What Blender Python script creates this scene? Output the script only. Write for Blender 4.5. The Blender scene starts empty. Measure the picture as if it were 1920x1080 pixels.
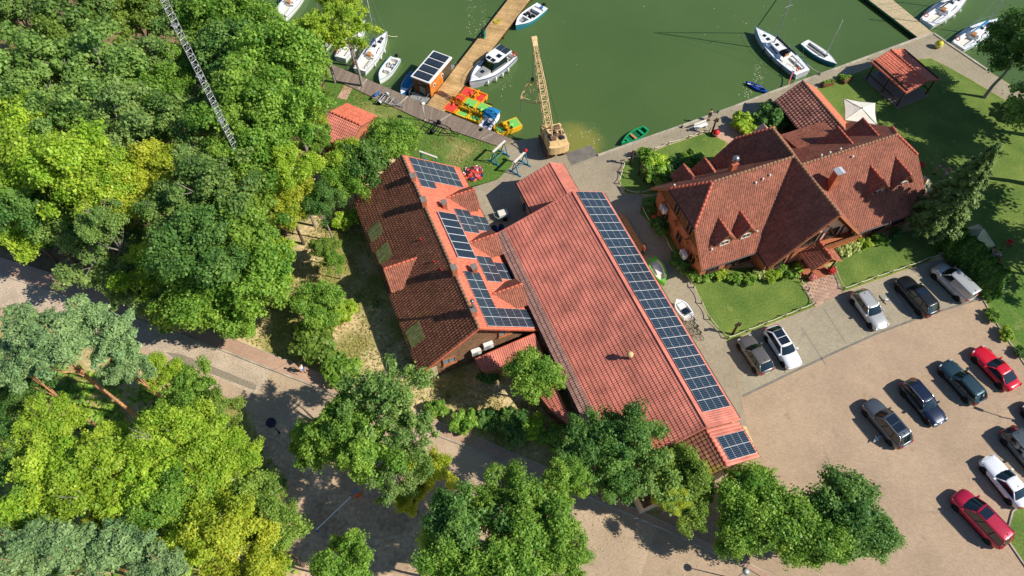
import bpy, bmesh, math, random
import numpy as np
from mathutils import Vector, Matrix
from mathutils.geometry import tessellate_polygon
R = math.radians
random.seed(7); rng = np.random.default_rng(7)
SC = bpy.context.scene
COL = SC.collection
# ------------------------------------------------------------------ camera (drone, 60 m up, tilted 58.3 deg down)
CAM_H, CAM_F, CAM_T = 60.0, 1310.0, R(58.3)
cam = bpy.data.objects.new('camera', bpy.data.cameras.new('camera')); COL.objects.link(cam)
cam.location = (0, 0, CAM_H); cam.rotation_euler = (R(90) - CAM_T, 0, 0)
cam.data.sensor_width = 36.0; cam.data.lens = CAM_F / 1920 * 36; cam.data.clip_end = 2000
SC.camera = cam
# ------------------------------------------------------------------ daylight
SUN_EL, SUN_AZ = R(41), R(-13)      # azimuth counter-clockwise from +x
w = bpy.data.worlds.new('World'); SC.world = w; w.use_nodes = True
nt = w.node_tree; nt.nodes.clear()
sky = nt.nodes.new('ShaderNodeTexSky'); sky.sky_type = 'NISHITA'; sky.sun_disc = False
sky.sun_elevation = SUN_EL; sky.sun_rotation = R(90) - SUN_AZ
sky.dust_density = 0.2; sky.ozone_density = 6.0; sky.air_density = 1.0
bg = nt.nodes.new('ShaderNodeBackground'); bg.inputs[1].default_value = 0.092
wo = nt.nodes.new('ShaderNodeOutputWorld'); nt.links.new(sky.outputs[0], bg.inputs[0]); nt.links.new(bg.outputs[0], wo.inputs[0])
sun = bpy.data.objects.new('sun', bpy.data.lights.new('sun', 'SUN')); COL.objects.link(sun)
sun.data.energy = 5.0; sun.data.angle = R(0.5); sun.data.color = (1.0, 0.945, 0.85)
sd = Vector((math.cos(SUN_EL) * math.cos(SUN_AZ), math.cos(SUN_EL) * math.sin(SUN_AZ), math.sin(SUN_EL)))
sun.rotation_euler = sd.to_track_quat('Z', 'Y').to_euler(); sun.location = sd * 200
vs = SC.view_settings; vs.view_transform = 'Standard'; vs.look = 'None'; vs.exposure = 0.15; vs.gamma = 1.0
SC.render.engine = 'CYCLES'
cy = SC.cycles; cy.max_bounces = 5; cy.diffuse_bounces = 3; cy.glossy_bounces = 3; cy.transmission_bounces = 4; cy.transparent_max_bounces = 6
cy.use_denoising = True; cy.caustics_reflective = False; cy.caustics_refractive = False
# ------------------------------------------------------------------ survey helper: a ray of the photograph met with height z
def at(u, v, z=0.0):
    d = Vector(((u - 960) / CAM_F, 0, 0)) - (v - 540) / CAM_F * Vector((0, math.sin(CAM_T), math.cos(CAM_T))) + Vector((0, math.cos(CAM_T), -math.sin(CAM_T)))
    return Vector((0, 0, CAM_H)) + d * ((z - CAM_H) / d.z)
def s(r, g, b):
    f = lambda x: (x / 255 / 12.92) if x / 255 <= .04045 else ((x / 255 + .055) / 1.055) ** 2.4
    return (f(r), f(g), f(b))
# ------------------------------------------------------------------ materials
MATS = {}
def M(name, col, rough=.75, var=.18, scale=3.0, col2=None, metal=0.0, bump=0.0, bscale=30.0, spec=.3, tint=0.0, detail=5.0, rnd=0.0, lo=.35, hi=.65, coat=0.0, spots=None, scale2=None):
    m = bpy.data.materials.new(name); m.use_nodes = True; n = m.node_tree; b = n.nodes['Principled BSDF']
    b.inputs['Roughness'].default_value = rough; b.inputs['Metallic'].default_value = metal
    b.inputs['Specular IOR Level'].default_value = spec; b.inputs['Coat Weight'].default_value = coat; b.inputs['Coat Roughness'].default_value = .04
    tc = n.nodes.new('ShaderNodeTexCoord')
    c1 = tuple(max(0, x * (1 - var)) for x in col); c2 = col2 or tuple(min(1, x * (1 + var)) for x in col)
    nz = n.nodes.new('ShaderNodeTexNoise'); nz.inputs['Scale'].default_value = scale; nz.inputs['Detail'].default_value = detail
    n.links.new(tc.outputs['Object'], nz.inputs['Vector'])
    rp = n.nodes.new('ShaderNodeValToRGB'); rp.color_ramp.elements[0].position = lo; rp.color_ramp.elements[1].position = hi
    rp.color_ramp.elements[0].color = (*c1, 1); rp.color_ramp.elements[1].color = (*c2, 1)
    n.links.new(nz.outputs['Fac'], rp.inputs['Fac']); out = rp.outputs['Color']
    if scale2:
        n2 = n.nodes.new('ShaderNodeTexNoise'); n2.inputs['Scale'].default_value = scale2; n2.inputs['Detail'].default_value = 3
        n.links.new(tc.outputs['Object'], n2.inputs['Vector'])
        mr = n.nodes.new('ShaderNodeMapRange'); mr.inputs[1].default_value = .3; mr.inputs[2].default_value = .7; mr.inputs[3].default_value = .72; mr.inputs[4].default_value = 1.28
        n.links.new(n2.outputs['Fac'], mr.inputs[0]); hs = n.nodes.new('ShaderNodeHueSaturation')
        n.links.new(mr.outputs[0], hs.inputs['Value']); n.links.new(out, hs.inputs['Color']); out = hs.outputs['Color']
    if spots:
        sc_, th_, cc_ = spots
        n3 = n.nodes.new('ShaderNodeTexNoise'); n3.inputs['Scale'].default_value = sc_; n3.inputs['Detail'].default_value = 4
        n.links.new(tc.outputs['Object'], n3.inputs['Vector'])
        r3 = n.nodes.new('ShaderNodeMapRange'); r3.inputs[1].default_value = th_; r3.inputs[2].default_value = th_ + .08
        n.links.new(n3.outputs['Fac'], r3.inputs[0]); mx = n.nodes.new('ShaderNodeMix'); mx.data_type = 'RGBA'
        n.links.new(r3.outputs[0], mx.inputs['Factor']); n.links.new(out, mx.inputs['A']); mx.inputs['B'].default_value = (*cc_, 1); out = mx.outputs['Result']
    if tint:
        a = n.nodes.new('ShaderNodeAttribute'); a.attribute_name = 'tint'
        mm = n.nodes.new('ShaderNodeMath'); mm.operation = 'MULTIPLY_ADD'; mm.inputs[1].default_value = tint; mm.inputs[2].default_value = 1.0
        n.links.new(a.outputs['Fac'], mm.inputs[0]); h2 = n.nodes.new('ShaderNodeHueSaturation'); n.links.new(mm.outputs[0], h2.inputs['Value'])
        n.links.new(out, h2.inputs['Color']); out = h2.outputs['Color']
    if rnd:
        oi = n.nodes.new('ShaderNodeObjectInfo'); m3 = n.nodes.new('ShaderNodeMath'); m3.operation = 'MULTIPLY_ADD'; m3.inputs[1].default_value = rnd; m3.inputs[2].default_value = 1 - rnd / 2
        n.links.new(oi.outputs['Random'], m3.inputs[0]); h3 = n.nodes.new('ShaderNodeHueSaturation'); n.links.new(m3.outputs[0], h3.inputs['Value'])
        n.links.new(out, h3.inputs['Color']); out = h3.outputs['Color']
    n.links.new(out, b.inputs['Base Color'])
    if bump:
        nb = n.nodes.new('ShaderNodeTexNoise'); nb.inputs['Scale'].default_value = bscale; nb.inputs['Detail'].default_value = 6
        n.links.new(tc.outputs['Object'], nb.inputs['Vector']); bp = n.nodes.new('ShaderNodeBump'); bp.inputs['Strength'].default_value = bump; bp.inputs['Distance'].default_value = .05
        n.links.new(nb.outputs['Fac'], bp.inputs['Height']); n.links.new(bp.outputs[0], b.inputs['Normal'])
    MATS[name] = m; return m
def paver(name, col, col2, mortar, bw, bh, rot=0.0, big=.25, bump=.25):
    """block paving: every block its own tone, sanded joints, large worn patches"""
    m = bpy.data.materials.new(name); m.use_nodes = True; n = m.node_tree; b = n.nodes['Principled BSDF']; b.inputs['Roughness'].default_value = .85; b.inputs['Specular IOR Level'].default_value = .2
    tc = n.nodes.new('ShaderNodeTexCoord'); mp = n.nodes.new('ShaderNodeMapping'); mp.inputs['Rotation'].default_value[2] = rot
    n.links.new(tc.outputs['Object'], mp.inputs['Vector'])
    br = n.nodes.new('ShaderNodeTexBrick'); br.inputs['Scale'].default_value = 1; br.inputs['Brick Width'].default_value = bw; br.inputs['Row Height'].default_value = bh
    br.inputs['Mortar Size'].default_value = bh * .06; br.inputs['Color1'].default_value = (*col, 1); br.inputs['Color2'].default_value = (*col2, 1); br.inputs['Mortar'].default_value = (*mortar, 1)
    n.links.new(mp.outputs[0], br.inputs['Vector']); out = br.outputs['Color']
    for sc_, lo_, hi_ in ((.14, 1 - big, 1 + big * .8), (.5, .94, 1.05), (11.0, .88, 1.12)):
        nz = n.nodes.new('ShaderNodeTexNoise'); nz.inputs['Scale'].default_value = sc_; nz.inputs['Detail'].default_value = 5; n.links.new(tc.outputs['Object'], nz.inputs['Vector'])
        mr = n.nodes.new('ShaderNodeMapRange'); mr.inputs[1].default_value = .3; mr.inputs[2].default_value = .7; mr.inputs[3].default_value = lo_; mr.inputs[4].default_value = hi_
        n.links.new(nz.outputs['Fac'], mr.inputs[0]); hs = n.nodes.new('ShaderNodeHueSaturation'); n.links.new(mr.outputs[0], hs.inputs['Value']); n.links.new(out, hs.inputs['Color']); out = hs.outputs['Color']
    # old oil and tyre stains with their own shapes
    ns = n.nodes.new('ShaderNodeTexNoise'); ns.inputs['Scale'].default_value = .75; ns.inputs['Detail'].default_value = 7; ns.inputs['Distortion'].default_value = .6; n.links.new(tc.outputs['Object'], ns.inputs['Vector'])
    ms_ = n.nodes.new('ShaderNodeMapRange'); ms_.inputs[1].default_value = .60; ms_.inputs[2].default_value = .74; ms_.inputs[3].default_value = 1.0; ms_.inputs[4].default_value = .80
    n.links.new(ns.outputs['Fac'], ms_.inputs[0]); hq = n.nodes.new('ShaderNodeHueSaturation'); n.links.new(ms_.outputs[0], hq.inputs['Value']); n.links.new(out, hq.inputs['Color']); out = hq.outputs['Color']
    n.links.new(out, b.inputs['Base Color'])
    bp = n.nodes.new('ShaderNodeBump'); bp.inputs['Strength'].default_value = bump; bp.inputs['Distance'].default_value = .02; n.links.new(br.outputs['Fac'], bp.inputs['Height']); bp.invert = True; n.links.new(bp.outputs[0], b.inputs['Normal'])
    MATS[name] = m; return m
def leafmat(name, ca, cb, trans=.4, rnd=.25):
    m = bpy.data.materials.new(name); m.use_nodes = True; n = m.node_tree; b = n.nodes['Principled BSDF']; b.inputs['Roughness'].default_value = .5; b.inputs['Specular IOR Level'].default_value = .35
    a = n.nodes.new('ShaderNodeAttribute'); a.attribute_name = 'tint'; mr = n.nodes.new('ShaderNodeMath'); mr.operation = 'ADD'; mr.inputs[1].default_value = .5; n.links.new(a.outputs['Fac'], mr.inputs[0])
    rp = n.nodes.new('ShaderNodeValToRGB'); rp.color_ramp.elements[0].color = (*ca, 1); rp.color_ramp.elements[1].color = (*cb, 1); n.links.new(mr.outputs[0], rp.inputs['Fac'])
    oi = n.nodes.new('ShaderNodeObjectInfo'); m3 = n.nodes.new('ShaderNodeMath'); m3.operation = 'MULTIPLY_ADD'; m3.inputs[1].default_value = rnd; m3.inputs[2].default_value = 1 - rnd / 2
    n.links.new(oi.outputs['Random'], m3.inputs[0]); hs = n.nodes.new('ShaderNodeHueSaturation'); n.links.new(m3.outputs[0], hs.inputs['Value']); n.links.new(rp.outputs[0], hs.inputs['Color'])
    tr = n.nodes.new('ShaderNodeBsdfTranslucent'); h2 = n.nodes.new('ShaderNodeHueSaturation'); h2.inputs['Value'].default_value = 1.3; h2.inputs['Hue'].default_value = .485; n.links.new(hs.outputs[0], h2.inputs['Color']); n.links.new(h2.outputs[0], tr.inputs['Color'])
    n.links.new(hs.outputs[0], b.inputs['Base Color']); mx = n.nodes.new('ShaderNodeMixShader'); mx.inputs[0].default_value = trans
    o = n.nodes['Material Output']; n.links.new(b.outputs[0], mx.inputs[1]); n.links.new(tr.outputs[0], mx.inputs[2]); n.links.new(mx.outputs[0], o.inputs[0])
    MATS[name] = m; return m
# ------------------------------------------------------------------ mesh builder
class MB:
    def __init__(self): self.v, self.f, self.m, self.X = [], [], [], Matrix.Identity(4)
    def add(self, vs_, fs, mi=0):
        o = len(self.v); self.v += [tuple(self.X @ Vector(p)) for p in vs_]; self.f += [tuple(i + o for i in q) for q in fs]; self.m += [mi] * len(fs); return self
    def box(self, c, sz, rz=0.0, mi=0, rx=0.0, ry=0.0):
        mt = Matrix.Translation(c) @ Matrix.Rotation(rz, 4, 'Z') @ Matrix.Rotation(ry, 4, 'Y') @ Matrix.Rotation(rx, 4, 'X'); a, b, d = (x / 2 for x in sz)
        vs_ = [mt @ Vector(p) for p in ((-a, -b, -d), (a, -b, -d), (a, b, -d), (-a, b, -d), (-a, -b, d), (a, -b, d), (a, b, d), (-a, b, d))]
        return self.add(vs_, [(0, 3, 2, 1), (4, 5, 6, 7), (0, 1, 5, 4), (1, 2, 6, 5), (2, 3, 7, 6), (3, 0, 4, 7)], mi)
    def tube(self, p0, p1, r0, r1=None, n=8, mi=0, cap=True):
        p0, p1 = Vector(p0), Vector(p1); r1 = r0 if r1 is None else r1; d = (p1 - p0)
        if d.length < 1e-6: return self
        q = d.to_track_quat('Z', 'Y'); vs_ = []
        for p, r in ((p0, r0), (p1, r1)):
            for i in range(n): vs_.append(p + q @ Vector((r * math.cos(2 * math.pi * i / n), r * math.sin(2 * math.pi * i / n), 0)))
        fs = [(i, (i + 1) % n, n + (i + 1) % n, n + i) for i in range(n)]
        if cap: fs += [tuple(range(n - 1, -1, -1)), tuple(range(n, 2 * n))]
        return self.add(vs_, fs, mi)
    def path(self, pts, r, n=6, mi=0):
        for a, b in zip(pts, pts[1:]): self.tube(a, b, r, r, n, mi)
        return self
    def loft(self, rings, mi=0, closed=True, caps=True):
        n = len(rings[0]); vs_ = [p for r in rings for p in r]; fs = []
        for k in range(len(rings) - 1):
            for i in range(n if closed else n - 1): fs.append((k * n + i, k * n + (i + 1) % n, (k + 1) * n + (i + 1) % n, (k + 1) * n + i))
        if caps: fs += [tuple(range(n - 1, -1, -1)), tuple(range((len(rings) - 1) * n, len(rings) * n))]
        return self.add(vs_, fs, mi)
    def poly(self, pts, mi=0): return self.add(pts, [tuple(range(len(pts)))], mi)
    def slab(self, pts, th, mi=0, nrm=None):
        """planar polygon thickened downward along its normal"""
        pts = [Vector(p) for p in pts]; n = nrm or (pts[1] - pts[0]).cross(pts[2] - pts[0]).normalized()
        if n.z < 0: n = -n
        lo = [p - n * th for p in pts]; k = len(pts)
        return self.add(pts + lo, [tuple(range(k)), tuple(range(2 * k - 1, k - 1, -1))] + [(i, k + i, k + (i + 1) % k, (i + 1) % k) for i in range(k)], mi)
    def prism(self, pts2, z0, z1, mi=0):
        k = len(pts2); lo = [(p[0], p[1], z0) for p in pts2]; hi = [(p[0], p[1], z1) for p in pts2]
        tri = tessellate_polygon([[Vector(p) for p in hi]])
        up = []
        for t in tri:
            a, b, c = (Vector(hi[i]) for i in t); up.append(t if (b - a).cross(c - a).z > 0 else (t[0], t[2], t[1]))
        area = sum(pts2[i][0] * pts2[(i + 1) % k][1] - pts2[(i + 1) % k][0] * pts2[i][1] for i in range(k))
        sd_ = [((i, (i + 1) % k, k + (i + 1) % k, k + i) if area > 0 else (i, k + i, k + (i + 1) % k, (i + 1) % k)) for i in range(k)]
        return self.add(lo + hi, [tuple(k + i for i in t) for t in up] + sd_, mi)
    def ball(self, c, r, seg=10, rings=6, mi=0, squash=(1, 1, 1)):
        c = Vector(c); vs_ = [c + Vector((0, 0, r * squash[2]))]; fs = []
        for j in range(1, rings):
            ph = math.pi * j / rings
            for i in range(seg):
                t = 2 * math.pi * i / seg; vs_.append(c + Vector((r * squash[0] * math.sin(ph) * math.cos(t), r * squash[1] * math.sin(ph) * math.sin(t), r * squash[2] * math.cos(ph))))
        vs_.append(c - Vector((0, 0, r * squash[2]))); L = len(vs_) - 1
        for i in range(seg): fs.append((0, 1 + i, 1 + (i + 1) % seg))
        for j in range(rings - 2):
            for i in range(seg): fs.append((1 + j * seg + i, 1 + (j + 1) * seg + i, 1 + (j + 1) * seg + (i + 1) % seg, 1 + j * seg + (i + 1) % seg))
        for i in range(seg): fs.append((L, 1 + (rings - 2) * seg + (i + 1) % seg, 1 + (rings - 2) * seg + i))
        return self.add(vs_, fs, mi)
    def mesh(self, name, mats, smooth=False):
        me = bpy.data.meshes.new(name); me.from_pydata(self.v, [], self.f); 
        for m_ in (mats if isinstance(mats, (list, tuple)) else [mats]): me.materials.append(MATS[m_] if isinstance(m_, str) else m_)
        if any(self.m): me.polygons.foreach_set('material_index', self.m)
        if smooth: me.polygons.foreach_set('use_smooth', [True] * len(self.f))
        me.update(); return me
    def build(self, name, mats, parent=None, smooth=False): return link(name, self.mesh(name, mats, smooth), parent)
def link(name, me, parent=None, loc=(0, 0, 0), rz=0.0):
    o = bpy.data.objects.new(name, me); COL.objects.link(o); o.parent = parent; o.location = loc; o.rotation_euler = (0, 0, rz); return o
def tag(o, label=None, cat=None, group=None, kind=None):
    if label: o['label'] = label
    if cat: o['category'] = cat
    if group: o['group'] = group
    if kind: o['kind'] = kind
    return o
def thing(name, label, cat, loc=(0, 0, 0), rz=0.0, group=None): return tag(link(name, None, None, loc, rz), label, cat, group)
def sheet(name, px, z, mat, kind='structure', world=None, skirt=0.0):
    pts = world if world else [tuple(at(u, v).xy) for u, v in px]
    mb = MB(); hi = [Vector((p[0], p[1], z)) for p in pts]
    tri = []
    for t in tessellate_polygon([hi]):
        a, b, c = (hi[i] for i in t); tri.append(t if (b - a).cross(c - a).z > 0 else (t[0], t[2], t[1]))
    mb.add(hi, tri)
    if skirt:
        k = len(hi); mb.add(hi + [p - Vector((0, 0, skirt)) for p in hi], [(i, k + i, k + (i + 1) % k, (i + 1) % k) for i in range(k)], 1 if isinstance(mat, (list, tuple)) else 0)
    o = mb.build(name, mat); tag(o, kind=kind); return o
def grow(o, name, mb, mats, smooth=False): return mb.build(name, mats, o, smooth)
# ------------------------------------------------------------------ roof tiles: real rows and rolls, clipped to the slope's outline
def tiles(parent, pts, mat, tw=.24, rl=.36, amp=.035, step=.035, name='roof_tiles', lift=.02, sub=4):
    P_ = [Vector(p) for p in pts]; n = Vector((0, 0, 0))
    for i in range(len(P_)): n += (P_[i]).cross(P_[(i + 1) % len(P_)])
    n.normalize(); n = -n if n.z < 0 else n
    dn = (Vector((0, 0, -1)) - n * (-n.z)).normalized(); ac = n.cross(dn)
    o = max(P_, key=lambda p: p.z); q = [((p - o).dot(ac), (p - o).dot(dn)) for p in P_]
    a0 = min(x for x, _ in q) - tw; a1 = max(x for x, _ in q) + tw; d0 = min(y for _, y in q) - rl * .1; d1 = max(y for _, y in q) + rl
    nc = int((a1 - a0) / tw) + 1; nr = int((d1 - d0) / rl) + 1
    A = a0 + np.arange(nc * sub + 1) * tw / sub
    prof = np.array([0, .8, 1.0, .8][:sub]) if sub == 4 else np.array([0, 1.0, .6][:sub])
    W = amp * prof[np.arange(nc * sub + 1) % sub]
    rows = []
    for k in range(nr):
        for dd, hh in ((d0 + k * rl, 0.0), (d0 + (k + 1) * rl, step)):
            rows.append((dd, hh))
    nA = len(A); V = np.zeros((len(rows), nA, 3)); on = np.array(o); acn = np.array(ac); dnn = np.array(dn); nn = np.array(n)
    for k, (dd, hh) in enumerate(rows): V[k] = on + A[:, None] * acn + dd * dnn + (W + hh + lift)[:, None] * nn
    idx = np.arange(len(rows) * nA).reshape(len(rows), nA)
    F = np.stack([idx[:-1, :-1], idx[1:, :-1], idx[1:, 1:], idx[:-1, 1:]], -1).reshape(-1, 4)
    tr = rng.uniform(-.5, .5, (nr + 1, nc + 1)); rr = np.repeat(np.arange(len(rows) - 1)[:, None] // 2, nA - 1, 1); cc = np.repeat((np.arange(nA - 1) // sub)[None, :], len(rows) - 1, 0)
    T = tr[rr, cc].reshape(-1)
    me = bpy.data.meshes.new(name); me.from_pydata(V.reshape(-1, 3).tolist(), [], F.tolist())
    at_ = me.attributes.new('tint', 'FLOAT', 'FACE'); at_.data.foreach_set('value', T.astype(np.float32))
    bm = bmesh.new(); bm.from_mesh(me); cen = sum(P_, Vector()) / len(P_)
    for i in range(len(P_)):
        e = P_[(i + 1) % len(P_)] - P_[i]; pn = e.cross(n).normalized()
        if pn.dot(cen - P_[i]) > 0: pn = -pn
        bmesh.ops.bisect_plane(bm, geom=bm.verts[:] + bm.edges[:] + bm.faces[:], plane_co=P_[i], plane_no=pn, clear_outer=True)
    bm.to_mesh(me); bm.free(); me.materials.append(MATS[mat]); me.update()
    ob = link(name, me, parent); ob['kind'] = 'stuff'; return ob
def slope(root, pts, mat, tw=.24, rl=.36, amp=.035, step=.035, base='roof_board', th=.14):
    sl = grow(root, 'roof_slope', MB().slab(pts, th), base); tiles(sl, pts, mat, tw, rl, amp, step); return sl
def ridge(root, a, b, mat, r=.13, seg=.4, name='ridge_cap'):
    a, b = Vector(a), Vector(b); L = (b - a).length; k = max(1, int(L / seg)); mb = MB()
    for i in range(k):
        p, q = a.lerp(b, i / k), a.lerp(b, (i + 1.08) / k if i < k - 1 else 1); mb.tube(p, q, r * 1.08, r * .92, 8)
    return grow(root, name, mb, mat, True)
# ================================================================== materials of the place
M('grass', s(84, 112, 44), .9, .0, .3, s(122, 140, 62), bump=.6, bscale=14, scale2=6, lo=.3, hi=.7, spots=(.5, .64, s(140, 146, 76)), detail=8)
M('grass_dry', s(88, 120, 44), .9, .0, .22, s(168, 156, 96), bump=.5, bscale=14, scale2=4, lo=.5, hi=.72)
M('soil', s(148, 144, 78), .95, .0, .25, s(214, 190, 142), bump=.6, bscale=9, scale2=3.2, lo=.4, hi=.6, detail=8)
M('forest_floor', s(112, 92, 64), .95, .0, .3, s(158, 130, 96), bump=.5, bscale=7, scale2=3, lo=.35, hi=.65)
M('concrete', s(178, 168, 150), .85, .12, 1.2, scale2=.3)
M('concrete_dark', s(128, 122, 112), .85, .15, 1.5)
paver('paving_yard', s(176, 163, 138), s(160, 148, 126), s(120, 110, 90), .2, .1, R(-68), .12)
paver('paving_parking', s(190, 165, 137), s(178, 153, 127), s(148, 128, 105), .24, .12, R(20), .12)
paver('paving_stall', s(180, 168, 142), s(164, 152, 130), s(130, 122, 100), .2, .1, R(20), .12)
paver('paving_walk', s(208, 172, 146), s(192, 156, 132), s(156, 126, 106), .2, .1, R(-22), .14)
paver('paving_lane', s(206, 180, 150), s(192, 167, 140), s(156, 136, 113), .2, .1, R(-22), .2)
M('asphalt_old', s(194, 174, 150), .9, .12, .6, scale2=7, bump=.15, bscale=40)
M('dirt', s(176, 150, 122), .95, .0, .4, s(212, 182, 150), bump=.5, bscale=12, scale2=3)
M('cobble', s(150, 138, 118), .9, .25, 9, bump=.8, bscale=12)
M('plank_grey', s(136, 120, 106), .85, .14, 6, rnd=.2, tint=.35)
M('plank_tan', s(196, 160, 108), .8, .12, 5, tint=.3, scale2=.5)
M('plank_pier', s(190, 172, 136), .85, .14, 5, tint=.3)
M('wood_brown', s(118, 80, 52), .75, .3, 5, scale2=1.2)
M('wood_dark', s(72, 52, 38), .8, .25, 5)
M('wood_red', s(178, 112, 70), .7, .2, 6)
M('siding', s(138, 104, 78), .75, .2, 3, scale2=8)
M('brick', s(176, 106, 76), .85, .16, 12, scale2=1.0, bump=.3, bscale=22)
M('plaster', s(214, 190, 160), .9, .08, 2)
M('plaster_salmon', s(226, 184, 156), .9, .08, 2)
M('roof_board', s(140, 92, 76), .8, .15, 3)
M('tile_hall', s(206, 124, 104), .55, .12, .22, tint=.16, scale2=.6, spec=.4, detail=9)
M('tile_hall_old', s(160, 122, 110), .75, .14, .8, tint=.3, scale2=6)
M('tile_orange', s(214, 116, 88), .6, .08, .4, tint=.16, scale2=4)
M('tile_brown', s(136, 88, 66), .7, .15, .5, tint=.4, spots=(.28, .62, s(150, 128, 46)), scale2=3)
M('tile_rest', s(152, 94, 73), .7, .14, .7, tint=.26, scale2=4, spots=(22, .66, s(206, 190, 172)))
M('tile_annex', s(172, 116, 98), .7, .2, .8, tint=.5, scale2=6, spots=(10, .66, s(200, 188, 172)))
M('ridge_red', s(200, 108, 84), .65, .12, 2)
M('ridge_moss', s(150, 112, 86), .85, .2, 4)
M('skylight', s(122, 128, 72), .5, .18, 3, s(150, 152, 92), spec=.3)
M('white', s(236, 236, 232), .45, .04, 2)
M('gel_white', s(240, 240, 238), .3, .03, 1.5, coat=.3)
M('offwhite', s(224, 220, 206), .7, .05, 2)
M('canvas_cream', s(226, 222, 206), .8, .05, 1.5)
M('canvas_beige', s(206, 194, 148), .85, .08, 2)
M('canvas_blue', s(36, 128, 176), .75, .12, 3)
M('canvas_navy', s(46, 66, 112), .75, .12, 3)
M('canvas_dark', s(40, 44, 52), .75, .15, 3)
M('black', s(26, 27, 29), .5, .2, 4)
M('rubber', s(28, 28, 29), .85, .15, 8)
M('metal', s(170, 174, 176), .35, .08, 5, metal=.8)
M('galv', s(186, 190, 190), .5, .1, 6, metal=.4)
M('rust_metal', s(120, 96, 76), .75, .3, 5)
M('steel_dark', s(58, 60, 62), .5, .15, 6, metal=.4)
M('panel_frame', s(222, 226, 228), .4, .03, 3)
M('collector', s(24, 36, 54), .12, .15, 1.5, spec=.6)
M('glass_dark', s(18, 34, 38), .06, .1, 2, spec=.8, coat=.5)
M('glass_blue', s(120, 150, 165), .1, .1, 2, spec=.8)
M('crane_yellow', s(222, 190, 138), .6, .14, 4, spots=(6, .64, s(150, 104, 66)))
M('yellow', s(246, 186, 40), .45, .06, 3)
M('ped_green', s(128, 200, 96), .45, .06, 3)
M('ped_red', s(228, 74, 62), .45, .06, 3)
M('ped_orange', s(240, 150, 40), .5, .08, 3)
M('boat_green', s(30, 152, 96), .45, .08, 3)
M('boat_green_dark', s(20, 104, 66), .55, .1, 3)
M('boat_lime', s(116, 196, 72), .45, .08, 3)
M('boat_blue', s(40, 112, 170), .4, .1, 3)
M('kayak_blue', s(30, 72, 166), .4, .1, 3)
M('hull_teal', s(60, 140, 158), .35, .06, 3)
M('hull_grey', s(186, 190, 196), .35, .06, 3)
M('deck_grey', s(150, 152, 150), .7, .08, 5)
M('teak', s(196, 136, 84), .7, .15, 6)
M('rope', s(222, 212, 184), .9, .1, 20)
M('orange', s(226, 96, 36), .6, .08, 3)
M('red', s(206, 40, 44), .55, .1, 3)
M('pink', s(214, 110, 116), .7, .1, 3)
M('blue', s(54, 108, 178), .6, .1, 3)
M('teal_green', s(24, 120, 104), .5, .1, 3)
M('trestle_blue', s(58, 124, 150), .6, .15, 4)
M('buoy_yellow', s(206, 196, 54), .5, .12, 4)
M('houseboat_wood', s(206, 124, 50), .6, .12, 8, scale2=2)
M('bark', s(104, 88, 72), .95, .25, 6, bump=.6, bscale=14)
M('bark_pine', s(190, 138, 98), .9, .25, 5, s(226, 172, 124), bump=.6, bscale=10)
M('bark_grey', s(150, 142, 132), .95, .2, 6)
M('skin', s(214, 160, 128), .6, .05, 4)
M('hair', s(60, 44, 34), .8, .2, 20)
M('cloth_navy', s(34, 44, 66), .9, .1, 10)
M('cloth_white', s(226, 222, 216), .9, .06, 10)
M('cloth_red', s(206, 44, 52), .9, .1, 10)
M('cloth_blue', s(66, 110, 176), .9, .1, 10)
M('cloth_tan', s(178, 150, 116), .9, .1, 10)
M('flower_red', s(222, 62, 66), .7, .15, 14)
M('flower_pink', s(226, 140, 130), .7, .2, 14)
M('gull_white', s(238, 238, 236), .8, .03, 8)
M('gull_grey', s(150, 156, 162), .8, .05, 8)
# leaf families
leafmat('leaf_oak', s(78, 124, 56), s(164, 190, 98))
leafmat('leaf_oak_grey', s(94, 136, 68), s(172, 194, 110))
leafmat('leaf_green', s(82, 136, 44), s(172, 202, 84))
leafmat('leaf_lime', s(122, 170, 42), s(206, 222, 82))
leafmat('leaf_yellow', s(142, 172, 44), s(216, 216, 78))
leafmat('leaf_olive', s(98, 136, 50), s(168, 190, 84))
leafmat('leaf_dark', s(58, 110, 48), s(138, 174, 84))
leafmat('leaf_pine', s(88, 128, 76), s(156, 182, 114), .12)
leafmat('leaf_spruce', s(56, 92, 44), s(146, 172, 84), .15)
leafmat('leaf_hedge', s(30, 78, 28), s(110, 158, 52), .15)
leafmat('leaf_pale', s(150, 176, 92), s(226, 226, 142), .2)
leafmat('grass_tuft', s(120, 124, 58), s(206, 184, 120), .2)
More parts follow.
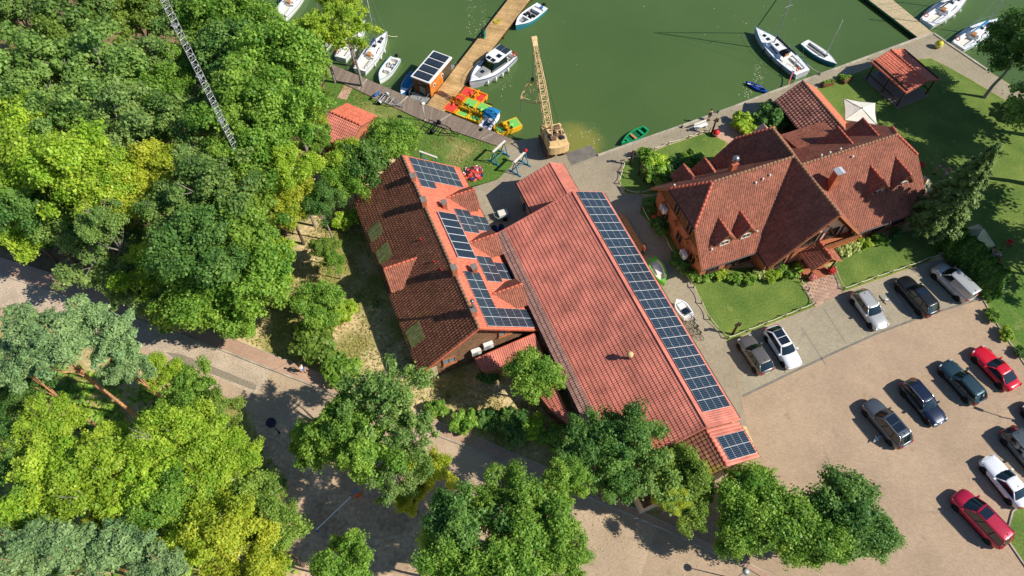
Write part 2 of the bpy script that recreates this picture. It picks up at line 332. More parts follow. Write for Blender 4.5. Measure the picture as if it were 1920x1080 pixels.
# the lake: turbid green water, yellower over the shallow slip
def lake_mat():
    m = bpy.data.materials.new('lake_water'); m.use_nodes = True; n = m.node_tree; b = n.nodes['Principled BSDF']
    b.inputs['Roughness'].default_value = .12; b.inputs['IOR'].default_value = 1.33; b.inputs['Specular IOR Level'].default_value = .5
    tc = n.nodes.new('ShaderNodeTexCoord'); nz = n.nodes.new('ShaderNodeTexNoise'); nz.inputs['Scale'].default_value = .05; nz.inputs['Detail'].default_value = 4
    n.links.new(tc.outputs['Object'], nz.inputs['Vector']); rp = n.nodes.new('ShaderNodeValToRGB'); rp.color_ramp.elements[0].position = .3; rp.color_ramp.elements[1].position = .7
    rp.color_ramp.elements[0].color = (*s(74, 98, 52), 1); rp.color_ramp.elements[1].color = (*s(85, 108, 60), 1); n.links.new(nz.outputs['Fac'], rp.inputs['Fac'])
    # shallow water over the slip: distance from the middle of the ramp's foot
    c = at(1078, 265); mp = n.nodes.new('ShaderNodeMapping'); mp.vector_type = 'POINT'; mp.inputs['Location'].default_value = (-c.x, -c.y, 0)
    n.links.new(tc.outputs['Object'], mp.inputs['Vector']); ln = n.nodes.new('ShaderNodeVectorMath'); ln.operation = 'LENGTH'; n.links.new(mp.outputs[0], ln.inputs[0])
    n4 = n.nodes.new('ShaderNodeTexNoise'); n4.inputs['Scale'].default_value = .9; n4.inputs['Detail'].default_value = 5; n.links.new(tc.outputs['Object'], n4.inputs['Vector'])
    ad = n.nodes.new('ShaderNodeMath'); ad.operation = 'MULTIPLY_ADD'; ad.inputs[1].default_value = 2.2; n.links.new(n4.outputs['Fac'], ad.inputs[0]); n.links.new(ln.outputs['Value'], ad.inputs[2])
    mr = n.nodes.new('ShaderNodeMapRange'); mr.interpolation_type = 'SMOOTHSTEP'; mr.inputs[1].default_value = 2.8; mr.inputs[2].default_value = 5.4; mr.inputs[3].default_value = .85; mr.inputs[4].default_value = 0
    n.links.new(ad.outputs[0], mr.inputs[0]); mx = n.nodes.new('ShaderNodeMix'); mx.data_type = 'RGBA'; mx.inputs['B'].default_value = (*s(136, 134, 64), 1)
    n.links.new(mr.outputs[0], mx.inputs['Factor']); n.links.new(rp.outputs[0], mx.inputs['A']); n.links.new(mx.outputs['Result'], b.inputs['Base Color'])
    nb = n.nodes.new('ShaderNodeTexNoise'); nb.inputs['Scale'].default_value = 3.2; nb.inputs['Detail'].default_value = 7; n.links.new(tc.outputs['Object'], nb.inputs['Vector'])
    bp = n.nodes.new('ShaderNodeBump'); bp.inputs['Strength'].default_value = .3; bp.inputs['Distance'].default_value = .05; n.links.new(nb.outputs['Fac'], bp.inputs['Height']); n.links.new(bp.outputs[0], b.inputs['Normal'])
    MATS['lake_water'] = m
lake_mat()
def pv_mat():
    """photovoltaic glass: dark cells with fine bright bus lines, a pale gap half way"""
    m = bpy.data.materials.new('pv_glass'); m.use_nodes = True; n = m.node_tree; b = n.nodes['Principled BSDF']; b.inputs['Roughness'].default_value = .16; b.inputs['Specular IOR Level'].default_value = .55
    tc = n.nodes.new('ShaderNodeTexCoord'); sp = n.nodes.new('ShaderNodeSeparateXYZ'); n.links.new(tc.outputs['Object'], sp.inputs[0])
    def lines(sock, period, width):
        a = n.nodes.new('ShaderNodeMath'); a.operation = 'DIVIDE'; a.inputs[1].default_value = period; n.links.new(sock, a.inputs[0])
        f = n.nodes.new('ShaderNodeMath'); f.operation = 'FRACT'; n.links.new(a.outputs[0], f.inputs[0])
        g = n.nodes.new('ShaderNodeMath'); g.operation = 'LESS_THAN'; g.inputs[1].default_value = width; n.links.new(f.outputs[0], g.inputs[0]); return g.outputs[0]
    l1 = lines(sp.outputs['X'], .167, .16)
    nz = n.nodes.new('ShaderNodeTexNoise'); nz.inputs['Scale'].default_value = 2; n.links.new(tc.outputs['Object'], nz.inputs['Vector'])
    mx = n.nodes.new('ShaderNodeMix'); mx.data_type = 'RGBA'; mx.inputs['A'].default_value = (*s(32, 44, 56), 1); mx.inputs['B'].default_value = (*s(92, 106, 118), 1); n.links.new(l1, mx.inputs['Factor'])
    n.links.new(mx.outputs['Result'], b.inputs['Base Color']); MATS['pv_glass'] = m
pv_mat()
def moss_stripe(): pass
# ================================================================== ground, water, roads
shore_px = [(560, 96), (632, 126), (800, 197), (835, 212), (965, 264), (1003, 258), (1043, 249), (1070, 310), (1121, 292), (1205, 262), (1280, 236), (1375, 201), (1440, 176), (1560, 132), (1722, 72), (1750, 63), (1792, 92), (1850, 131), (1960, 200)]
sw = [at(u, v) for u, v in shore_px]
dl = (sw[0] - sw[2]).normalized(); dr = (sw[-1] - sw[-2]).normalized()
land = [tuple((sw[0] + dl * 110).xy)] + [tuple(p.xy) for p in sw] + [tuple((sw[-1] + dr * 60).xy), (190, 20), (190, -120), (-190, -120), (-190, 60)]
sheet('ground', None, 0.0, ['soil', 'concrete_dark'], world=land, skirt=1.6)
wat = MB().add([(-260, 20, -.55), (260, 20, -.55), (260, 330, -.55), (-260, 330, -.55)], [(0, 1, 2, 3)]).build('water', 'lake_water'); tag(wat, kind='structure')
# forest floor under the trees on the left
sheet('forest_floor', [(-500, -60), (330, -20), (560, 98), (618, 148), (640, 215), (600, 300), (560, 400), (520, 470), (500, 560), (420, 618), (200, 556), (-10, 478), (-500, 300)], .004, 'forest_floor')
sheet('lawn_by_boardwalk', [(600, 132), (619, 145), (725, 191), (797, 229), (925, 271), (940, 278), (962, 308), (933, 337), (882, 352), (866, 330), (755, 300), (700, 262), (640, 240), (618, 190)], .008, 'grass_dry')
sheet('yard_paving', [(882, 350), (933, 337), (962, 308), (940, 278), (965, 264.5), (1003, 259), (1043, 250), (1070, 310.5), (1121, 292.5), (1280, 237), (1375, 202), (1440, 177), (1560, 133), (1722, 73), (1750, 64), (1790, 92), (1850, 132), (1960, 202), (1960, 240), (1890, 190), (1820, 148), (1745, 108), (1640, 122), (1540, 160), (1460, 195), (1345, 240), (1330, 246), (1252, 272), (1200, 293), (1172, 301), (1160, 345), (1165, 362), (1205, 366), (1200, 400), (1250, 446), (1268, 492), (1290, 512), (1330, 600), (1365, 640), (1400, 800), (1010, 640)], .008, 'paving_yard')
sheet('lawn_by_quay', [(1172, 302), (1200, 294), (1252, 273), (1330, 247), (1345, 258), (1362, 266), (1330, 330), (1225, 365), (1175, 362), (1160, 345)], .012, 'grass')
sheet('planting_bed', [(1200, 400), (1205, 372), (1240, 362), (1330, 505), (1290, 511), (1268, 490), (1250, 445)], .012, 'grass')
sheet('sand_path', [(1330, 247), (1350, 237), (1400, 222), (1440, 240), (1380, 290), (1362, 266), (1345, 258)], .013, 'paving_walk')
sheet('lawn_by_parking', [(1290, 512), (1330, 505), (1510, 497), (1527, 574), (1365, 639), (1330, 600)], .012, 'grass')
sheet('lawn_by_entrance', [(1560, 500), (1610, 455), (1760, 420), (1782, 466), (1738, 491), (1580, 547)], .012, 'grass')
sheet('lawn_by_lake', [(1540, 161), (1640, 123), (1745, 109), (1820, 149), (1890, 191), (1960, 241), (2300, 430), (2300, 1000), (1960, 742), (1905, 660), (1870, 610), (1842, 560), (1840, 470), (1770, 425), (1560, 400), (1490, 250), (1462, 197)], .012, 'grass')
sheet('dry_lawn', [(1850, 545), (1885, 525), (1960, 500), (2100, 560), (1990, 700), (1920, 650), (1878, 610)], .016, 'grass_dry')
sheet('parking_lot', [(1366, 640), (1527, 575), (1580, 548), (1738, 492), (1840, 470), (1842, 560), (1870, 610), (1905, 660), (1960, 742), (2100, 900), (1960, 918), (1897, 958), (1884, 1008), (1960, 1120), (2000, 1250), (1150, 1250), (1240, 960), (1330, 900), (1425, 858), (1400, 800)], .010, 'paving_parking')
sheet('parking_bays', [(1366, 641), (1527, 576), (1580, 549), (1738, 493), (1838, 472), (1840, 558), (1722, 595), (1640, 626), (1500, 690), (1392, 742)], .014, 'paving_stall')
sheet('parking_verge', [(1897, 960), (1960, 920), (2100, 905), (2100, 1120), (1960, 1118), (1886, 1008)], .016, 'grass')
gut = MB()
gp = [at(u, v, .018) for u, v in ((1392, 743), (1500, 691), (1560, 663), (1640, 627), (1722, 596), (1840, 559))]
for a, b in zip(gp, gp[1:]):
    d = (b - a).normalized(); nn_ = Vector((-d.y, d.x, 0)) * .11; gut.add([a - nn_, b - nn_, b + nn_, a + nn_], [(0, 1, 2, 3)])
tag(gut.build('gutter', 'concrete_dark'), kind='structure')
bl = MB()
for (a, b) in (((1503, 614), (1548, 683)), ((1544, 578), (1587, 645)), ((1463, 622), (1472, 700)), ((1588, 560), (1630, 628)), ((1668, 530), (1712, 597))):
    a, b = at(*a, .018), at(*b, .018); d = (b - a).normalized(); nn_ = Vector((-d.y, d.x, 0)) * .04; bl.add([a - nn_, b - nn_, b + nn_, a + nn_], [(0, 1, 2, 3)])
tag(bl.build('bay_lines', 'concrete_dark'), kind='structure')
# road, pavement and kerbs on the left and along the bottom
kerb_px = [(-420, 372), (-150, 464), (0, 514), (87, 544), (225, 590), (362, 635), (480, 682), (627, 739), (825, 818), (935, 862), (1100, 930), (1250, 995), (1400, 1065), (1560, 1160)]
walk_n = [(-420, 340), (-150, 432), (0, 484), (80, 508), (240, 563), (400, 621), (480, 654), (600, 700), (740, 758), (900, 822), (1000, 866), (1150, 935), (1300, 1005), (1450, 1080), (1600, 1150)]
sheet('road', kerb_px + [(1300, 1400), (620, 1400), (560, 1100), (520, 900), (470, 772), (410, 735), (325, 694), (240, 660), (0, 590), (-420, 450)], .006, 'paving_lane')
sheet('old_road_surface', [(-150, 467), (0, 516), (87, 546), (225, 592), (362, 637), (480, 684), (510, 697), (480, 742), (400, 705), (325, 672), (240, 642), (100, 604), (0, 572), (-150, 540)], .010, 'asphalt_old')
sheet('cobble_strip', [(310, 660), (340, 664), (430, 700), (482, 722), (478, 732), (425, 712), (335, 678)], .014, 'cobble')
sheet('dirt_track', [(470, 775), (540, 800), (760, 890), (1000, 1000), (1080, 1250), (560, 1250), (540, 1000)], .011, 'dirt')
sheet('footpath', walk_n + kerb_px[::-1], .10, 'paving_walk', skirt=.12)
def kerb(name, px, z=.13, wd=.14, step=1.0):
    mb = MB(); pts = [at(u, v) for u, v in px]
    for a, b in zip(pts, pts[1:]):
        d = b - a; k = max(1, int(d.length / step)); rz = math.atan2(d.y, d.x)
        for i in range(k):
            p = a.lerp(b, (i + .5) / k); mb.box((p.x, p.y, z / 2), (d.length / k - .015, wd, z), rz)
    o = mb.build(name, 'concrete'); tag(o, kind='structure'); return o
kerb('kerb', kerb_px[1:13]); kerb('kerb', walk_n[1:14], .12, .08)
kerb('kerb', [(1840, 472), (1842, 560), (1870, 610), (1905, 660), (1960, 742)], .1, .1); kerb('kerb', [(1960, 922), (1898, 959), (1885, 1008), (1960, 1118)], .12, .12)
kerb('quay_edge', [(1121, 292), (1205, 262), (1280, 236), (1375, 201), (1440, 176), (1560, 132), (1722, 72), (1750, 63), (1792, 92), (1850, 131)], .12, .28)
# slipway into the lake
a, b, c, d = at(1069, 311), at(1122, 293), at(1092, 230), at(1040, 246)
ramp = MB().add([(a.x, a.y, .012), (b.x, b.y, .012), (c.x, c.y, -1.3), (d.x, d.y, -1.3)], [(0, 1, 2, 3)]).build('slipway', 'concrete_dark'); tag(ramp, kind='structure')
# entrance path of separate slabs
pth = sheet('entrance_path', [(1503, 536), (1562, 503), (1582, 547), (1528, 576)], .014, 'concrete_dark')
p0, p1, p2, p3 = (at(u, v) for u, v in ((1503, 536), (1562, 503), (1582, 547), (1528, 576)))
pm = MB().box((0, 0, .02), (.56, .24, .04)).mesh('paving_slab', 'paving_walk')
M('slab_stone', s(186, 152, 130), .85, .1, 3, rnd=.4); pm.materials[0] = MATS['slab_stone']
ex = (p1 - p0).normalized(); rzp = math.atan2(ex.y, ex.x)
for j in range(11):
    for i in range(6):
        f = (i + .5 + (.5 if j % 2 else 0)) / 6.6; g = (j + .5) / 11
        p = p0.lerp(p1, f).lerp(p3.lerp(p2, f), g); link('paving_slab', pm, pth, (p.x, p.y, .012), rzp)
# boardwalk along the shore and jetties
def deck(name, L0, L1, R0, R1, z, mat, pw=.145, gap=.012, over=0.0, th=.05, kind='structure'):
    """planks across, from the edge L0-L1 to the edge R0-R1"""
    mb = MB(); ln = (L1 - L0).length; k = int(ln / pw); T = []
    for i in range(k):
        f0, f1 = i / k, (i + 1) / k - gap / ln; e = random.uniform(-.02, .02); zz = z + random.uniform(-.006, .006)
        q = [L0.lerp(L1, f0), L0.lerp(L1, f1), R0.lerp(R1, f1), R0.lerp(R1, f0)]
        hi = [Vector((p.x, p.y, zz)) for p in q]; lo = [Vector((p.x, p.y, zz - th)) for p in q]; t = random.uniform(-.5, .5)
        mb.add(hi + lo, [(0, 3, 2, 1), (4, 5, 6, 7), (0, 1, 5, 4), (2, 3, 7, 6), (1, 2, 6, 5), (3, 0, 4, 7)]); T += [t] * 6
    me = mb.mesh(name, mat); a_ = me.attributes.new('tint', 'FLOAT', 'FACE'); a_.data.foreach_set('value', T); return me
bw = [((560, 97), (632, 126), (566, 124), (619, 146)), ((632, 126), (800, 197), (619, 146), (797, 229)), ((800, 197), (965, 264), (797, 229), (936, 276))]
bwr = tag(link('boardwalk', None), kind='structure')
for a, b, c, d in bw:
    o = link('planks', deck('planks', at(*a), at(*b), at(*c), at(*d), .12, 'plank_grey'), bwr); o['kind'] = 'stuff'
for f in (.18, .42, .66, .9):
    a, b = at(632, 126).lerp(at(965, 264), f), at(619, 146).lerp(at(936, 276), f); grow(bwr, 'joint_board', MB().box(((a.x + b.x) / 2, (a.y + b.y) / 2, .125), (((b - a).length), .16, .03), math.atan2((b - a).y, (b - a).x)), 'concrete')
def jetty(name, label, A0, A1, B0, B1, z, mat, piles=7, side=None):
    r = thing(name, label, 'jetty'); o = link('planks', deck('planks', A0, A1, B0, B1, z, mat, .14), r); o['kind'] = 'stuff'
    for e0, e1 in ((A0, A1), (B0, B1)):
        mb = MB(); d = e1 - e0; mb.box(((e0.x + e1.x) / 2, (e0.y + e1.y) / 2, z - .16), (d.length, .14, .2), math.atan2(d.y, d.x)); grow(r, 'edge_beam', mb, side or 'wood_dark')
        for i in range(piles):
            p = e0.lerp(e1, (i + .5) / piles); grow(r, 'pile', MB().tube((p.x, p.y, -2), (p.x, p.y, z - .06), .11, .1, 10), 'wood_dark')
    return r
jetty('wooden_jetty', 'long tan plank jetty running out from the boardwalk between the houseboat and the pedal boats', at(800, 196, .1), at(1045, -120, .1), at(833, 209, .1), at(1085, -120, .1), .1, 'plank_tan', 9)
jetty('plank_pier', 'weathered pale plank pier leading into the lake at the upper right beside two sailboats', at(1722, 71.5), at(1560, -52), at(1748, 62), at(1610, -52), .06, 'plank_pier', 8, 'boat_green_dark')  # dark green edge beams: shade and water reflection on the pier side put into colour
# ================================================================== buildings
class Fr:
    def __init__(self, x, y, deg): self.o = Vector((x, y, 0)); self.a = R(deg); self.m = Matrix.Translation(self.o) @ Matrix.Rotation(self.a, 4, 'Z'); self.i = self.m.inverted()
    def w(self, x, y, z=0): return self.m @ Vector((x, y, z))
    def l(self, p): return self.i @ Vector(p)
    def px(self, u, v, z): return self.i @ at(u, v, z)
def window(root, c, wd, ht, ang, mat='wood_red', panes=2, name='window', glass='glass_dark'):
    """frame, pane and sill on a wall whose outward normal points along ang (local)"""
    fm = Matrix.Translation(c) @ Matrix.Rotation(ang - R(90) + R(180), 4, 'Z')    # local -y looks outward
    f = MB(); f.X = fm; t = .08
    f.box((0, -.03, ht / 2), (wd + t, .1, t)).box((0, -.03, -ht / 2), (wd + t, .1, t)).box((wd / 2, -.03, 0), (t, .1, ht)).box((-wd / 2, -.03, 0), (t, .1, ht))
    for i in range(1, panes): f.box((-wd / 2 + wd * i / panes, -.03, 0), (t * .7, .08, ht))
    o = grow(root, name, f, mat)
    for i in range(panes):
        g = MB(); g.X = fm; g.box((-wd / 2 + wd * (i + .5) / panes, -.005, 0), (wd / panes - t, .03, ht - t)); grow(o, 'pane', g, glass)
    g = MB(); g.X = fm; g.box((0, -.1, -ht / 2 - .07), (wd + .2, .22, .05)); grow(o, 'sill', g, mat); return o
def dormer(root, f, HR, k, s0, rh, hw, eh, tout, mat, wall='wood_red', tw=.24, rl=.34, amp=.04, win=True, capmat='ridge_red'):
    tr, te = (HR - rh) / k, (HR - eh) / k; d = grow(root, 'dormer', MB(), wall)
    mb = MB(); tf = tout - .25; z0 = HR - k * tf - .2
    ring = [(s0 - hw * .82, z0), (s0 + hw * .82, z0), (s0 + hw * .82, eh + .12), (s0, rh - .1), (s0 - hw * .82, eh + .12)]
    mb.loft([[f(x, tf, z) for x, z in ring], [f(x, tr + .2, z) for x, z in ring]])
    bpy.data.meshes.remove(d.data); d = grow(root, 'dormer', mb, wall)
    for sg in (-1, 1):
        pts = [f(s0, tr, rh), f(s0, tout, rh), f(s0 + sg * hw, tout, eh), f(s0 + sg * hw, te, eh)]
        if te > tout - .1: pts = [f(s0, tr, rh), f(s0, tout, rh), f(s0 + sg * hw * (rh - (HR - k * tout)) / (rh - eh), tout, HR - k * tout)]
        sl = grow(d, 'dormer_slope', MB().slab(pts, .1), 'roof_board')
        tiles(d, pts, mat, tw, rl, amp, .03, 'roof_tiles')
    ridge(d, f(s0, tr, rh + .03), f(s0, tout, rh + .03), capmat, .1)
    if win:
        a, b = Vector(f(s0, tf, 0)), Vector(f(s0, tf + 1, 0)); ang = math.atan2((b - a).y, (b - a).x); zc = (max(z0 + .2, eh - .5) + eh) / 2 + .1
        c = Vector(f(s0, tf + .02, zc)); g = MB(); g.X = Matrix.Translation(c) @ Matrix.Rotation(ang, 4, 'Z')
        fr = grow(d, 'window', MB_frame(g, hw * .85, .6), 'offwhite')
        g2 = MB(); g2.X = g.X.copy(); g2.box((.02, 0, 0), (.02, hw * .85 - .1, .5)); 
        bpy_o = grow(d, 'pane', g2, 'glass_dark')
    return d
def MB_frame(g, wd, ht):
    t = .08; g.box((.03, 0, ht / 2), (.08, wd + t, t)).box((.03, 0, -ht / 2), (.08, wd + t, t)).box((.03, wd / 2, 0), (.08, t, ht)).box((.03, -wd / 2, 0), (.08, t, ht)).box((.03, 0, 0), (.06, t * .6, ht)); return g
def chimney(root, x, y, z0, z1, sx=.7, sy=.5, mat='brick', cap='concrete_dark', pots=1):
    c = grow(root, 'chimney', MB().box((x, y, (z0 + z1) / 2), (sx, sy, z1 - z0)), mat)
    grow(c, 'chimney_cap', MB().box((x, y, z1 + .05), (sx + .1, sy + .1, .08)), cap)
    for i in range(pots):
        grow(c, 'flue', MB().tube((x + (i - (pots - 1) / 2) * .28, y, z1 + .1), (x + (i - (pots - 1) / 2) * .28, y, z1 + .3), .1, .09, 10), 'steel_dark')
    return c
def gutter(root, a, b, r=.07, mat='steel_dark'): return grow(root, 'gutter', MB().tube(a, b, r, r, 8), mat)
# ---- solar panels: one panel per object
PW, = (1.0,)
def pv_mesh(sx, sy):
    mb = MB(); mb.box((0, 0, .02), (sx, sy, .04), mi=0); mb.box((0, 0, .044), (sx - .07, sy / 2 - .06, .012), mi=1)
    m2 = MB(); m2.box((0, 0, .02), (sx - .01, sy - .01, .036), mi=0)
    for q in (-1, 1): m2.box((0, q * sy / 4, .042), (sx - .045, sy / 2 - .035, .012), mi=1)
    return m2.mesh('solar_panel', ['panel_frame', 'pv_glass'])
def slope_matrix(fr, p0, sdir, ddir):
    sdir = Vector(sdir).normalized(); ddir = Vector(ddir).normalized(); n = sdir.cross(ddir)
    if n.z < 0: n = -n
    m = Matrix((sdir, ddir, sdir.cross(ddir))).transposed().to_4x4(); m.translation = Vector(p0); return m, n
def solar(label, fr, origin_fn, cells, sx, sy, k, me, name='solar_array', part='solar_panel', lift=.12, group=None):
    """cells: list of (s, t_slope) lower-left of each panel on the slope; origin_fn(s, t_plan)->local point"""
    cs = math.cos(math.atan(k)); c0 = cells[0]; o0 = Vector(origin_fn(c0[0], c0[1] * cs)); o1 = Vector(origin_fn(c0[0] + 1, c0[1] * cs)); o2 = Vector(origin_fn(c0[0], (c0[1] + 1) * cs))
    S, D = (o1 - o0).normalized(), (o2 - o0).normalized(); N = S.cross(D)
    flip = N.z < 0
    N = -N if flip else N
    rt = thing(name, label, 'solar panels', fr.w(*o0), fr.a, group)
    for (s_, t_) in cells:
        p = Vector(origin_fn(s_ + sx / 2, (t_ + sy / 2) * cs)) + N * lift - o0
        ob = link(part, me, rt); mt = Matrix((S, D if not flip else -D, N)).transposed().to_4x4(); mt.translation = p; ob.matrix_local = mt
    return rt
# ------------------------------------------------------------------ lodge with brown and orange slopes (left)
FA = Fr(-11.04, 48.20, -67.4); HR, HE, HW, LA = 7.25, 2.75, 5.88, 21.35; kA = (HR - HE) / HW
A = thing('lodge', 'long lodge with solar panels on its orange slope and a brown slope facing the wood', 'building', FA.o, FA.a)
mb = MB(); ring = [(-5.3, 0), (5.3, 0), (5.3, 3.0), (0, 7.04), (-5.3, 3.0)]
mb.loft([[(.6, y, z) for y, z in ring], [(20.7, y, z) for y, z in ring]]); grow(A, 'wall', mb, 'siding')
slope(A, [(0, .02, HR), (LA, .02, HR), (LA, HW, HE), (0, HW, HE)], 'tile_orange', .24, .36, .03, .03)
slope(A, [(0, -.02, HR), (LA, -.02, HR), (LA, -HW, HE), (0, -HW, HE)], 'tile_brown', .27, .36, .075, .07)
ridge(A, (0, 0, HR + .05), (LA, 0, HR + .05), 'ridge_moss', .15)
for y in (HW, -HW): gutter(A, (0, y * 1.01, HE - .06), (LA, y * 1.01, HE - .06))
for x in (-.02, LA + .02):
    for sg in (-1, 1):
        d = Vector((0, sg * HW, HE)) - Vector((0, 0, HR)); m_ = MB(); m_.X = Matrix.Translation((x, sg * HW / 2, (HR + HE) / 2 - .02)) @ Matrix.Rotation(math.atan2(d.z, d.y), 4, 'X'); m_.box((0, 0, 0), (.09, d.length, .2)); grow(A, 'verge_board', m_, 'tile_orange')
cl = MB()
for i in range(24):
    z = .15 + i * .27; hwid = 5.3 if z < 3 else max(.3, 5.3 * (7.04 - z) / 4.04 - .1)
    cl.box((20.73, 0, z), (.05, hwid * 2, .24), ry=R(4))
o = grow(A, 'cladding', cl, 'siding'); o['kind'] = 'stuff'
for y, z in ((-2.9, 2.3), (2.6, 3.9)): window(A, (20.80, y, z), 1.15, .95, 0, 'wood_red', 2, glass='glass_blue')
grow(A, 'door', MB().box((20.78, -4.6, 1.0), (.08, .9, 2.0)), 'plaster')
f_ = lambda x, t, z: (x, t, z)
for s0 in (5.15, 11.2, 17.4): dormer(A, f_, HR, kA, s0, 5.15, 1.55, 3.75, 5.75, 'tile_rest', 'wood_brown', .2, .34, .045)
dormer(A, lambda x, t, z: (x, -t, z), HR, kA, 11.15, 5.5, 1.75, 3.9, 5.7, 'tile_rest', 'wood_red', .2, .34, .045)
for x, y, z1 in ((3.45, .05, 7.9), (6.9, 0, 8.2), (6.7, 2.0, 6.6), (15.3, 0, 8.3), (14.85, 2.0, 6.6), (19.85, .1, 8.1)): chimney(A, x, y, HR - abs(y) * kA - .5, z1, .55, .45, 'brick', 'concrete_dark', 0)
grow(A, 'flue', MB().tube((19.75, .1, 8.3), (19.75, .1, 9.3), .1, .1, 10).tube((19.75, .1, 9.35), (19.75, .1, 9.42), .2, .05, 10), 'metal', True)
for x, t in ((9.9, 1.5), (12.9, 1.2), (14.1, .9)): grow(A, 'vent_pipe', MB().tube((x, -t, HR - t * kA), (x, -t, HR - t * kA + .4), .07, .07, 8), 'red')
csA = math.cos(math.atan(kA))
def plate(s0, s1, t0, t1, side, mat, name):
    q = [(a, side * t, HR - kA * t + .2) for a, t in ((s0, t0), (s1, t0), (s1, t1), (s0, t1))]
    o_ = grow(A, name, MB().slab(q, .05), mat)
    for i in range(1, 3):
        a = s0 + (s1 - s0) * i / 3; grow(o_, 'glazing_bar', MB().tube((a, side * t0, HR - kA * t0 + .21), (a, side * t1, HR - kA * t1 + .21), .012, .012, 5), 'galv')
for a, b in ((4.43, 5.95), (7.2, 9.0), (16.85, 18.7)): plate(a, b, 4.35, 5.72, -1, 'skylight', 'roof_light')
PVM = pv_mesh(1.02, 1.9)
of = lambda s_, t: (s_, t, HR - kA * t)
T0 = .5 / csA
solar('solar array at the north end of the lodge roof with one corner panel missing', FA, of, [(.15 + i * 1.035, T0 + j * 1.93) for i in range(4) for j in range(3) if not (i == 3 and j > 0)], 1.02, 1.9, kA, PVM)
solar('stepped solar array between the first and second dormers of the lodge', FA, of, [(6.68 + i * 1.035, 2.85 / csA) for i in range(3)] + [(7.25 + i * 1.035, 2.85 / csA + 1.95) for i in range(2)], 1.02, 1.9, kA, PVM)
solar('stepped solar array between the second and third dormers of the lodge', FA, of, [(12.85 + i * 1.035, 2.8 / csA) for i in range(3)] + [(13.45 + i * 1.035, 2.8 / csA + 1.95) for i in range(2)], 1.02, 1.9, kA, PVM)
solar('L shaped solar array at the south end of the lodge roof', FA, of, [(14.95 + i * 1.035, .84 / csA) for i in range(6)] + [(14.95 + i * 1.035, .84 / csA + 1.93 * j) for i in (4, 5) for j in (1, 2)], 1.02, 1.9, kA, PVM)
tm = MB(); tm.box((0, 0, .05), (.94, 2.2, .1), mi=0); tm.box((0, 0, .103), (.88, 2.12, .012), mi=1); TM = tm.mesh('collector_panel', ['panel_frame', 'collector'])
solar('row of black thermal collectors beside the ridge of the lodge', FA, of, [(7.62 + i * .96, .88 / csA) for i in range(6)], .94, 2.2, kA, TM, 'thermal_collector', 'collector_panel', .16)
# ------------------------------------------------------------------ long red hall
FH = Fr(5.925, 44.10, -68.2); hR, LH = 6.5, 26.0; kW = 3.0 / 8.2; kE = (6.5 - 4.75) / 3.65
H = thing('boat_hall', 'long hall under a pinkish red tile roof beside the lodge', 'building', FH.o, FH.a)
mb = MB(); ring = [(-7.8, 0), (3.3, 0), (3.3, 4.65), (0, 6.3), (-7.8, 3.4)]
mb.loft([[(.25, y, z) for y, z in ring], [(25.7, y, z) for y, z in ring]]); grow(H, 'wall', mb, 'plaster')
slope(H, [(0, 0, hR), (LH, 0, hR), (LH, -7.15, hR - 7.15 * kW), (0, -7.15, hR - 7.15 * kW)], 'tile_hall', .2, .39, .036, .045)
slope(H, [(0, -7.15, hR - 7.15 * kW), (LH, -7.15, hR - 7.15 * kW), (LH, -8.2, 3.5), (0, -8.2, 3.5)], 'tile_hall_old', .2, .39, .045, .05)
slope(H, [(0, .01, hR), (LH, .01, hR), (LH, 3.65, 4.75), (0, 3.65, 4.75)], 'tile_hall', .2, .39, .025, .03)
grow(H, 'ridge_flashing', MB().box((LH / 2, .1, hR + .07), (LH, .34, .05), rx=-math.atan(kE) * .8), 'tile_hall')
gutter(H, (0, -8.27, 3.44), (LH, -8.27, 3.44)); gutter(H, (0, 3.72, 4.68), (LH, 3.72, 4.68))
for y0, z0, y1, z1 in ((0, hR, -8.2, 3.5), (0, hR, 3.65, 4.75)):
    for x in (-.03, LH + .03): grow(H, 'verge_board', MB().tube((x, y0, z0 + .04), (x, y1, z1 + .04), .09, .09, 6), 'tile_hall')
HPV = pv_mesh(1.015, 1.62); csE = math.cos(math.atan(kE))
solar('long double strip of solar panels down the red hall roof', FH, lambda s_, t: (s_, t, hR - kE * t), [(.03 + i * 1.033, .38 / csE + j * 1.65) for i in range(24) for j in range(2)], 1.015, 1.62, kE, HPV)
v = thing('roof_ventilator', 'round mushroom ventilator standing alone on the red hall roof', 'ventilator', FH.w(17.9, -2.7, hR - 2.7 * kW), FH.a)
grow(v, 'pipe', MB().tube((0, 0, -.1), (0, 0, .7), .13, .13, 12), 'rust_metal', True); grow(v, 'cowl', MB().ball((0, 0, .85), .3, 12, 7, squash=(1, 1, .8)), 'crane_yellow', True)
# north extension
mb = MB(); ring = [(-3.1, 0), (1.5, 0), (1.5, 3.65), (.3, 4.3), (-3.1, 2.9)]; mb.loft([[(-5.7, y, z) for y, z in ring], [(.2, y, z) for y, z in ring]])
NX = thing('hall_annex', 'small red roofed annex at the lake end of the hall next to the crane', 'building', FH.o, FH.a)
grow(NX, 'wall', mb, 'plaster')
slope(NX, [(-5.95, .3, 4.5), (-.02, .3, 4.5), (-.02, -3.5, 2.9), (-5.95, -3.5, 2.9)], 'tile_hall', .2, .39, .036, .045)
slope(NX, [(-5.95, .31, 4.5), (-.02, .31, 4.5), (-.02, 1.85, 3.65), (-5.95, 1.85, 3.65)], 'tile_hall', .2, .39, .02, .03)
gutter(NX, (-5.95, -3.57, 2.84), (-.3, -3.57, 2.84)); gutter(NX, (-5.95, 1.9, 3.58), (-.3, 1.9, 3.58))
grow(NX, 'ridge_flashing', MB().box((-3, .36, 4.55), (5.9, .3, .05), rx=-.3), 'tile_hall')
